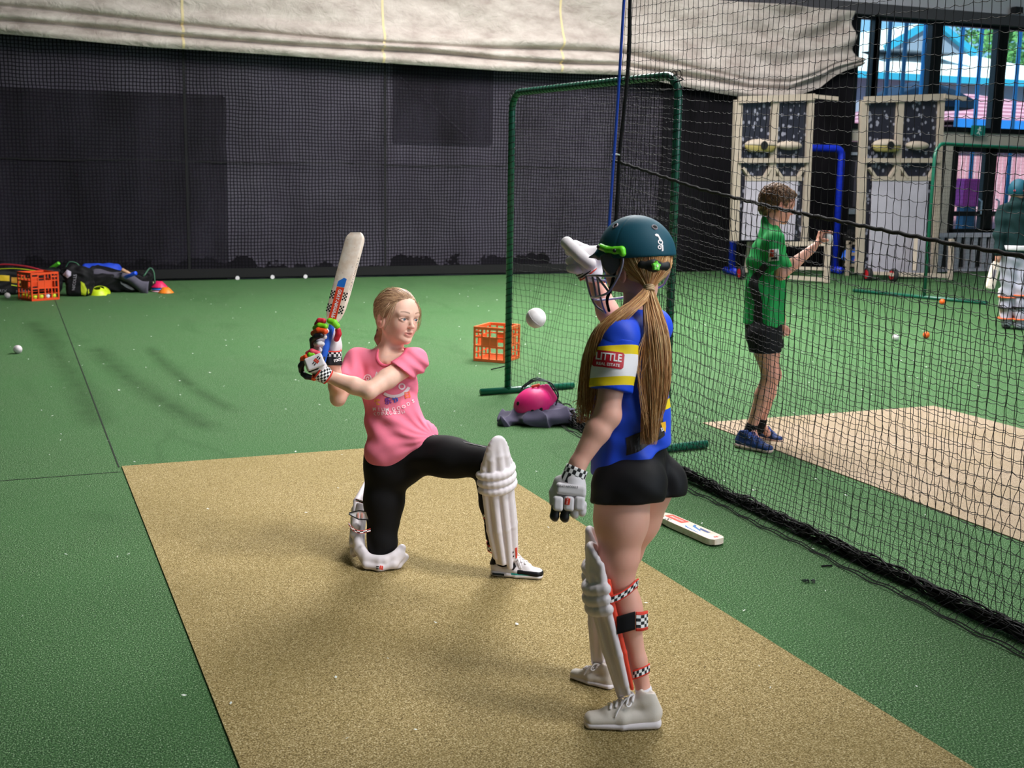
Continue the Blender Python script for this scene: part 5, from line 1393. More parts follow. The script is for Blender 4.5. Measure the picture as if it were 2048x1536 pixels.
# -- hair: pulled to a tie under the helmet, two long falls
tie2 = Z(1298, 574, -.088); rg = np.random.default_rng(21); paths = []; rad = []
HAIRL = hair_mat('hair_long', [(0, '6e4224'), (.3, 'a36c3c'), (.6, 'cf9c62'), (.85, 'e9c48e'), (1, 'f6deb6')])
S = SDF(); S.ell(Hd(-.016, 0, .02), (.1, .081, .09), Hd.M); S.cone(Hd(-.07, .02, -.01), tie2, .036, .012, .04); S.plane(Hd(.02, 0, .0), .95*Hd.M[0]-.3*Hd.M[2], .01); S.plane(Hd(-.02, .08, -.035), nrm(np.cross(tie2-Hd(-.02, .08, -.028), Hd.M[1]-.3*Hd.M[0]))*(1 if nrm(np.cross(tie2-Hd(-.02, .08, -.028), Hd.M[1]-.3*Hd.M[0]))[2] < 0 else -1), .01)
for s_ in (1, -1): S.ell(Hd(-.0, s_*.09, -.02), (.022, .03, .03), Hd.M, .012, 's')
Vh, Fh = S.polys(.0036); Vh = relax(Vh, Fh, 1)
hc2 = Hd(-.016, 0, .02); hr2 = np.array([.1, .081, .09])
for i in range(1100):
    q_ = rg.uniform(-.5, PI+.5); sd = math.cos(q_)
    d0 = nrm([rg.uniform(-.9, .35) if abs(sd) > .6 else -.9, sd*1.0, rg.uniform(.05, .6)]); q = hc2+(d0*hr2*1.012) @ Hd.M
    dm = nrm(d0*.55+nrm((tie2-hc2) @ Hd.M.T/hr2)*.45); mid = hc2+(dm*hr2*(1.05+rg.uniform(0, .03))) @ Hd.M
    paths.append(spline([q, mid, tie2+np.clip(rg.normal(size=3), -1.3, 1.3)*.0055], 10)); rad.append(np.linspace(.0009, .0012, 10))
def fall(ctrl, wid, n, r0=.00115, curl=.011):
    c = [np.array(p) for p in ctrl]
    for i in range(n):
        o = rg.normal(size=2); o /= max(1, np.linalg.norm(o)/1.5); L = rg.uniform(.72, 1.0); ph = rg.uniform(0, 6); P = []
        for k, (p, w) in enumerate(zip(c, wid)): P.append(p+CR*o[0]*w*.62+TOW*o[1]*w*.34+CU*rg.normal()*.003)
        S_p = spline(P, 26)[:int(26*L)]; t = np.linspace(0, 1, len(S_p))
        S_p = S_p+CR*(curl*np.sin(t*7+ph)*t)[:, None]+TOW*(curl*.5*np.cos(t*6+ph)*t)[:, None]
        paths.append(S_p); rad.append(r0*(1-.75*t**2))
fall([tie2, Z(1301, 602, -.105), Z(1311, 660, -.145), Z(1314, 730, -.15), Z(1309, 800, -.15), Z(1301, 850, -.15), Z(1296, 900, -.15)], [.008, .019, .033, .037, .029, .019, .012], 1150)
fall([tie2, Z(1280, 600, -.12), Z(1243, 628, -.165), Z(1207, 664, -.165), Z(1188, 720, -.14), Z(1177, 790, -.12), Z(1168, 862, -.11)], [.008, .018, .023, .026, .028, .024, .012], 950)
for i in range(26):
    x0 = rg.uniform(1162, 1178); paths.append(spline([Z(1185, 740, -.13), Z(x0, 790, -.12), Z(x0-rg.uniform(8, 30), rg.uniform(800, 835), -.12)], 10)); rad.append(np.linspace(.0008, .0004, 10))
for i in range(14):
    paths.append(spline([Z(1300, 640, -.15), Z(1285+rg.normal()*6, 720, -.165), Z(1281+rg.normal()*8, 790+rg.normal()*20, -.165), Z(1296+rg.normal()*5, 850, -.16)], 16)); rad.append(np.linspace(.0008, .0005, 16))
hair_obj('hair', [(Vh, Fh, .4+.2*np.sin(Vh[:, 0]*80)), strands(paths, rad, 4, rg)], HAIRL, sg_)
td2 = nrm(Z(1301, 602, -.105)-tie2); ta = nrm(np.cross(td2, UPZ)+.01); tb_ = np.cross(td2, ta); mb = MB()
for k in (-.006, .0, .006): mb.tube([tie2+td2*(.006+k)+.0135*(math.cos(q)*ta+math.sin(q)*tb_) for q in np.arange(14)*PI/7], .0036, 6, closed=True)
mb.build('hair_tie', mat('tie_fawn', 'c9ab86', .8), sg_, smooth=True)
# -- jersey
s = NB('blue_jersey'); n = s.noise(s.coord('Object'), 5, 3, .6); c = s.ramp(n.outputs[0], [(.3, lin('123fd0')), (.7, lin('1c52e6'))]); s.setb(Base_Color=c, Roughness=.55)
s.bump(s.noise(s.coord('Object'), 420, 2, .6).outputs[0], .1, .002); BLUJ = s.m
def jersey_ops(S, g=0.):
    S.ecap(Z(1264, 940, .01), Z(1260, 840, .0), (.142+g, .122+g), (.132+g, .112+g), bl, .03); S.ecap(Z(1260, 840, .0), chestB, (.132+g, .112+g), (.135+g, .105+g), bl, .03); S.ecap(chestB, Z(1275, 672, .0), (.132+g, .10+g), (.098+g, .072+g), bl, .03)
    S.cone(Z(1275, 662, 0), shN, .058+g, .053+g, .03); S.cone(Z(1275, 657, 0), shF, .058+g, .053+g, .03)
    S.cone(Z(1278, 655, 0), Hd(-.018, 0, -.11), .058+g, .050+g, .03)
    S.cone(shN, shN*.92+elN*.08, .056+g, .056+g, .02)
    eF = shF*.4+elF*.6; S.sleeve([shF, eF, eF*1.5-shF*.5], [.054, .058, .06], eF, nrm(elF-shF), .03)
def jersey_fold(P, d):
    q = P-Z(1230, 790, -.13); f = np.sin((q @ (CU*.8+CR*.55))*80+2*np.sin((q @ CR)*14))*.006*np.exp(-(np.linalg.norm(q, axis=-1)/.14)**2)
    q = P-Z(1290, 870, -.13); f2 = np.sin((q @ (CU*.7+CR*.7))*60+2.5*np.sin((q @ CU)*12))*.0075*np.exp(-(np.linalg.norm(q, axis=-1)/.11)**2)
    q = P-Z(1200, 900, -.1); f3 = np.sin((q @ (CR*.95-CU*.2))*75+(q@CU)*8)*.006*np.exp(-(np.linalg.norm(q, axis=-1)/.10)**2)
    return d-f-f2-f3
S = SDF(); jersey_ops(S); S.plane(Z(1262, 931, -.1), nrm(-CU*1.0+CR*.40-TOW*.10), .004); S.cone(Z(1276, 640, 0), Hd(-.02, 0, -.02), .052, .06, .004, 's'); S.post = jersey_fold
jer = sdf_obj(S, 'jersey', BLUJ, sg_, .0046, 1)
ax = nrm(elN-shN); hem = shN+ax*.158
BAND = band_mat('sleeve_bands', 'band', [(0, '1748da'), (.195, 'f0d21f'), (.335, 'f2eef2'), (.665, 'f0d21f'), (.80, '1748da')], .55)
S = SDF(); S.chain([shN+ax*.01, shN+ax*.09, hem+ax*.03], [.0585, .0620, .064], .02); S.plane(hem, nrm(ax+.0*CR), .003); S.plane(shN+ax*.012, -ax, .003)
S.post = lambda P, d: d-.0025*np.sin(((P-shN) @ (CR*.9+CU*.5))*75)*np.exp(-(((P-shN) @ ax-.06)/.07)**2)
V_, F_ = S.polys(.0042); V_ = relax(V_, F_, 1); me = vf_mesh('sleeve', V_, F_)
u_sl = nrm(CR-ax*(CR @ ax))
sv_ = ((V_-shN) @ ax+.006*np.sin(((V_-shN) @ u_sl)*18)+((V_-shN) @ u_sl)*.10)/.19; fattr(me, 'band', np.clip(sv_+.03, 0, 1)); slv = link('sleeve', me, BAND, jer)
bvS = bvh_of(me); U = nrm(CR*.985-CU*.12); Wv = nrm(CU*.985+CR*.12)
YEL = mat('jersey_yellow', 'f0d21f', .55); JRED = mat('patch_red', 'c3162c', .5)
rr = [(-.043, -.018), (-.038, -.0235), (.038, -.0235), (.043, -.018), (.043, .018), (.038, .0235), (-.038, .0235), (-.043, .018)]
c = cast(bvS, [(*poly2d(rr, 4), 0)], Z(1220, 718, -.25), U, Wv, TOW, .0016); c.build('patch', JRED, slv, recalc=False)
for tx, sz, dv, xs in (('LITTLE', .030, .006, .82), ('REAL ESTATE', .0115, -.0145, .95)):
    a_, b_ = text2d(tx, sz, None, 'CENTER', .02, xs); c = cast(bvS, [(a_, b_, 0)], Z(1220, 718, -.25)+Wv*dv, U, Wv, TOW, .0028); c.build('lettering', WHT, slv, recalc=False)
bvJ = bvh_of(jer.data); bk = nrm(CR*.80+TOW*.55); bu = nrm(np.cross(UPZ, bk))
def onback(shapes, px, py, m, nm='lettering', off=.002, N=bk, U=bu, par=jer):
    c = cast(bvJ, shapes, Z(px, py, -.08), U, UPZ, N, off)
    if c.f: c.build(nm, m, par, recalc=False)
a_, b_ = text2d('2', .20, None, 'CENTER', .02); onback([(a_, b_, 0)], 1338, 775, YEL)
a_, b_ = text2d('O', .045, None, 'CENTER', .02, .8); onback([(a_, b_, 0)], 1341, 676, YEL)
LBL = mat('label_brown', '231a1c', .6)
onback([(*rect2d(-.10, -.026, .035, .026, 14, 5), 0)], 1302, 863, LBL, 'label', .002, nrm(CR*.45+TOW*.85), nrm(CR*.83-TOW*.38+CU*.42))
onback([(*poly2d([(-.013, .013), (.013, .013), (.013, -.002), (0, -.018), (-.013, -.002)], 2), 0)], 1325, 853, mat('shield_gold', 'eab21c', .5), 'shield', .004)
a_, b_ = text2d('ss', .022, None, 'CENTER', .01); onback([(a_, b_, 0)], 1308, 857, WHT, 'lettering', .004)
mbx = MB(); pts = [Z(1236, 930, -.13), Z(1240, 880, -.14), Z(1243, 840, -.14), Z(1245, 800, -.14)]
# -- shorts
SHO = cloth('black_shorts', '131216', .62, 300, .08, var=.1)
S = SDF(); S.ecap(Z(1265, 915, .02), Z(1266, 955, .02), (.128, .102), (.132, .108), bl, .03)
for h, k in ((hipN, knN), (hipF, knF)):
    S.chain([h, h*.7+k*.3, h*.5+k*.5], [.094, .087, .082], .03)
    S.ell(h-bf*.055-UPZ*(-.015), (.075, .075, .082), None, .04)
S.ell(pelB-bf*.15-UPZ*.03, (.05, .012, .1), np.stack([bf, bl, UPZ]), .02, 's')
S.plane(Z(1246, 1003, -.05), nrm(-UPZ*1+.05*CR+.16*TOW), .004)
S.post = lambda P, d: d-.0025*np.sin(((P-Z(1290, 985, -.1)) @ (CU*.8+CR*.5))*110)*np.exp(-(np.linalg.norm(P-Z(1285, 985, -.1), axis=-1)/.07)**2)
sdf_obj(S, 'shorts', SHO, sg_, .0046, 1)
# -- socks, shoes, pads
for a, k in ((anN, knN), (anF, knF)):
    S = SDF(); d = nrm(k-a); S.chain([a-d*.03, a+d*.045], [.0265, .0250], .02); S.plane(a+d*.032, d, .003); sdf_obj(S, 'sock', cloth('sock_white', 'ece9f2', .85, 200, .2), sg_, .0036, 1)
st3 = dict(upper=cloth('trainer_cream', 'd9cfc6', .6, 160, .1), sole=cloth('trainer_sole', 'e6dde2', .6, 60, .3), lace=mat('lace_white', 'efe9ec', .8))
hN = gp(1326, 1450, .006); tN = gp(1158, 1452, .006); make_shoe(sg_, hN, tN, st3, hk=1.12)
hFt = gp(1232, 1378, .006); tFt = gp(1137, 1352, .006); make_shoe(sg_, hFt, tFt, st3, hk=1.12)
LIN = mat('pad_lining', 'f0462a', .6)
pf = nrm(-.96*CR+.08*HF)
make_pad(sg_, Z(1218, 1182, -.035), Z(1275, 1404, .02), pf, bend=CR*.24, up_len=.165, low=.0, R=.053, wing=1.3, kr=.0125, canes=5, logo=False, lining=LIN, top_taper=.12)
make_pad(sg_, Z(1214, 1150, .225), Z(1216, 1342, .33), pf, up_len=.165, low=.0, R=.051, wing=1.3, kr=.0125, canes=5, logo=False, lining=LIN, top_taper=.2)
st = lambda P_, w_, nu, mt, wd=CU, nv=2: strip('strap', P_, wd, w_, nu, nv, mt, sg_, .003, edge=.16)
st([Z(1222, 1200, -.095), Z(1240, 1193, -.09), Z(1258, 1181, -.08), Z(1272, 1168, -.055), Z(1276, 1166, -.025), Z(1272, 1172, .005)], .026, 14, CHECKR, nrm(CU+.15*CR))
st([Z(1234, 1251, -.075), Z(1252, 1246, -.078), Z(1270, 1241, -.07)], .052, 4, BLACKF)
st([Z(1272, 1243, -.071), Z(1284, 1243, -.064), Z(1291, 1241, -.045), Z(1295, 1240, -.02)], .056, 4, CHECKR, CU, 6)
st([Z(1266, 1350, -.02), Z(1276, 1347, -.024), Z(1290, 1341, -.014), Z(1299, 1336, .01)], .028, 8, CHECKR)
# -- gloves
def Zr(S, pts, r, k=.006): S.chain([Z(*p) for p in pts], [r]*len(pts), k)
g = bpy.data.objects.new('batting_glove', None); COL.objects.link(g); g.parent = sg_; g.matrix_basis = Matrix.Translation(Vector(Z(1138, 985, -.175))-sg_.location)
gx = nrm(CR*.985-CU*.05); gy = nrm(CU*.985+CR*.14); gA = np.stack([gx, gy, TOW])
S = SDF(); S.box(Z(1139, 992, -.165), (.043, .05, .022), gA, .02, .01); S.cone(Z(1146, 960, -.17), Z(1142, 985, -.17), .032, .034, .02); S.chain([Z(1118, 962, -.16), Z(1109, 985, -.155), Z(1107, 1005, -.16)], [.014, .014, .012], .01)
sdf_obj(S, 'palm', WHITE_L, g, .003, 1)
S = SDF(); S.box(Z(1142, 980, -.20), (.043, .0165, .011), gA, .010, .004); b1 = sdf_obj(S, 'back_roll', WHITE_L, g, .0026, 1)
for i, x in enumerate((1117, 1139, 1160)):
    S = SDF(); S.box(Z(x-1, 1007, -.202), (.0148, .021, .011), gA, .009, .004); b = sdf_obj(S, 'back_roll', WHITE_L, g, .0026, 1)
    if i == 1: gn_logo(bvh_of(b.data), Z(x-1, 1007, -.3), gx, gy, TOW, .0245, g)
for x, y0, y1, m in ((1109, 1024, 1036, BLKR), (1129, 1027, 1038, BLKR), (1149, 1023, 1030, WHITE_L), (1163, 1019, 1026, WHITE_L)):
    S = SDF(); S.chain([Z(x+2, y0-10, -.19), Z(x, y1-4, -.185), Z(x+1, y1, -.165)], [.0125, .0125, .011], .006); sdf_obj(S, 'finger_roll', m, g, .0026, 1)
a_, b_ = text2d('GRAY-NICOLLS', .0085, None, 'CENTER', .01); c = cast(bvh_of(b1.data), [(a_, b_, 0)], Z(1138, 979, -.3), gx, gy, TOW, .0015); c.build('lettering', BLK, g, recalc=False) if c.f else None
def cuff2(g, c0, c1, r0, r1, rows, nu, edge=None):
    c0 = np.array(c0); c1 = np.array(c1); d = nrm(c1-c0); s_ = nrm(np.cross(d, TOW)); w = np.cross(d, s_); P = []; cu = []; cv = []; ce = []
    for i in range(nu*2+1):
        a = i/(nu*2)*2*PI; row = []
        for t in np.linspace(0, 1, 9):
            r = r0+(r1-r0)*t; row.append(c0+(c1-c0)*t+r*(math.cos(a)*s_+.85*math.sin(a)*w)); cu.append(i/(nu*2)*nu); cv.append(max(0, (t-.3)/.5)*rows if t < .82 else 0); ce.append(0.)
        P.append(row)
    o = MB().grid(P).build('cuff', CHECK, g, smooth=True, recalc=False); set_cuv(o, cu, cv, ce); md = o.modifiers.new('thick', 'SOLIDIFY'); md.thickness = .004; return o
cuff2(g, Z(1141, 968, -.172), Z(1155, 935, -.17), .034, .032, 2, 20)
g2 = bpy.data.objects.new('batting_glove', None); COL.objects.link(g2); g2.parent = sg_; g2.matrix_basis = Matrix.Translation(Vector(Z(1150, 515, .2))-sg_.location)
S = SDF(); S.chain([Z(1184, 545, .22), Z(1172, 530, .215), Z(1160, 515, .21)], [.034, .038, .034], .02); S.cone(Z(1165, 512, .21), Z(1195, 510, .2), .03, .03, .02)
sdf_obj(S, 'palm', WHITE_L, g2, .003, 1)
for pts, r in (([(1180, 528, .17), (1160, 512, .165), (1145, 497, .165), (1134, 486, .17)], .020), ([(1165, 520, .21), (1150, 507, .21), (1138, 503, .215)], .0135), ([(1164, 530, .2), (1148, 522, .195), (1139, 522, .2)], .0135), ([(1166, 541, .195), (1150, 538, .19), (1141, 537, .195)], .0135), ([(1185, 512, .2), (1172, 498, .205), (1150, 488, .21)], .013)):
    S = SDF(); Zr(S, pts, r); sdf_obj(S, 'finger_roll', WHITE_L, g2, .0026, 1)
mb = MB()
for k, (x, m) in enumerate(((1173, 0), (1170, 1), (1167, 0), (1176, 1))):
    pass
for m, offs in ((BLK, (0, 6)), (RED, (-5,)), (BLK, (12,))):
    for o_ in offs:
        c0 = Z(1176-o_*.6, 541-o_*.75, .218); d = nrm(Z(1160, 515, .21)-Z(1184, 545, .22)); s_ = nrm(np.cross(d, TOW)); w = np.cross(d, s_)
        MB().tube([c0+.0385*(math.cos(q)*s_+math.sin(q)*w) for q in np.arange(20)*PI/10], .0022, 5, closed=True).build('cuff_stripe', m, g2, smooth=True)
# -- helmet
hel = bpy.data.objects.new('helmet', None); COL.objects.link(hel); hel.parent = sg_; hel.matrix_basis = Matrix.Translation(Vector(hO)-sg_.location)
HE = frame_from(Z(1271, 507, .0), nrm(-.74*CR+.67*HF-.03*UPZ), nrm(UPZ+.02*CR), 1.0)
HELB = cloth('helmet_teal', '10485a', .6, 300, .06, var=.05)
S = SDF(); S.ell(HE(.0, 0, .0), (.1195, .101, .113), HE.M); S.ell(HE(-.012, 0, -.01), (.104, .094, .09), HE.M, .03)
S.ell(HE(.0, 0, -.02), (.101, .086, .105), HE.M, .006, 's'); S.plane(HE(-.01, 0, -.012), nrm(-HE.M[2]*1-.06*HE.M[0]), .004)
S.ecap(HE(.085, 0, .0), HE(.135, 0, -.012), (.084, .009), (.056, .005), HE.M[1], .02)
S.ell(HE(.0, 0, -.03), (.098, .083, .10), HE.M, .004, 's')
S.post = lambda P, d: d+.0018*np.exp(-(((P-HE.O) @ HE.M[0]+.004)/.0022)**2)*(((P-HE.O) @ HE.M[2]) > .0)
shell = sdf_obj(S, 'shell', HELB, hel, .003, 1); bvH = bvh_of(shell.data)
def hpt(x, y):          # point and normal of the shell seen there
    o = Z(x, y, -.4); h = bvH.ray_cast(Vector(o), Vector(nrm(o-CO))); return np.array(h[0]), np.array(h[1])
for x, y in ((1231, 452), (1309, 455)):
    p, n = hpt(x, y); a_ = nrm(np.cross(n, UPZ)); b_ = np.cross(n, a_)
    MB().lathe([(.0001, .0012), (.0068, .0012)], p, np.stack([a_, b_, n], 1), 20).build('vent', mat('vent_dark', '050506', .6), hel)
    MB().lathe([(.0064, .0), (.0070, .003), (.0088, .003), (.0098, .0)], p, np.stack([a_, b_, n], 1), 24, caps=False).build('vent_rim', mat('vent_rim', '8a7f88', .35), hel, smooth=True)
p, n = hpt(1319, 487); ua = nrm(np.cross(UPZ, n)); va = np.cross(n, ua)
bird = [ring2d(.0052, .0085, 0, 2*PI, 16, (.0035, .004)), poly2d([(-.010, .027), (-.004, .031), (.002, .029), (.004, .024), (-.001, .021), (-.006, .022)], 1), poly2d([(-.001, .023), (.004, .023), (.009, .010), (.005, .004), (.001, .012)], 1), ring2d(.0032, .0062, 0, 2*PI, 14, (-.002, -.0115)), poly2d([(.003, -.002), (.011, -.004), (.010, -.022), (.004, -.023), (.006, -.012)], 1)]
c = cast(bvH, [(a_, b_, 0) for a_, b_ in bird], p, ua, va, n, .0016, .1); c.build('logo', WHT, hel, recalc=False)
GRN = mat('clip_green', '6ee02a', .4)
def onshell(x, y, o=.006):
    p_, n_ = hpt(x, y); return p_+n_*o, n_
br_ = [Z(1203, 497, -.112), Z(1215, 494, -.118), Z(1230, 497, -.118), Z(1246, 500, -.11)]
S = SDF()
for x0_, y0_, x1_, y1_, r_ in ((1203, 494, 1215, 499, .010), (1215, 499, 1230, 501, .010), (1230, 501, 1244, 500, .0115), (1244, 500, 1246, 507, .010)): S.cone(onshell(x0_, y0_, .002)[0], onshell(x1_, y1_, .002)[0], r_, r_, .004)
sdf_obj(S, 'grille_clip', GRN, hel, .0024, 1)
for x, y in ((1204, 495), (1234, 502)): MB().sphere(onshell(x, y, .012)[0], .006, 12, 8).build('clip_screw', mat('screw_black', '0d0d10', .4), hel, smooth=True)
GRI = mat('grille_steel', 'a79fb4', .35, .5)
def bar(pts, r=.0034): MB().tube(spline([Z(*p) for p in pts], 24), r, 8).build('grille_bar', GRI, hel, smooth=True)
bar([(1245, 503, -.088), (1246, 520, -.088), (1243, 537, -.085), (1234, 558, -.075), (1217, 584, -.05), (1200, 592, -.02), (1185, 595, .03), (1182, 594, .07)])
bar([(1239, 553, -.078), (1210, 552, -.05), (1190, 551, -.01), (1174, 552, .05), (1180, 556, .11), (1215, 562, .15)])
bar([(1172, 552, .05), (1176, 572, .05), (1183, 596, .05), (1193, 613, .05), (1210, 625, .04)])
bar([(1192, 551, -.015), (1204, 566, -.035), (1217, 583, -.05)]); bar([(1194, 551, -.01), (1197, 572, -.01), (1200, 592, -.015), (1205, 612, .01), (1211, 626, .03)])
bar([(1184, 551, .02), (1189, 574, .02), (1192, 594, .02)]); bar([(1340, 517, .04), (1339, 542, .05), (1332, 560, .07), (1319, 574, .09), (1262, 592, .15), (1200, 600, .13), (1183, 596, .07)])
S = SDF(); S.box(Z(1222, 528, -.062), (.026, .033, .007), np.stack([nrm(CR*.95+CU*.2), nrm(CU*.95-CR*.2), nrm(TOW-.5*CR)]), .006); S.plane(Z(1214, 540, -.09), nrm(-CR*.75-CU*.7), .003); S.plane(Z(1240, 530, -.09), nrm(CR*.9-CU*.45), .003)
sdf_obj(S, 'ear_guard', mat('guard_grey', '57535d', .6), hel, .0026, 1)
MB().tube(spline([Z(1236, 512, -.07), Z(1229, 545, -.068), Z(1222, 575, -.05), Z(1214, 600, -.02), Z(1218, 622, .0)], 20), .008, 6, flat=(1, .5)).build('chin_strap', BLACKF, hel, smooth=True)
S = SDF(); S.chain([Z(1284, 529, -.092), Z(1305, 531, -.094), Z(1329, 531, -.075)], [.018, .020, .017], .01); sdf_obj(S, 'rear_block', mat('block_black', '0c0c0f', .5), hel, .003, 1)
dc = Z(1312, 532, -.118); dn = nrm(TOW*.85+CR*.5); da = nrm(np.cross(UPZ, dn)); db = np.cross(dn, da)
star = [(r_*math.cos(q), r_*math.sin(q)) for i in range(10) for q, r_ in [(i*PI/5+.2, .016 if i % 2 == 0 else .0095)]]
dl = MB().prism(star, -.006, .006, lambda u, v, w: dc+da*u+db*v+dn*w).build('dial', GRN, hel, bevel=.0015)
MB().lathe([(.0001, .0075), (.0042, .0075), (.0048, .005)], dc, np.stack([da, db, dn], 1), 14).build('dial_hub', mat('hub', 'cfe8b0', .4), hel)
# ================================================================== THE BOY BEHIND THE NET
D2 = 7.28
def W(x, y, off=0.): return dp(x, y, D2+off)
by = thing('person', 'boy in a green t-shirt and black shorts lifting a ball behind the net', 'person', (*gp(1515, 890)[:2], 0))
pf_ = nrm(.96*CR+.18*HF); pf_[2] = 0; pf_ = nrm(pf_); plf = np.cross(UPZ, pf_)      # his left is away from us
bH = frame_from(W(1556, 410, .02), nrm(pf_-.22*UPZ), nrm(UPZ+.18*pf_), 1.03)
sN = W(1546, 482, -.13); eN = W(1562, 548, -.14); wN = W(1625, 497, -.10); sF = W(1548, 478, .15); eF = W(1556, 570, .17); wF = W(1564, 640, .12)
pv = W(1528, 655, .0); ch = W(1534, 520, .0)
hN_ = W(1526, 672, -.07); kN_ = W(1539, 752, -.04); aN_ = W(1502, 858, .05); hF_ = W(1532, 672, .08); kF_ = W(1545, 750, .10); aF_ = W(1521, 846, .22)
def boy_ops(S):
    S.ecap(pv, W(1530, 590), (.115, .09), (.10, .078), plf, .04); S.ecap(W(1530, 590), ch, (.10, .078), (.12, .085), plf, .04); S.ecap(ch, W(1540, 474), (.115, .08), (.09, .06), plf, .04)
    for s_ in (sN, sF): S.cone(W(1540, 470), s_, .05, .045, .03)
    S.cone(W(1542, 470), bH(-.015, 0, -.07), .05, .042, .03); S.cone(bH(-.02, 0, -.07), bH(-.02, 0, 0), .045, .05, .02)
    S.chain([sN, eN], [.044, .036], .02); S.chain([eN, eN*.6+wN*.4, wN], [.035, .036, .025], .015); S.chain([sF, eF, wF], [.042, .034, .025], .02)
    for h, k, a, t in ((hN_, kN_, aN_, (1530, 903)), (hF_, kF_, aF_, (1552, 880))):
        S.chain([h, h*.6+k*.4, k], [.078, .062, .046], .03); S.chain([k, k*.65+a*.35, a], [.043, .046, .029], .02); S.cone(a, gp(*t)*.5+a*.5*np.array([1, 1, 0])+UPZ*.04, .026, .022, .02)
        S.ell(k+pf_*.02, (.035, .035, .045), None, .02)
    # hands: palm, five fingers round the ball; the other hangs half curled
    p = W(1638, 482, -.09); S.ecap(wN, p, (.03, .016), (.038, .018), TOW, .012)
    bc = W(1652, 478, -.10)
    for k_ in range(4):
        a = (k_-1.5)*.022; b0 = p+CU*.02+TOW*a; S.chain([b0, b0+CU*.034+CR*.012, bc+CU*.042+TOW*a*.8+CR*(.004), bc+CU*.036+CR*.03+TOW*a*.7], [.0098, .0094, .009, .0078], .006)
    S.chain([p-CU*.01+TOW*.028, p+TOW*.045+CR*.02, bc+TOW*.04-CU*.012], [.011, .0105, .009], .008)
    q = W(1565, 655, .11); S.ecap(wF, q, (.018, .028), (.018, .036), CR, .012)
    for k_ in range(4): b0 = q+pf_*(k_-1.5)*.019; S.chain([b0, b0-UPZ*.034+TOW*.004, b0-UPZ*(.058-.005*abs(k_-1))+TOW*.018], [.0095, .009, .0075], .006)
    S.chain([q+pf_*.025, q+pf_*.045-UPZ*.02, q+pf_*.042-UPZ*.045], [.011, .010, .008], .008)
zc = W(1540, 462)[2]
S = SDF(); boy_ops(S); V1, F1 = S.polys(.006, hi=[99, 99, zc+.006]); V1 = relax(V1, F1, 1)
S = SDF(); boy_ops(S); head_ops(S, bH, .1); V2, F2 = S.polys(.0034, lo=[bH.O[0]-.2, bH.O[1]-.2, zc], hi=[bH.O[0]+.2, bH.O[1]+.2, 9]); V2 = relax(V2, F2, 1, .3)
me = vf_mesh('body', np.concatenate([V1, V2]), np.concatenate([F1, F2+len(V1)])); cattr(me, 'Col', np.concatenate([np.tile(lin('e0a08c'), (len(V1), 1)), head_colors(V2, bH, 'dda08c')])); link('body', me, SKIN, by); eyes(bH, by, nrm(pf_-.4*UPZ))
HAIRB = hair_mat('hair_brown', [(0, '3c281c'), (.4, '68472f'), (.75, '8d6443'), (1, 'b28a62')])
S = SDF(); S.ell(bH(-.018, 0, .036), (.104, .084, .088), bH.M); S.ell(bH(.05, 0, .075), (.045, .06, .03), bH.M, .02); S.ell(bH(-.075, 0, -.03), (.035, .06, .05), bH.M, .02)
S.plane(bH(.075, 0, .045), .75*bH.M[0]-.66*bH.M[2], .012)
for s_ in (1, -1): S.ell(bH(.004, s_*.09, -.03), (.024, .03, .034), bH.M, .01, 's')
S.post = lambda P, d: d-.004*np.sin(P[..., 0]*210+2*np.sin(P[..., 2]*140))*np.sin(P[..., 1]*190+P[..., 2]*160)
Vh, Fh = S.polys(.0045); paths = []; rad = []; rg = np.random.default_rng(8)
for i in range(520):
    d = nrm(rg.normal(size=3)+np.array([-.1, 0, .5])); p = bH.O+(np.array([-.018, 0, .036])+d*np.array([.106, .086, .09])) @ bH.M
    if ((p-bH(.075, 0, .045)) @ (.75*bH.M[0]-.66*bH.M[2])) > 0: continue
    t = nrm(np.cross(d @ bH.M, rg.normal(size=3))-.4*UPZ); n = d @ bH.M
    paths.append(spline([p, p+t*.014+n*.006, p+t*.03+n*.001], 6)); rad.append(np.linspace(.0022, .001, 6))
sv = strands(paths, rad, 4, rg); hair_obj('hair', [(Vh, Fh, .35+.3*np.sin(Vh[:, 0]*150)*np.sin(Vh[:, 2]*170)), sv], HAIRB, by)
GRT = cloth('green_jersey', '1f9a4c', .6, 300, .1, var=.12)
def tee(S, g=0):
    S.ecap(W(1526, 660), W(1530, 590), (.145+g, .118+g), (.135+g, .112+g), plf, .03); S.ecap(W(1530, 590), ch, (.135+g, .112+g), (.14+g, .108+g), plf, .03); S.ecap(ch, W(1541, 476), (.135+g, .10+g), (.10+g, .072+g), plf, .03)
    for s_ in (sN, sF): S.cone(W(1541, 472), s_, .06, .056, .03)
    S.cone(W(1542, 468), bH(-.02, 0, -.105), .06, .05, .02)
    for s_, e_ in ((sN, eN), (sF, eF)): h_ = s_*.14+e_*.86; S.sleeve([s_, h_, h_*1.4-s_*.4], [.057, .068, .07], h_, nrm(e_-s_), .03)
S = SDF(); tee(S); S.plane(W(1527, 648), -UPZ, .004); S.cone(W(1543, 466), bH(-.015, 0, -.03), .053, .06, .004, 's')
S.post = lambda P, d: d-.005*np.sin(((P-ch) @ (UPZ*.6+pf_*.8))*50+2*np.sin(((P-ch) @ UPZ)*11))-.003*np.sin(((P-ch) @ (UPZ*.3-pf_*.9))*95)
ts = sdf_obj(S, 't_shirt', GRT, by, .0056, 1); bv = bvh_of(ts.data)
def lay(shapes, x, y, m, nm, off=.004):
    c = cast(bv, shapes, W(x, y, -.3), CR, CU, TOW, off, .5)
    if c.f: c.build(nm, m, ts, recalc=False)
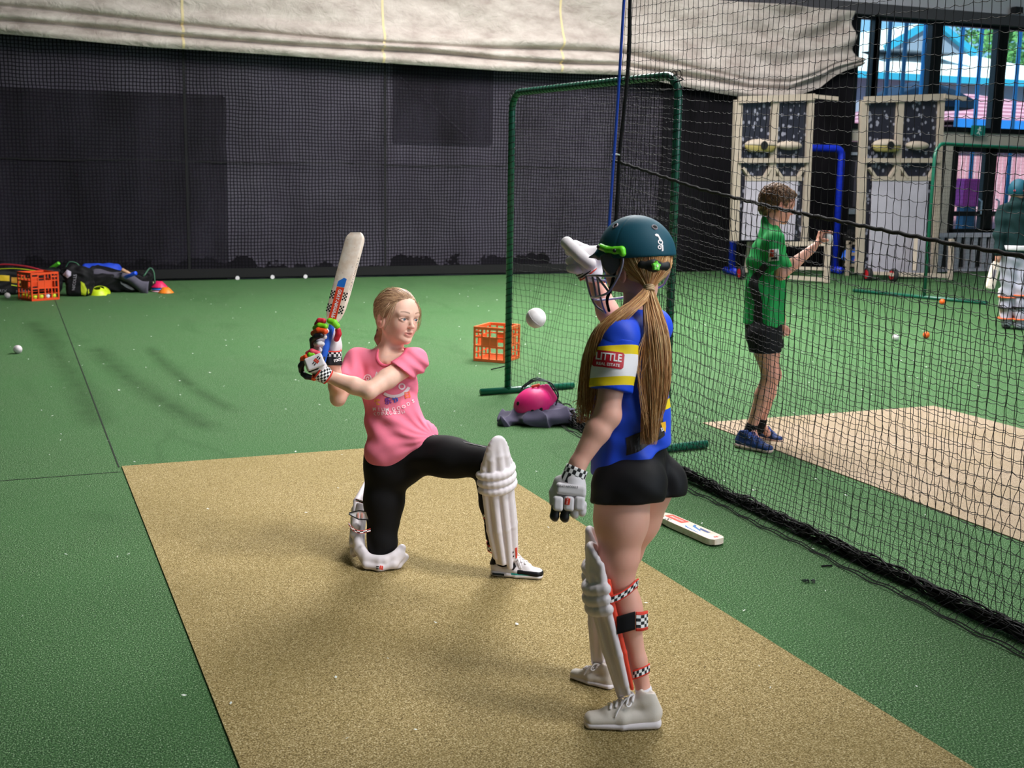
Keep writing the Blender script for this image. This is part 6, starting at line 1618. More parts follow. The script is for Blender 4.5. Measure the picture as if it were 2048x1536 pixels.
pan = [(1541, 520), (1546, 533), (1530, 556), (1529, 570), (1536, 600), (1537, 648), (1521, 648), (1523, 600), (1514, 563), (1519, 548)]
lay([(*poly2d([((x-1530)*.003, -(y-585)*.003) for x, y in pan], 3), 0)], 1530, 585, BLK, 'side_panel')
lay([(*rect2d(-.026, -.035, .026, .035, 4, 4), 0)], 1556, 506, WHT, 'patch', .005); lay([(*rect2d(-.022, -.01, -.002, .028, 3, 3), 0)], 1556, 506, RED, 'patch_print', .008); lay([(*text2d('KFC', .016), 0)] if False else [(*rect2d(-.012, -.026, .016, -.014, 3, 1), 0)], 1556, 506, BLK, 'patch_print', .008)
S = SDF(); S.ecap(W(1526, 640), W(1528, 668), (.13, .105), (.13, .108), plf, .03)
for h, k in ((hN_, kN_), (hF_, kF_)): S.chain([h, h*.45+k*.55], [.096, .094], .03)
S.plane(W(1530, 700), nrm(-UPZ+.05*pf_), .004); sdf_obj(S, 'shorts', cloth('boy_shorts', '121217', .8), by, .0058, 1)
BLUS = dict(upper=cloth('runner_blue', '22386e', .65, 90, .25, var=.3, vs=40), sole=mat('runner_sole', 'd9b9ae', .6), lace=mat('runner_lace', '2f4f9c', .8))
for a, hh, tt in ((aN_, (1470, 892), (1548, 908)), (aF_, (1508, 874), (1567, 886))):
    k = kN_ if a is aN_ else kF_; d = nrm(k-a); S = SDF(); S.chain([a-d*.04, a+d*.05], [.036, .036], .02); S.plane(a+d*.035, d, .003); sdf_obj(S, 'sock', BLACKF, by, .005, 1)
    make_shoe(by, gp(*hh), gp(*tt), BLUS, vox=.005, hk=1.0)
def leather_ball(name, c, r, col, label, seam='d8d0d4', group=None, cat='ball'):
    o = MB().sphere((0, 0, 0), r, 32, 20).build(name, mat('ball_'+col, col, .5, var=.08, vscale=30), smooth=True); o.location = c; tag(o, label, cat, group)
    rr = r*1.003; a = np.arange(40)*2*PI/40; R_ = Matrix.Rotation(.7, 3, 'X') @ Matrix.Rotation(.5, 3, 'Y')
    mb = MB()
    for k in (-.05, 0, .05): mb.tube([np.array(R_ @ Vector((rr*math.cos(q)*math.sqrt(1-k*k), rr*math.sin(q)*math.sqrt(1-k*k), rr*k))) for q in a], r*.022, 4, closed=True)
    mb.build('seam', mat('ball_seam_'+seam, seam, .7), o, world=False); return o
leather_ball('cricket_ball', W(1654, 477, -.10), .036, 'e9e2df', 'white ball held up in the hand of the boy in green')
# ================================================================== THE FAR BATTER AT THE RIGHT EDGE
D3 = 13.4
def Y_(x, y, off=0.): return dp(x, y, D3+off)
fb = thing('person', 'batter in a dark green hoodie and helmet seen from behind at the right edge', 'person', (*gp(2032, 655)[:2], 0))
bfw = nrm(HF*.9+CR*.25); bfw[2] = 0; bfw = nrm(bfw); bfl = np.cross(UPZ, bfw)
nk = Y_(2036, 404); cb = Y_(2034, 440); pb_ = Y_(2032, 505)
sl_ = Y_(2006, 425); el_ = Y_(1999, 470, -.05); wl_ = Y_(1997, 508, -.1); sr_ = Y_(2062, 425); er_ = Y_(2070, 470); wr_ = Y_(2052, 500, .1)
hd_ = frame_from(Y_(2036, 385), bfw, UPZ, 1.0)
hl_ = Y_(2018, 520); kl_ = Y_(2017, 585); al_ = Y_(2013, 645); hr_ = Y_(2046, 520); kr_ = Y_(2044, 580, -.05); ar_ = Y_(2040, 648, -.08)
S = SDF(); S.ecap(pb_, cb, (.15, .11), (.17, .11), CR, .04); S.cone(nk, hd_.O, .05, .06, .03); S.ell(hd_(0, 0, .01), (.1, .08, .12), hd_.M)
for s_, e_, w_ in ((sl_, el_, wl_), (sr_, er_, wr_)):
    S.chain([nk-UPZ*.06, s_, e_, w_], [.06, .055, .042, .03], .03); S.ell(w_-UPZ*.04, (.03, .035, .045), None, .02)
    for k_ in range(4): S.chain([w_-UPZ*.06+CR*(k_-1.5)*.016, w_-UPZ*.10+CR*(k_-1.5)*.015+HF*.02], [.009, .008], .006)
for h, k, a in ((hl_, kl_, al_), (hr_, kr_, ar_)): S.chain([h, k, a], [.085, .055, .035], .03); S.cone(a, a+bfw*.14-UPZ*.02, .035, .03, .02)
V, F = S.polys(.011); me = vf_mesh('body', relax(V, F, 1), F); cattr(me, 'Col', np.tile(lin('c48a78'), (len(V), 1))); link('body', me, SKIN, fb)
HOOD = cloth('hoodie_green', '062425', .9, 200, .15, var=.15)
S = SDF(); S.ecap(Y_(2032, 505), cb, (.195, .15), (.195, .13), CR, .04); S.ecap(cb, nk, (.17, .12), (.10, .08), CR, .04); S.ell(Y_(2035, 412, -.06), (.12, .06, .06), np.stack([CR, HF, UPZ]), .03)
for s_, e_, w_ in ((sl_, el_, wl_), (sr_, er_, wr_)): S.chain([nk-UPZ*.06, s_, e_, w_], [.08, .075, .06, .045], .03)
S.plane(Y_(2033, 513), -UPZ, .005); S.post = lambda P, d: d-.008*np.sin(((P-cb) @ (UPZ+.6*CR))*38+2*np.sin(((P-cb) @ CR)*14)); sdf_obj(S, 'hoodie', HOOD, fb, .009, 1)
S = SDF(); S.ecap(Y_(2033, 493), Y_(2033, 497), (.214, .17), (.214, .17), CR, .02); S.plane(Y_(2033, 500), -UPZ, .003); S.plane(Y_(2033, 490), UPZ, .003); sdf_obj(S, 'waist_band', mat('band_white', 'd9d3d9', .8), fb, .009, 1)
TRW = cloth('trousers_grey', 'a9a8b8', .85, 160, .15)
S = SDF(); S.ecap(Y_(2033, 500), pb_-UPZ*.06, (.165, .125), (.165, .13), CR, .04)
for h, k, a in ((hl_, kl_, al_), (hr_, kr_, ar_)): S.chain([h, k, a], [.105, .078, .06], .03)
S.post = lambda P, d: d-.006*np.sin(((P-pb_) @ (UPZ+.5*CR))*45); sdf_obj(S, 'trousers', TRW, fb, .009, 1)
for k, a in ((kl_, al_), (kr_, ar_)):
    make_pad(fb, k, a, bfw+.35*CR, up_len=.16, low=.0, R=.085, vox=.008, kr=.02, logo=False, straps=[])
    for t in (.15, .5, .85):
        p = k*(1-t)+a*t; MB().tube([p+.088*(math.cos(q)*CR+math.sin(q)*HF*1.0) for q in np.arange(16)*PI/8], .022, 6, closed=True, flat=(1, .35)).build('strap', mat('strap_orange', 'd8602a', .7) if t != .5 else BLACKF, fb, smooth=True)
    make_shoe(fb, np.array([a[0], a[1], .01])-bfw*.06, np.array([a[0], a[1], .01])+bfw*.2, dict(upper=BLACKF, sole=BLKR, lace=BLACKF), vox=.008, lace=False)
hl2 = bpy.data.objects.new('helmet', None); COL.objects.link(hl2); hl2.parent = fb; hl2.matrix_basis = Matrix.Translation(Vector(hd_.O)-fb.location)
S = SDF(); S.ell(hd_(0, 0, .03), (.125, .105, .12), hd_.M); S.plane(hd_(0, 0, -.035), -UPZ, .004); S.ecap(hd_(.09, 0, .01), hd_(.14, 0, .0), (.085, .007), (.05, .005), hd_.M[1], .012); sdf_obj(S, 'shell', HELB, hl2, .007, 1)
for s_ in (1, -1): MB().sphere(hd_(-.115, s_*.05, .02), .012, 10, 6).build('badge', mat('badge_pink', 'd85c70', .5), hl2)
bo3 = Y_(1994, 524, -.12); bt3 = Y_(1981, 578, -.16)
b3, B3 = make_bat('cricket bat held low beside the batter in the green hoodie', bo3, (bt3-bo3)*1.0, nrm(TOW+.2*CR), L=np.linalg.norm(bt3-bo3)*1.0, W=.1, T=.03, hl=.26, grip='8a6f5a')
decal('sticker', B3, [(*rect2d(-.02, .09, .02, .19, 1, 1), 0)], [mat('sticker_grey', '8f8490', .5)], b3)
# ================================================================== THINGS ON THE TURF
leather_ball('cricket_ball', dp(1072, 636, 4.37), .0365, 'ece6e6', 'white ball in mid air between the two girls')
leather_ball('cricket_ball', gp(36, 707)+UPZ*.0365, .0365, 'd8ccd2', 'dirty white ball alone on the turf at the left edge')
leather_ball('cricket_ball', gp(15, 597)+UPZ*.036, .036, 'c9bfc4', 'dull white ball in front of the black and yellow bag')
leather_ball('cricket_ball', gp(1791, 682)+UPZ*.036, .034, 'e6dede', 'white ball on the turf behind the net, left of an orange one')
leather_ball('cricket_ball', gp(1852, 677)+UPZ*.036, .034, 'f0641c', 'orange ball on the turf behind the net, right of a white one', 'c94a10')
leather_ball('cricket_ball', gp(1884, 609)+UPZ*.036, .036, 'f0641c', 'orange ball lying against the foot of the far green screen', 'c94a10')
# ---- crates
def crate(label, c, rot, w, d, h, col):
    t = thing('milk_crate', label, 'crate', c, rot); m = mat('crate_'+col, col, .4, spec=.5); M = MB(); T = .012
    A = np.eye(3)
    def face(ax, sgn, n):
        L = w if ax == 0 else d
        off = (d if ax == 0 else w)/2-T/2
        def bx(u, z, su, sz, th=T):
            c_ = (u, sgn*off, z) if ax == 0 else (sgn*off, u, z); sz_ = (su, th, sz) if ax == 0 else (th, su, sz); M.box(c_, sz_)
        for z, hh, th in ((h-.012, .024, T*1.5), (h*.70, .012, T), (h*.44, .014, T*1.2), (.012, .024, T*1.4), (h*.24, .008, T*.8)): bx(0, z, L-.004, hh, th)
        for i in range(n+1):
            u = -L/2+L*i/n; bx(u*(1-.012/L), h/2, .012 if i not in (0, n) else .018, h-.03, T)
        bx(0, h*.57, L*.46, h*.24, T*.6)
        for s_ in (1, -1): bx(s_*L*.34, h*.84, L*.22, h*.05, T*.8)
    for ax in (0, 1):
        for s_ in (1, -1): face(ax, s_, 4)
    M.build('basket', m, t, world=False)
    B = MB()
    for i in range(7): B.box((-w/2+w*(i+.5)/7, 0, .008), (.018, d-.01, .008))
    for i in range(7): B.box((0, -d/2+d*(i+.5)/7, .012), (w-.01, .018, .008))
    B.build('base', m, t, world=False); return t
def crate_at(label, p0, p1, h, col, depth=None):
    a = gp(*p0); b = gp(*p1); w = np.linalg.norm(b-a); d = depth or w; u = (b-a)/w; n = np.array([-u[1], u[0], 0]); c = (a+b)/2+n*d/2
    return crate(label, (c[0], c[1], .002), math.atan2(u[1], u[0]), w, d, h, col), c, u, n, w, d
crate_at('orange plastic crate behind the left post of the net screen', (947, 722), (1009, 727), .30, 'f2703a', .34)
ct, cc, u, n, w, d = crate_at('dark orange plastic crate of balls beside the bags at the left', (64, 603), (119, 599), .335, 'e04a1e', .33)
yb = 'c8d41e'
spots = [(-.12, -.125, yb), (-.04, -.125, yb), (.04, -.125, 'd8dce6'), (.12, -.125, yb), (-.125, -.045, yb), (-.125, .035, yb), (-.125, .11, yb)]
names = ['yellow ball in the crate, first from the corner along the front', 'yellow ball in the crate, second from the corner along the front', 'white ball in the crate among the yellow ones', 'yellow ball in the crate at the right end of the front', 'yellow ball inside the left side of the crate, nearest the corner', 'yellow ball inside the left side of the crate, between two others', 'yellow ball inside the left side of the crate, farthest back']
for (a, b, c_), nm in zip(spots, names):
    p = cc+u*a+n*b; leather_ball('tennis_ball', (p[0], p[1], .017+.034), .033, c_, nm, 'e4e8a0', 'balls in the crate by the bags')
# ---- marker cones
def cone(label, c, col, R, h, tilt=(0, 0), group=None, holes=True):
    o = MB().lathe([(R, 0), (R*.98, .006), (R*.62, h*.62), (R*.36, h), (R*.32, h*.99), (R*.58, h*.58), (R*.95, .004), (R*.97, 0)], (0, 0, 0), None, 28, caps=False).build('marker_cone', mat('cone_'+col, col, .45), smooth=True)
    o.location = c; o.rotation_euler = (tilt[0], tilt[1], 0); return tag(o, label, 'cone', group)
g = gp(196, 590); cone('lime marker cone tipped toward the room in front of the black bags', g+UPZ*.02, 'c6dc1c', .12, .075, (.42, -.12))
g = gp(198, 588); cone('lime marker cone nested behind another lime one by the bags', g+UPZ*.02+HF*.035+CR*.01, 'b9d01a', .12, .07, (.62, .05))
g = gp(319, 583); st = [('f4b8cc', 'pale pink marker cone at the bottom of the small stack'), ('2f6fd0', 'blue marker cone in the middle of the small stack'), ('d81e5c', 'crimson marker cone on top of the small stack')]
for i, (c_, nm) in enumerate(st): cone(nm, g+UPZ*(.004+.028*i), c_, .105, .075, (0, 0), 'stack of marker cones right of the bags')
g = gp(332, 586); cone('orange marker cone leaning beside the small stack', g+UPZ*.004, 'f58220', .10, .07, (.0, 0))
# ---- bags
BAGK = cloth('bag_black', '0d0d11', .7, 160, .2)
LIME = mat('lime_panel', 'b6c41f', .6); AMB = mat('amber_panel', 'b8841a', .6)
def bagbox(name, c, h, rot, m, parent, rnd=.05, vox=.009, post=None):
    A = np.stack([np.array([math.cos(rot), math.sin(rot), 0]), np.array([-math.sin(rot), math.cos(rot), 0]), UPZ]); S = SDF(); S.box(c, h, A, rnd); S.post = post; return sdf_obj(S, name, m, parent, vox, 1)
wr = lambda P, d: d-.006*np.sin(P[..., 0]*40+3*np.sin(P[..., 2]*22))*np.sin(P[..., 2]*35+P[..., 1]*20)
ra = math.atan2((gp(64, 598)-gp(0, 601))[1], (gp(64, 598)-gp(0, 601))[0])
g = gp(22, 592); c = g+HF*.22
b1 = thing('kit_bag', 'long black kit bag with yellow side panels at the left edge', 'bag', (c[0], c[1], 0))
body1 = bagbox('body', c+UPZ*.16+CR*-.1, (.62, .15, .155), ra, BAGK, b1, .06, .009, wr); bv = bvh_of(body1.data)
def layb(px, py, w_, h_, m, nm, bvx, par, tilt=0, off=.006):
    o = dp(px, py, 15.03); U = CR*math.cos(tilt)+CU*math.sin(tilt); c_ = cast(bvx, [(*rect2d(-w_/2, -h_/2, w_/2, h_/2, 6, 4), 0)], o, U, UPZ, TOW, off, 3.0)
    if c_.f: c_.build(nm, m, par, recalc=False)
layb(5, 556, .13, .07, mat('yellow_panel', 'd8b41c', .6), 'side_panel', bv, b1); layb(32, 559, .17, .07, AMB, 'side_panel', bv, b1); layb(31, 571, .17, .012, LIME, 'piping', bv, b1, -.15)
for tx, px in (('RIX', 4), ('ANSU', 34)):
    a_, b_ = text2d(tx, .055, None, 'CENTER', .0); cc_ = cast(bv, [(a_, b_, 0)], dp(px, 582, 15.03), CR, UPZ, TOW, .008, 3.0); cc_.build('lettering', mat('dim_print', '8d8a94', .6), b1, recalc=False) if cc_.f else None
pts = spline([c+CR*-.45+UPZ*.30, c+CR*-.2+UPZ*.37, c+CR*.1+UPZ*.35, c+CR*.35+UPZ*.29], 20); MB().tube(pts, .014, 6).build('handle', mat('red_strap', '9c1c2c', .7), b1, smooth=True)
pts = spline([c+CR*-.5+UPZ*.30-HF*.1, c+CR*-.3+UPZ*.315-HF*.12, c+CR*.0+UPZ*.33-HF*.1, c+CR*.3+UPZ*.30-HF*.1], 20); MB().tube(pts, .007, 6).build('piping', LIME, b1, smooth=True)
# upright backpack
g = gp(148, 594); c = g+HF*.17; b2 = thing('kit_bag', 'upright black backpack with a lime side and pale patch', 'bag', (c[0], c[1], 0))
S = SDF(); S.box(c+UPZ*.17+CR*.02, (.14, .13, .17), np.stack([CR, HFw, UPZ]), .06); S.box(c+UPZ*.28+CR*-.07-HF*.0, (.10, .10, .10), np.stack([nrm(CR+.6*UPZ), HFw, nrm(UPZ-.6*CR)]), .05, .04); S.ell(c+UPZ*.33+CR*.03, (.07, .09, .05), None, .04); S.post = wr
bb = sdf_obj(S, 'body', BAGK, b2, .008, 1); bv = bvh_of(bb.data)
def patch(pts_, m, nm, par, bvx, ref, off=.006):
    o = dp(*ref, 15.0); k = 15.2/F_PX; c_ = cast(bvx, [(*poly2d([((x-ref[0])*k, -(y-ref[1])*k) for x, y in pts_], 2), 0)], o, CR, CU, TOW, off, 3.0)
    if c_.f: c_.build(nm, m, par, recalc=False)
patch([(123, 549), (133, 539), (141, 543), (141, 551), (134, 556)], mat('pale_patch', 'c9bfd6', .5), 'patch', b2, bv, (133, 548))
patch([(158, 562), (164, 566), (168, 578), (165, 590), (157, 588)], LIME, 'side_panel', b2, bv, (162, 576)); patch([(170, 576), (174, 582), (173, 591), (168, 591)], LIME, 'side_panel', b2, bv, (171, 585))
a_, b_ = text2d('ADIDAS', .045, None, 'CENTER', .01) if False else text2d('NICOLLS', .05, None, 'CENTER', .01)
cc_ = cast(bv, [([(-y, x) for x, y in a_], b_, 0)], dp(146.5, 564, 15.0), nrm(CR+.12*CU), nrm(CU+.16*CR), TOW, .007, 3.0); cc_.build('lettering', mat('dim_print', '8d8a94', .6), b2, recalc=False) if cc_.f else None
MB().tube(spline([c+CR*-.16+UPZ*.33, c+CR*-.10+UPZ*.42, c+CR*-.0+UPZ*.40, c+CR*.03+UPZ*.33], 14), .007, 6).build('handle', mat('strap_green', '3d6a52', .7), b2, smooth=True)
# open duffel
g = gp(235, 586); c = g+HF*.22; b3_ = thing('kit_bag', 'black open duffel bag with a grey turned back flap', 'bag', (c[0], c[1], 0))
S = SDF(); S.box(c+UPZ*.12+CR*-.03, (.36, .17, .12), np.stack([CR, HFw, UPZ]), .05); S.box(c+UPZ*.25+CR*-.22+HF*.03, (.17, .13, .05), np.stack([nrm(CR-.25*UPZ), HFw, nrm(UPZ+.25*CR)]), .035, .05); S.box(c+UPZ*.27+CR*.16, (.16, .10, .10), np.stack([nrm(CR-.3*UPZ), HFw, nrm(UPZ+.3*CR)]), .03, .02, 's'); S.post = wr
bb = sdf_obj(S, 'body', BAGK, b3_, .009, 1); bv = bvh_of(bb.data)
FL = cloth('flap_grey', '575361', .8, 160, .15)
P = []
for i in range(13):
    t = i/12; P.append([c+CR*(.05+.34*t)+UPZ*(.245-.10*t+.02*math.sin(t*6)-(.20+.02*math.sin(t*9))*v*(.35+.65*t))-HF*(.17+.035*math.sin(v*PI)+.015*math.sin(t*11+v*3)) for v in np.linspace(0, 1, 8)])
o = MB().grid(P).build('flap', FL, b3_, smooth=True, recalc=False); md = o.modifiers.new('thick', 'SOLIDIFY'); md.thickness = .012
P = [[c+CR*(-.34+.40*t)+UPZ*(.29-.05*t+.012*math.sin(t*8+v*2))-HF*(.10+.075*v)+UPZ*(-.075*v*v) for v in np.linspace(0, 1, 6)] for t in np.linspace(0, 1, 12)]
o = MB().grid(P).build('flap', FL, b3_, smooth=True, recalc=False); md = o.modifiers.new('thick', 'SOLIDIFY'); md.thickness = .01
pts = [(-.12, .03), (-.05, .015), (.02, -.005), (.06, -.03), (.03, -.015), (-.04, .0)]
patch([(208, 554), (212, 558), (221, 561), (230, 567), (234, 571), (228, 571), (218, 566), (209, 559)], mat('dim_print', '8d8a94', .6), 'emblem', b3_, bv, (220, 563)); patch([(214, 582), (221, 579), (224, 579), (235, 583), (225, 584)], mat('teal_print', '1c6a68', .6), 'emblem', b3_, bv, (224, 582))
MB().tube(spline([c+CR*.30+UPZ*.20-HF*.08, c+CR*.36+UPZ*.30, c+CR*.41+UPZ*.25, c+CR*.42+UPZ*.10], 14), .009, 6).build('handle', mat('strap_green', '3d6a52', .7), b3_, smooth=True)
# blue soft bag behind
p = dp(203, 539, 16.25); b4 = thing('blue_bag', 'bright blue cloth bag showing behind the open duffel', 'bag', (p[0], p[1], 0))
S = SDF(); S.box((p[0], p[1], .16), (.24, .10, .16), np.stack([CR, HFw, UPZ]), .07); S.ell(p+CR*.12+UPZ*-.01, (.12, .08, .06), None, .04); S.post = wr; sdf_obj(S, 'body', mat('blue_cloth', '1440c4', .7), b4, .009, 1)
S = SDF(); S.chain([p+CR*.02-UPZ*.0-HF*.11, p+CR*.1+UPZ*.012-HF*.10, p+CR*.2-UPZ*.02-HF*.09], [.018, .02, .014], .02); sdf_obj(S, 'green_lining', mat('teal_cloth', '168a5c', .7), b4, .008, 1)
def rod(name, label, cat, a, b, r0, r1, m, part=None):
    o = MB().tube([a, np.array(a)*.98+np.array(b)*.02, np.array(a)*.02+np.array(b)*.98, b], [r0*.9, r0, r1, r1*.9], 14).build(name, m, smooth=True); origin_to(o, a); return tag(o, label, cat)
rod('plastic_stump', 'lime green plastic stump sticking up behind the crate of balls', 'stump', dp(72, 558, 15.75), dp(118, 526, 15.6), .022, .024, mat('stump_green', '5cc42c', .4))
rod('bat_handle', 'tan wooden handle poking out of the open duffel bag', 'handle', dp(262, 549, 15.65), dp(243, 539, 15.6), .02, .026, mat('handle_tan', 'b58a6c', .6))
rod('blue_tube', 'short bright blue tube lying in the open duffel bag', 'tube', dp(250, 555, 15.5), dp(272, 546, 15.4), .022, .026, mat('tube_blue', '1c4fe0', .4))
rod('wooden_stump', 'pale worn wooden stump lying behind the crimson cone stack', 'stump', gp(284, 569)+UPZ*.08+HF*.0, gp(316, 574)+UPZ*.025, .017, .02, mat('stump_wood', 'cdb29a', .6))
# ---- pink helmet on the grey sweater, at the foot of the screen
c = dp(1064, 809, 7.95); hz = frame_from(c, nrm(CR*.80+CU*.50+TOW*.25), nrm(-CR*.40+TOW*.80-CU*.42), 1.0)
PNK = mat('helmet_pink', 'e8207c', .5, var=.04); ph = thing('helmet', 'bright pink batting helmet lying on the grey sweater', 'helmet', c)
S = SDF(); S.ell(hz(0, 0, .0), (.128, .108, .118), hz.M); S.ell(hz(0, 0, -.02), (.112, .094, .112), hz.M, .005, 's'); S.plane(hz(0, 0, -.045), -hz.M[2], .004); S.ecap(hz(.10, 0, -.01), hz(.158, 0, -.03), (.09, .007), (.06, .005), hz.M[1], .012); S.ell(hz(0, 0, -.03), (.108, .09, .10), hz.M, .004, 's')
sh = sdf_obj(S, 'shell', PNK, ph, .0045, 1); bv = bvh_of(sh.data)
for px, py in ((1036, 807), (1065, 823), (1082, 819)):
    o = dp(px, py, 7.5); h = bv.ray_cast(Vector(o), Vector(nrm(o-CO)))
    if h[0]:
        n_ = np.array(h[1]); a_ = nrm(np.cross(n_, UPZ)); MB().lathe([(.0001, .002), (.0125, .002), (.0135, .0)], np.array(h[0]), np.stack([a_, np.cross(n_, a_), n_], 1), 18).build('vent', mat('vent_dark', '050506', .6), ph)
GD = mat('grille_dark', '2b3a3c', .4, .5)
def gb(p): MB().tube(spline([hz(*q) for q in p], 22), .0042, 7).build('grille_bar', GD, ph, smooth=True)
for zz, ff in ((-.065, .165), (-.10, .155), (-.145, .135)): gb([(-.02, .115, zz*.8), (.08, .115, zz), (ff, .055, zz), (ff+.008, 0, zz), (ff, -.055, zz), (.08, -.115, zz), (-.02, -.115, zz*.8)])
for yy in (.05, .0, -.05): gb([(.163-abs(yy)*.1, yy, -.06), (.158-abs(yy)*.1, yy, -.10), (.14-abs(yy)*.1, yy, -.147)])
for yy in (.113, -.113): gb([(-.0, yy, -.03), (.02, yy, -.08), (.10, yy*.9, -.145)])
S = SDF(); S.cone(hz(.07, -.10, -.0), hz(.11, -.085, -.01), .009, .009); S.cone(hz(.07, .10, -.0), hz(.11, .085, -.01), .009, .009); sdf_obj(S, 'grille_clip', mat('clip_red', 'd9402c', .4), ph, .004, 1)
g = gp(1070, 856); S = SDF(); sw = g+HF*.14
for dx, dy, z, rx, ry, rz in ((-.12, .02, .03, .12, .12, .04), (.02, -.02, .045, .14, .12, .055), (.14, .0, .05, .11, .12, .055), (.05, .09, .07, .16, .09, .06), (.20, .05, .035, .06, .10, .04), (-.17, .0, .02, .07, .09, .028)): S.ell(sw+CR*dx+HF*dy+UPZ*z, (rx, ry, rz), np.stack([CR, HFw, UPZ]), .03)
def crump(P, d):
    q = P-sw; x = q @ CR; y = q @ HF; z = q[..., 2]
    w = x*.75+y*.65+.05*np.sin(y*13+1)+.03*np.sin(z*30); f1 = 1-np.abs(np.sin(w*17+.7)); w2 = x*.5-y*.9+.05*np.sin(x*11+2)+z*.5; f2 = 1-np.abs(np.sin(w2*21))
    return d-.030*f1**1.6-.020*f2**1.8+.016
S.post = crump; S.plane(g+UPZ*.001, -UPZ, .004)
o = sdf_obj(S, 'sweater', cloth('sweater_grey', '544e66', .9, 160, .2, sheen=.2), None, .0052, 1); origin_to(o, (sw[0], sw[1], 0)); tag(o, 'crumpled purple grey sweater under the pink helmet', 'sweater')
# ---- bat lying on the turf to the right
a = gp(1322, 1026, .035); b = gp(1436, 1076, .035)
gbat, GB = make_bat('cricket bat lying face up on the turf by the divider net', a, b-a, UPZ+nrm(HF)*.02, L=np.linalg.norm(b-a)*1.03, W=.088, T=.03, hl=.19, grip='26356a')
Lg = np.linalg.norm(b-a)*1.03
decal('red_sticker', GB, [(*rect2d(-.034, .04*Lg/.4, .012, .16*Lg/.4, 1, 1), 0)], [mat('sticker_red', 'e2472a', .35)], gbat)
V_, F_ = text2d('GRAY-NICOLLS', .019, None, 'CENTER', .02); decal('lettering', GB, [([(y-.011, .10*Lg/.4+x*.75) for x, y in V_], F_, 0)], [WHT], gbat, .001)
decal('checker_sticker', GB, checks(.018, .03, 3, 4, .0085)+checks(.018, .09, 3, 3, .0085), [BLK], gbat)
bl_ = [(*poly2d([(-.03, .20), (-.004, .215), (.012, .29), (-.002, .27), (-.016, .225), (-.03, .212)], 0), 0), (*poly2d([(.014, .19), (.03, .205), (.034, .30), (.028, .29), (.022, .215)], 0), 0), (*poly2d([(-.022, .25), (-.004, .262), (-.004, .315), (-.02, .32)], 0), 1)]
decal('blue_graphic', GB, [([(u_, v_*Lg/.4) for u_, v_ in V__], F__, k_) for V__, F__, k_ in bl_], [mat('graphic_blue', '2f7ec4', .4), mat('graphic_navy', '1d3f86', .4)], gbat)
decal('emblem', GB, [([(u_+.006*i, v_+.004*(i % 2)) for u_, v_ in rect2d(-.012, .365*Lg/.4, -.008, .378*Lg/.4, 1, 1)[0]], [(0, 1, 3, 2)], 0) for i in range(4)], [RED], gbat)
# ---- bits on the turf
p = gp(1617, 1166); mb = MB(); rg = np.random.default_rng(4)
for i in range(9): q = p+CR*rg.uniform(-.022, .022)+HF*rg.uniform(-.012, .012)+UPZ*rg.uniform(.004, .012); a_ = nrm(rg.normal(size=3)); b_ = nrm(np.cross(a_, rg.normal(size=3))); mb.add([q-a_*.012, q-b_*.008, q+a_*.012, q+b_*.008], [(0, 1, 2, 3)])
o = mb.build('foil_scrap', mat('foil', 'a9a2b4', .25, .8), recalc=False); origin_to(o, p); tag(o, 'crumpled silver foil scrap on the turf right of the pitch mat', 'litter')
q0 = gp(1643, 1135)+UPZ*.006; q1 = gp(1664, 1134)+UPZ*.006; o = MB().tube([q0, (q0+q1)/2+HF*.003, q1], .004, 6).build('black_strip', BLACKF); origin_to(o, q0); tag(o, 'short black strip on the turf near the net hem', 'litter')
q0 = gp(982, 742)+UPZ*.012; q1 = gp(1012, 739)+UPZ*.03; o = MB().tube([q0, q1], .005, 6).build('black_strip', BLACKF); origin_to(o, q0); tag(o, 'thin black strip beside the left post of the net screen', 'litter')
V = []; F = []; rg = np.random.default_rng(17)
for i in range(520):
    x = rg.uniform(-2.5, 9); y = rg.uniform(2.2, 16)
    if any((x-a_)**2+(y-b_)**2 < .3 for a_, b_ in ((1.6, 3.1), (1.35, 4.75), (1.85, 4.35), (4.1, 6.05), (3.86, 9.9), (.7, 15.8), (3.2, 7.2))): continue
    s_ = rg.uniform(.003, .009)*(1+.05*y); a_ = rg.uniform(0, PI); e = np.array([math.cos(a_), math.sin(a_), 0]); f_ = np.array([-e[1], e[0], 0])*rg.uniform(.25, .7); z = .0085+.0005*y
    k = len(V); c = np.array([x, y, z]); V += [c-e*s_, c-f_*s_+UPZ*.002, c+e*s_+UPZ*.003, c+f_*s_]; F.append((k, k+1, k+2, k+3))
o = MB().add(V, F).build('lint_flecks', mat('lint', 'dfe4df', .8), recalc=False); tag(o, 'tiny pale lint flecks scattered over the turf', 'litter', kind='stuff')
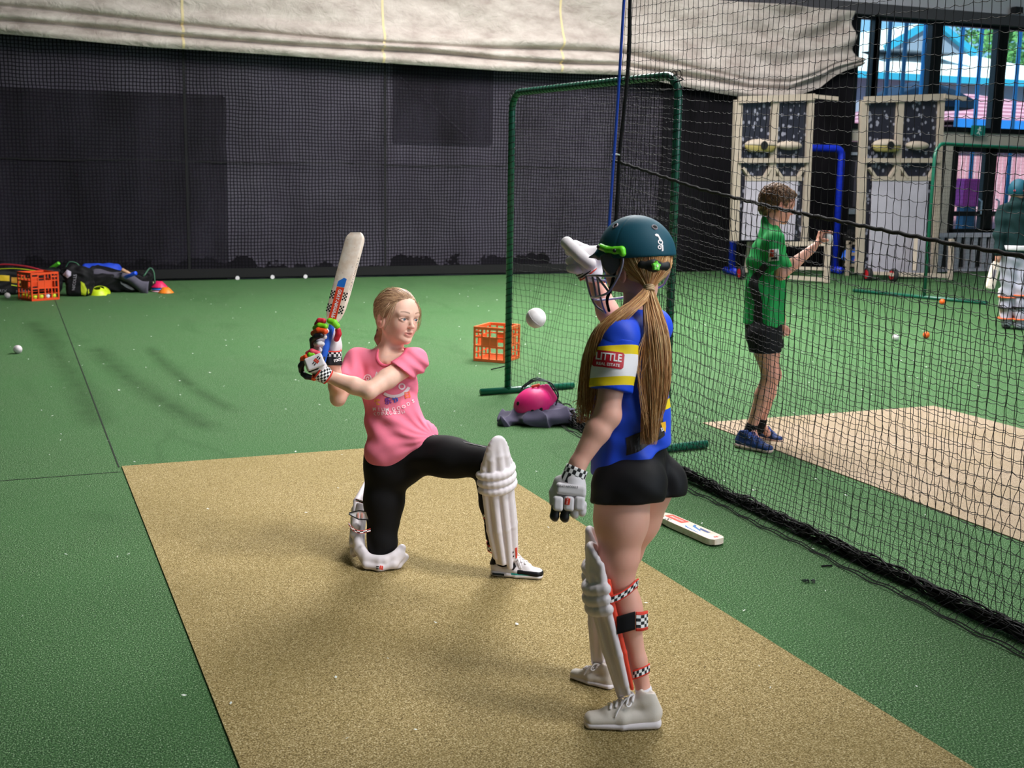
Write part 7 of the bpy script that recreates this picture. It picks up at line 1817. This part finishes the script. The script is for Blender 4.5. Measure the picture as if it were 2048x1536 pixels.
# ---- bowling machine shields far right
def speck_mat():
    s = NB('scratched_sheet'); co = s.coord('Object', (1, 1, .8)); v = s.add('ShaderNodeTexVoronoi', {'Vector': co, 'Scale': 13.}); n = s.noise(co, 5, 3, .6)
    k = s.math('LESS_THAN', v.outputs['Distance'], s.math('MULTIPLY', n.outputs[0], .62)); c = s.mix(s.math('MULTIPLY', k, .7), lin('23222c'), lin('9d9cab'))
    s.setb(Base_Color=c, Roughness=.35); return s.m
SPK = speck_mat(); BEI = cloth('frame_beige', 'a89a8c', .6, 40, .05); WPAN = cloth('panel_white', 'aea7b3', .6, 20, .05, var=.1, vs=3)
WR = mat('wheel_red', 'b01c28', .4); TYR = mat('tyre_dark', '15151a', .7)
def shield(label, Yp, X, base_y, white_bottom, wheels, table, hood_r, rest):
    """X: pixel columns (left, middle, right, far right of the top rail)"""
    q = lambda x, y, o=0: np.array([yp(x, y, Yp)[0], Yp+o, yp(x, y, Yp)[2]])
    l, m_, r, rr = X; g0 = q(l, base_y); t = thing('bowling_shield', label, 'shield', (q(m_, base_y)[0], Yp, 0))
    k = math.tan(.0)
    Lp = lambda y: q(l-(y-200)*.028, y); Mp = lambda y: q(m_-(y-200)*.05, y); Rp = lambda y: q(r-(y-200)*.045, y)
    for P_, y1, w_ in ((Lp, rest, .13), (Mp, 360, .12), (Rp, rest, .10)): MB().beam(P_(200), P_(y1), w_, .07, (0, 1, 0)).build('post', BEI, t)
    MB().beam(q(l-2, 200, -.04), q(r+4, 194, -.04), .06, .10).build('top_rail', BEI, t); MB().beam(q(r, 193, -.06), q(rr, 198, -.06), .06, .06).build('top_rail', BEI, t)
    def sheet(pts, m, nm, o=.02):
        mb = MB(); n_ = len(pts); mb.add([p+[0, o, 0] for p in pts]+[p+[0, o+.02, 0] for p in pts], [tuple(range(n_)), tuple(range(n_, 2*n_))[::-1]]+[(i, (i+1) % n_, n_+(i+1) % n_, n_+i) for i in range(n_)]); mb.build(nm, m, t)
    sheet([Lp(203), Mp(203), Mp(360), Lp(360)], SPK, 'clear_sheet'); sheet([Mp(203), Rp(200), Rp(360), Mp(360)], SPK, 'clear_sheet')
    sheet([Lp(355), Rp(355), Rp(rest), Lp(rest)], SPK, 'clear_sheet', .025)
    xw = (r-l)*.12; W0 = q(l+xw-4, 360, -.01); W1 = q(r-xw-9, 360, -.01); W2 = q(r-xw-18, white_bottom, -.01); W3 = q(l+xw-12, white_bottom, -.01); sheet([W0, W1, W2, W3], WPAN, 'lower_panel', -.02)
    for (a, b) in ((l-3, m_-6), (m_-4, r-8)): MB().beam(q((a), 321, -.05), q(b, 321, -.05), .05, .07).build('cross_rail', BEI, t)
    for s_, (x0, x1) in enumerate(((l+2, m_-8), (m_-8, r-12))):
        MB().beam(q(x0+6, 336, -.02), q(x0+20, 356, -.02), .04, .06, (0, 1, 0)).build('brace', BEI, t); MB().beam(q(x1-4, 336, -.02), q(x1-16, 356, -.02), .04, .06, (0, 1, 0)).build('brace', BEI, t)
    MB().beam(q(l+14, 357, -.02), q(r-20, 357, -.02), .04, .07).build('cross_rail', BEI, t)
    S = SDF(); hc_ = q((l+m_)/2+4, 291, -.06); wdt = (m_-l)*.0078*.5; S.ell(hc_, (wdt, .10, .10), np.eye(3)); S.plane(hc_-UPZ*.005, -UPZ, .01); sdf_obj(S, 'hood', BEI, t, .014, 1)
    S = SDF(); S.ell(hc_-UPZ*.0, (wdt, .09, .14), np.eye(3)); S.plane(hc_+UPZ*.0, UPZ, .01); S.plane(hc_-UPZ*.10, -UPZ, .01); sdf_obj(S, 'chute', cloth('chute_tan', '9a8a55', .7, 40, .05), t, .014, 1)
    S = SDF(); hr_c = q((m_+r)/2-10, 291, -.04); S.ell(hr_c, (wdt*.8, .09, .07), np.eye(3)); sdf_obj(S, 'hood', BEI, t, .014, 1)
    MB().lathe([(.0001, .012), (.06, .012), (.066, .0)], hc_+[0, -.10, .0], [[1, 0, 0], [0, 0, -1], [0, 1, 0]], 20).build('ball_hole', mat('hole_black', '050505', .6), t)
    for (x, y) in wheels:
        w_ = gp(x, y); c_ = w_+UPZ*.10
        wh = MB().lathe([(.06, -.03), (.10, -.03), (.105, -.015), (.105, .015), (.10, .03), (.06, .03)], c_, np.stack([HFw, UPZ, CR], 1), 20, caps=False).build('wheel', TYR, t, smooth=True)
        MB().lathe([(.0001, -.035), (.07, -.033), (.07, .033), (.0001, .035)], c_, np.stack([HFw, UPZ, CR], 1), 18).build('hub', WR, wh)
    for a, b, w_ in table:
        MB().beam(dp(*a), dp(*b), w_, w_, (0, 1, 0) if abs(a[0]-b[0]) < 4 else (0, 0, 1)).build('table_rail', BEI, t)
    return t
d_ = depth_of(gp(1655, 566))
shield('tall beige framed ball shield behind the boy in green, left of a similar one', 16.25, (1476, 1550, 1621, 1670), 560, 480, [(1481, 559)], [((1560, 488, 18.9), (1666, 487, 18.7), .07), ((1655, 487, 18.7), (1653, 566, 18.7), .07), ((1563, 488, 18.9), (1561, 556, 18.9), .06), ((1560, 553, 18.9), (1655, 560, 18.7), .06), ((1562, 535, 18.9), (1654, 538, 18.7), .045), ((1504, 484, 19.4), (1497, 545, 19.5), .12)], 0, 482)
shield('tall beige framed ball shield with a long white lower panel, right of the other', 15.75, (1728, 1800, 1882, 1925), 560, 548, [(1735, 561), (1786, 563)], [((1740, 546, 19.35), (1900, 551, 19.2), .05), ((1903, 478, 19.2), (1900, 560, 19.2), .06), ((1832, 475, 19.4), (1828, 541, 19.4), .06), ((1780, 549, 19.2), (1903, 553, 19.2), .05)], 0, 546)
# ---- bench with pale legs and things on it, by the glass doors
t = thing('bench', 'long dark bench with pale legs standing below the windows', 'bench', (*gp(1930, 543)[:2], 0)); Yb_ = 16.9
qb = lambda x, y, o=0: np.array([yp(x, y, Yb_)[0], Yb_+o, yp(x, y, Yb_)[2]])
z1 = qb(1930, 470)[2]; x0, x1 = qb(1862, 470)[0], qb(2000, 470)[0]
MB().box(((x0+x1)/2, Yb_, z1), (x1-x0, .34, .06)).build('seat', mat('bench_pale', 'b5b0bc', .6), t); MB().box(((x0+x1)/2, Yb_, .04), (x1-x0, .30, .05)).build('floor_rail', mat('bench_pale', 'b5b0bc', .6), t); MB().box(((x0+x1)/2, Yb_+.16, z1*.5), (x1-x0, .02, z1*.85)).build('back_panel', mat('bench_dark', '17171d', .7), t)
for i in range(8):
    x = x0+.12+(x1-x0-.24)*i/7; MB().beam((x, Yb_-.13, z1-.02), (x+.03*(1 if i % 2 else -1), Yb_-.13, .05), .09, .05, (0, 1, 0)).build('leg', mat('leg_pale', '9c9ba6', .6), t)
t = thing('low_table', 'small beige framed table with black gear between the two ball shields', 'table', (*gp(1712, 545)[:2], 0)); Yb_ = 16.6
a0 = qb(1694, 485); a1 = qb(1736, 485); fz = a0[2]
MB().beam(a0, a1, .06, .06).build('rail', BEI, t); MB().beam(qb(1696, 508), qb(1736, 508), .05, .05).build('rail', BEI, t); MB().beam(qb(1690, 530), qb(1736, 531), .05, .05).build('rail', BEI, t)
for x in (1698, 1734): MB().beam(qb(x, 484), np.array([qb(x, 484)[0], Yb_, .0]), .06, .06, (0, 1, 0)).build('leg', BEI, t)
S = SDF(); S.box(qb(1714, 474, .06), (.16, .12, .07), None, .03); S.ell(qb(1704, 466, .05), (.07, .06, .06), None, .03); o = sdf_obj(S, 'black_gear', BLACKF, None, .01, 1); origin_to(o, qb(1714, 482, .06)); tag(o, 'black gear resting on the small beige table', 'gear')
S = SDF(); p = np.array([qb(1714, 515)[0], Yb_+.1, qb(1714, 524)[2]]); S.ell(p+UPZ*.1, (.22, .12, .13), None); S.post = lambda P, d: d-.02*np.sin(P[..., 0]*25)*np.sin(P[..., 2]*30)
V, F = S.polys(.012); me = vf_mesh('bag', relax(V, F, 1), F); ob = link('blue_bag', me, mat('bag_blue', '1f5fd0', .6)); fl_ = p*1; origin_to(ob, (p[0], p[1], p[2])); tag(ob, 'blue bag with red trim stowed under the small beige table', 'bag')
MB().tube([p+CR*.0-HF*.13+UPZ*.02, p+CR*.08-HF*.13+UPZ*.14], .025, 6).build('red_trim', mat('trim_red', 'c42a4a', .6), ob)
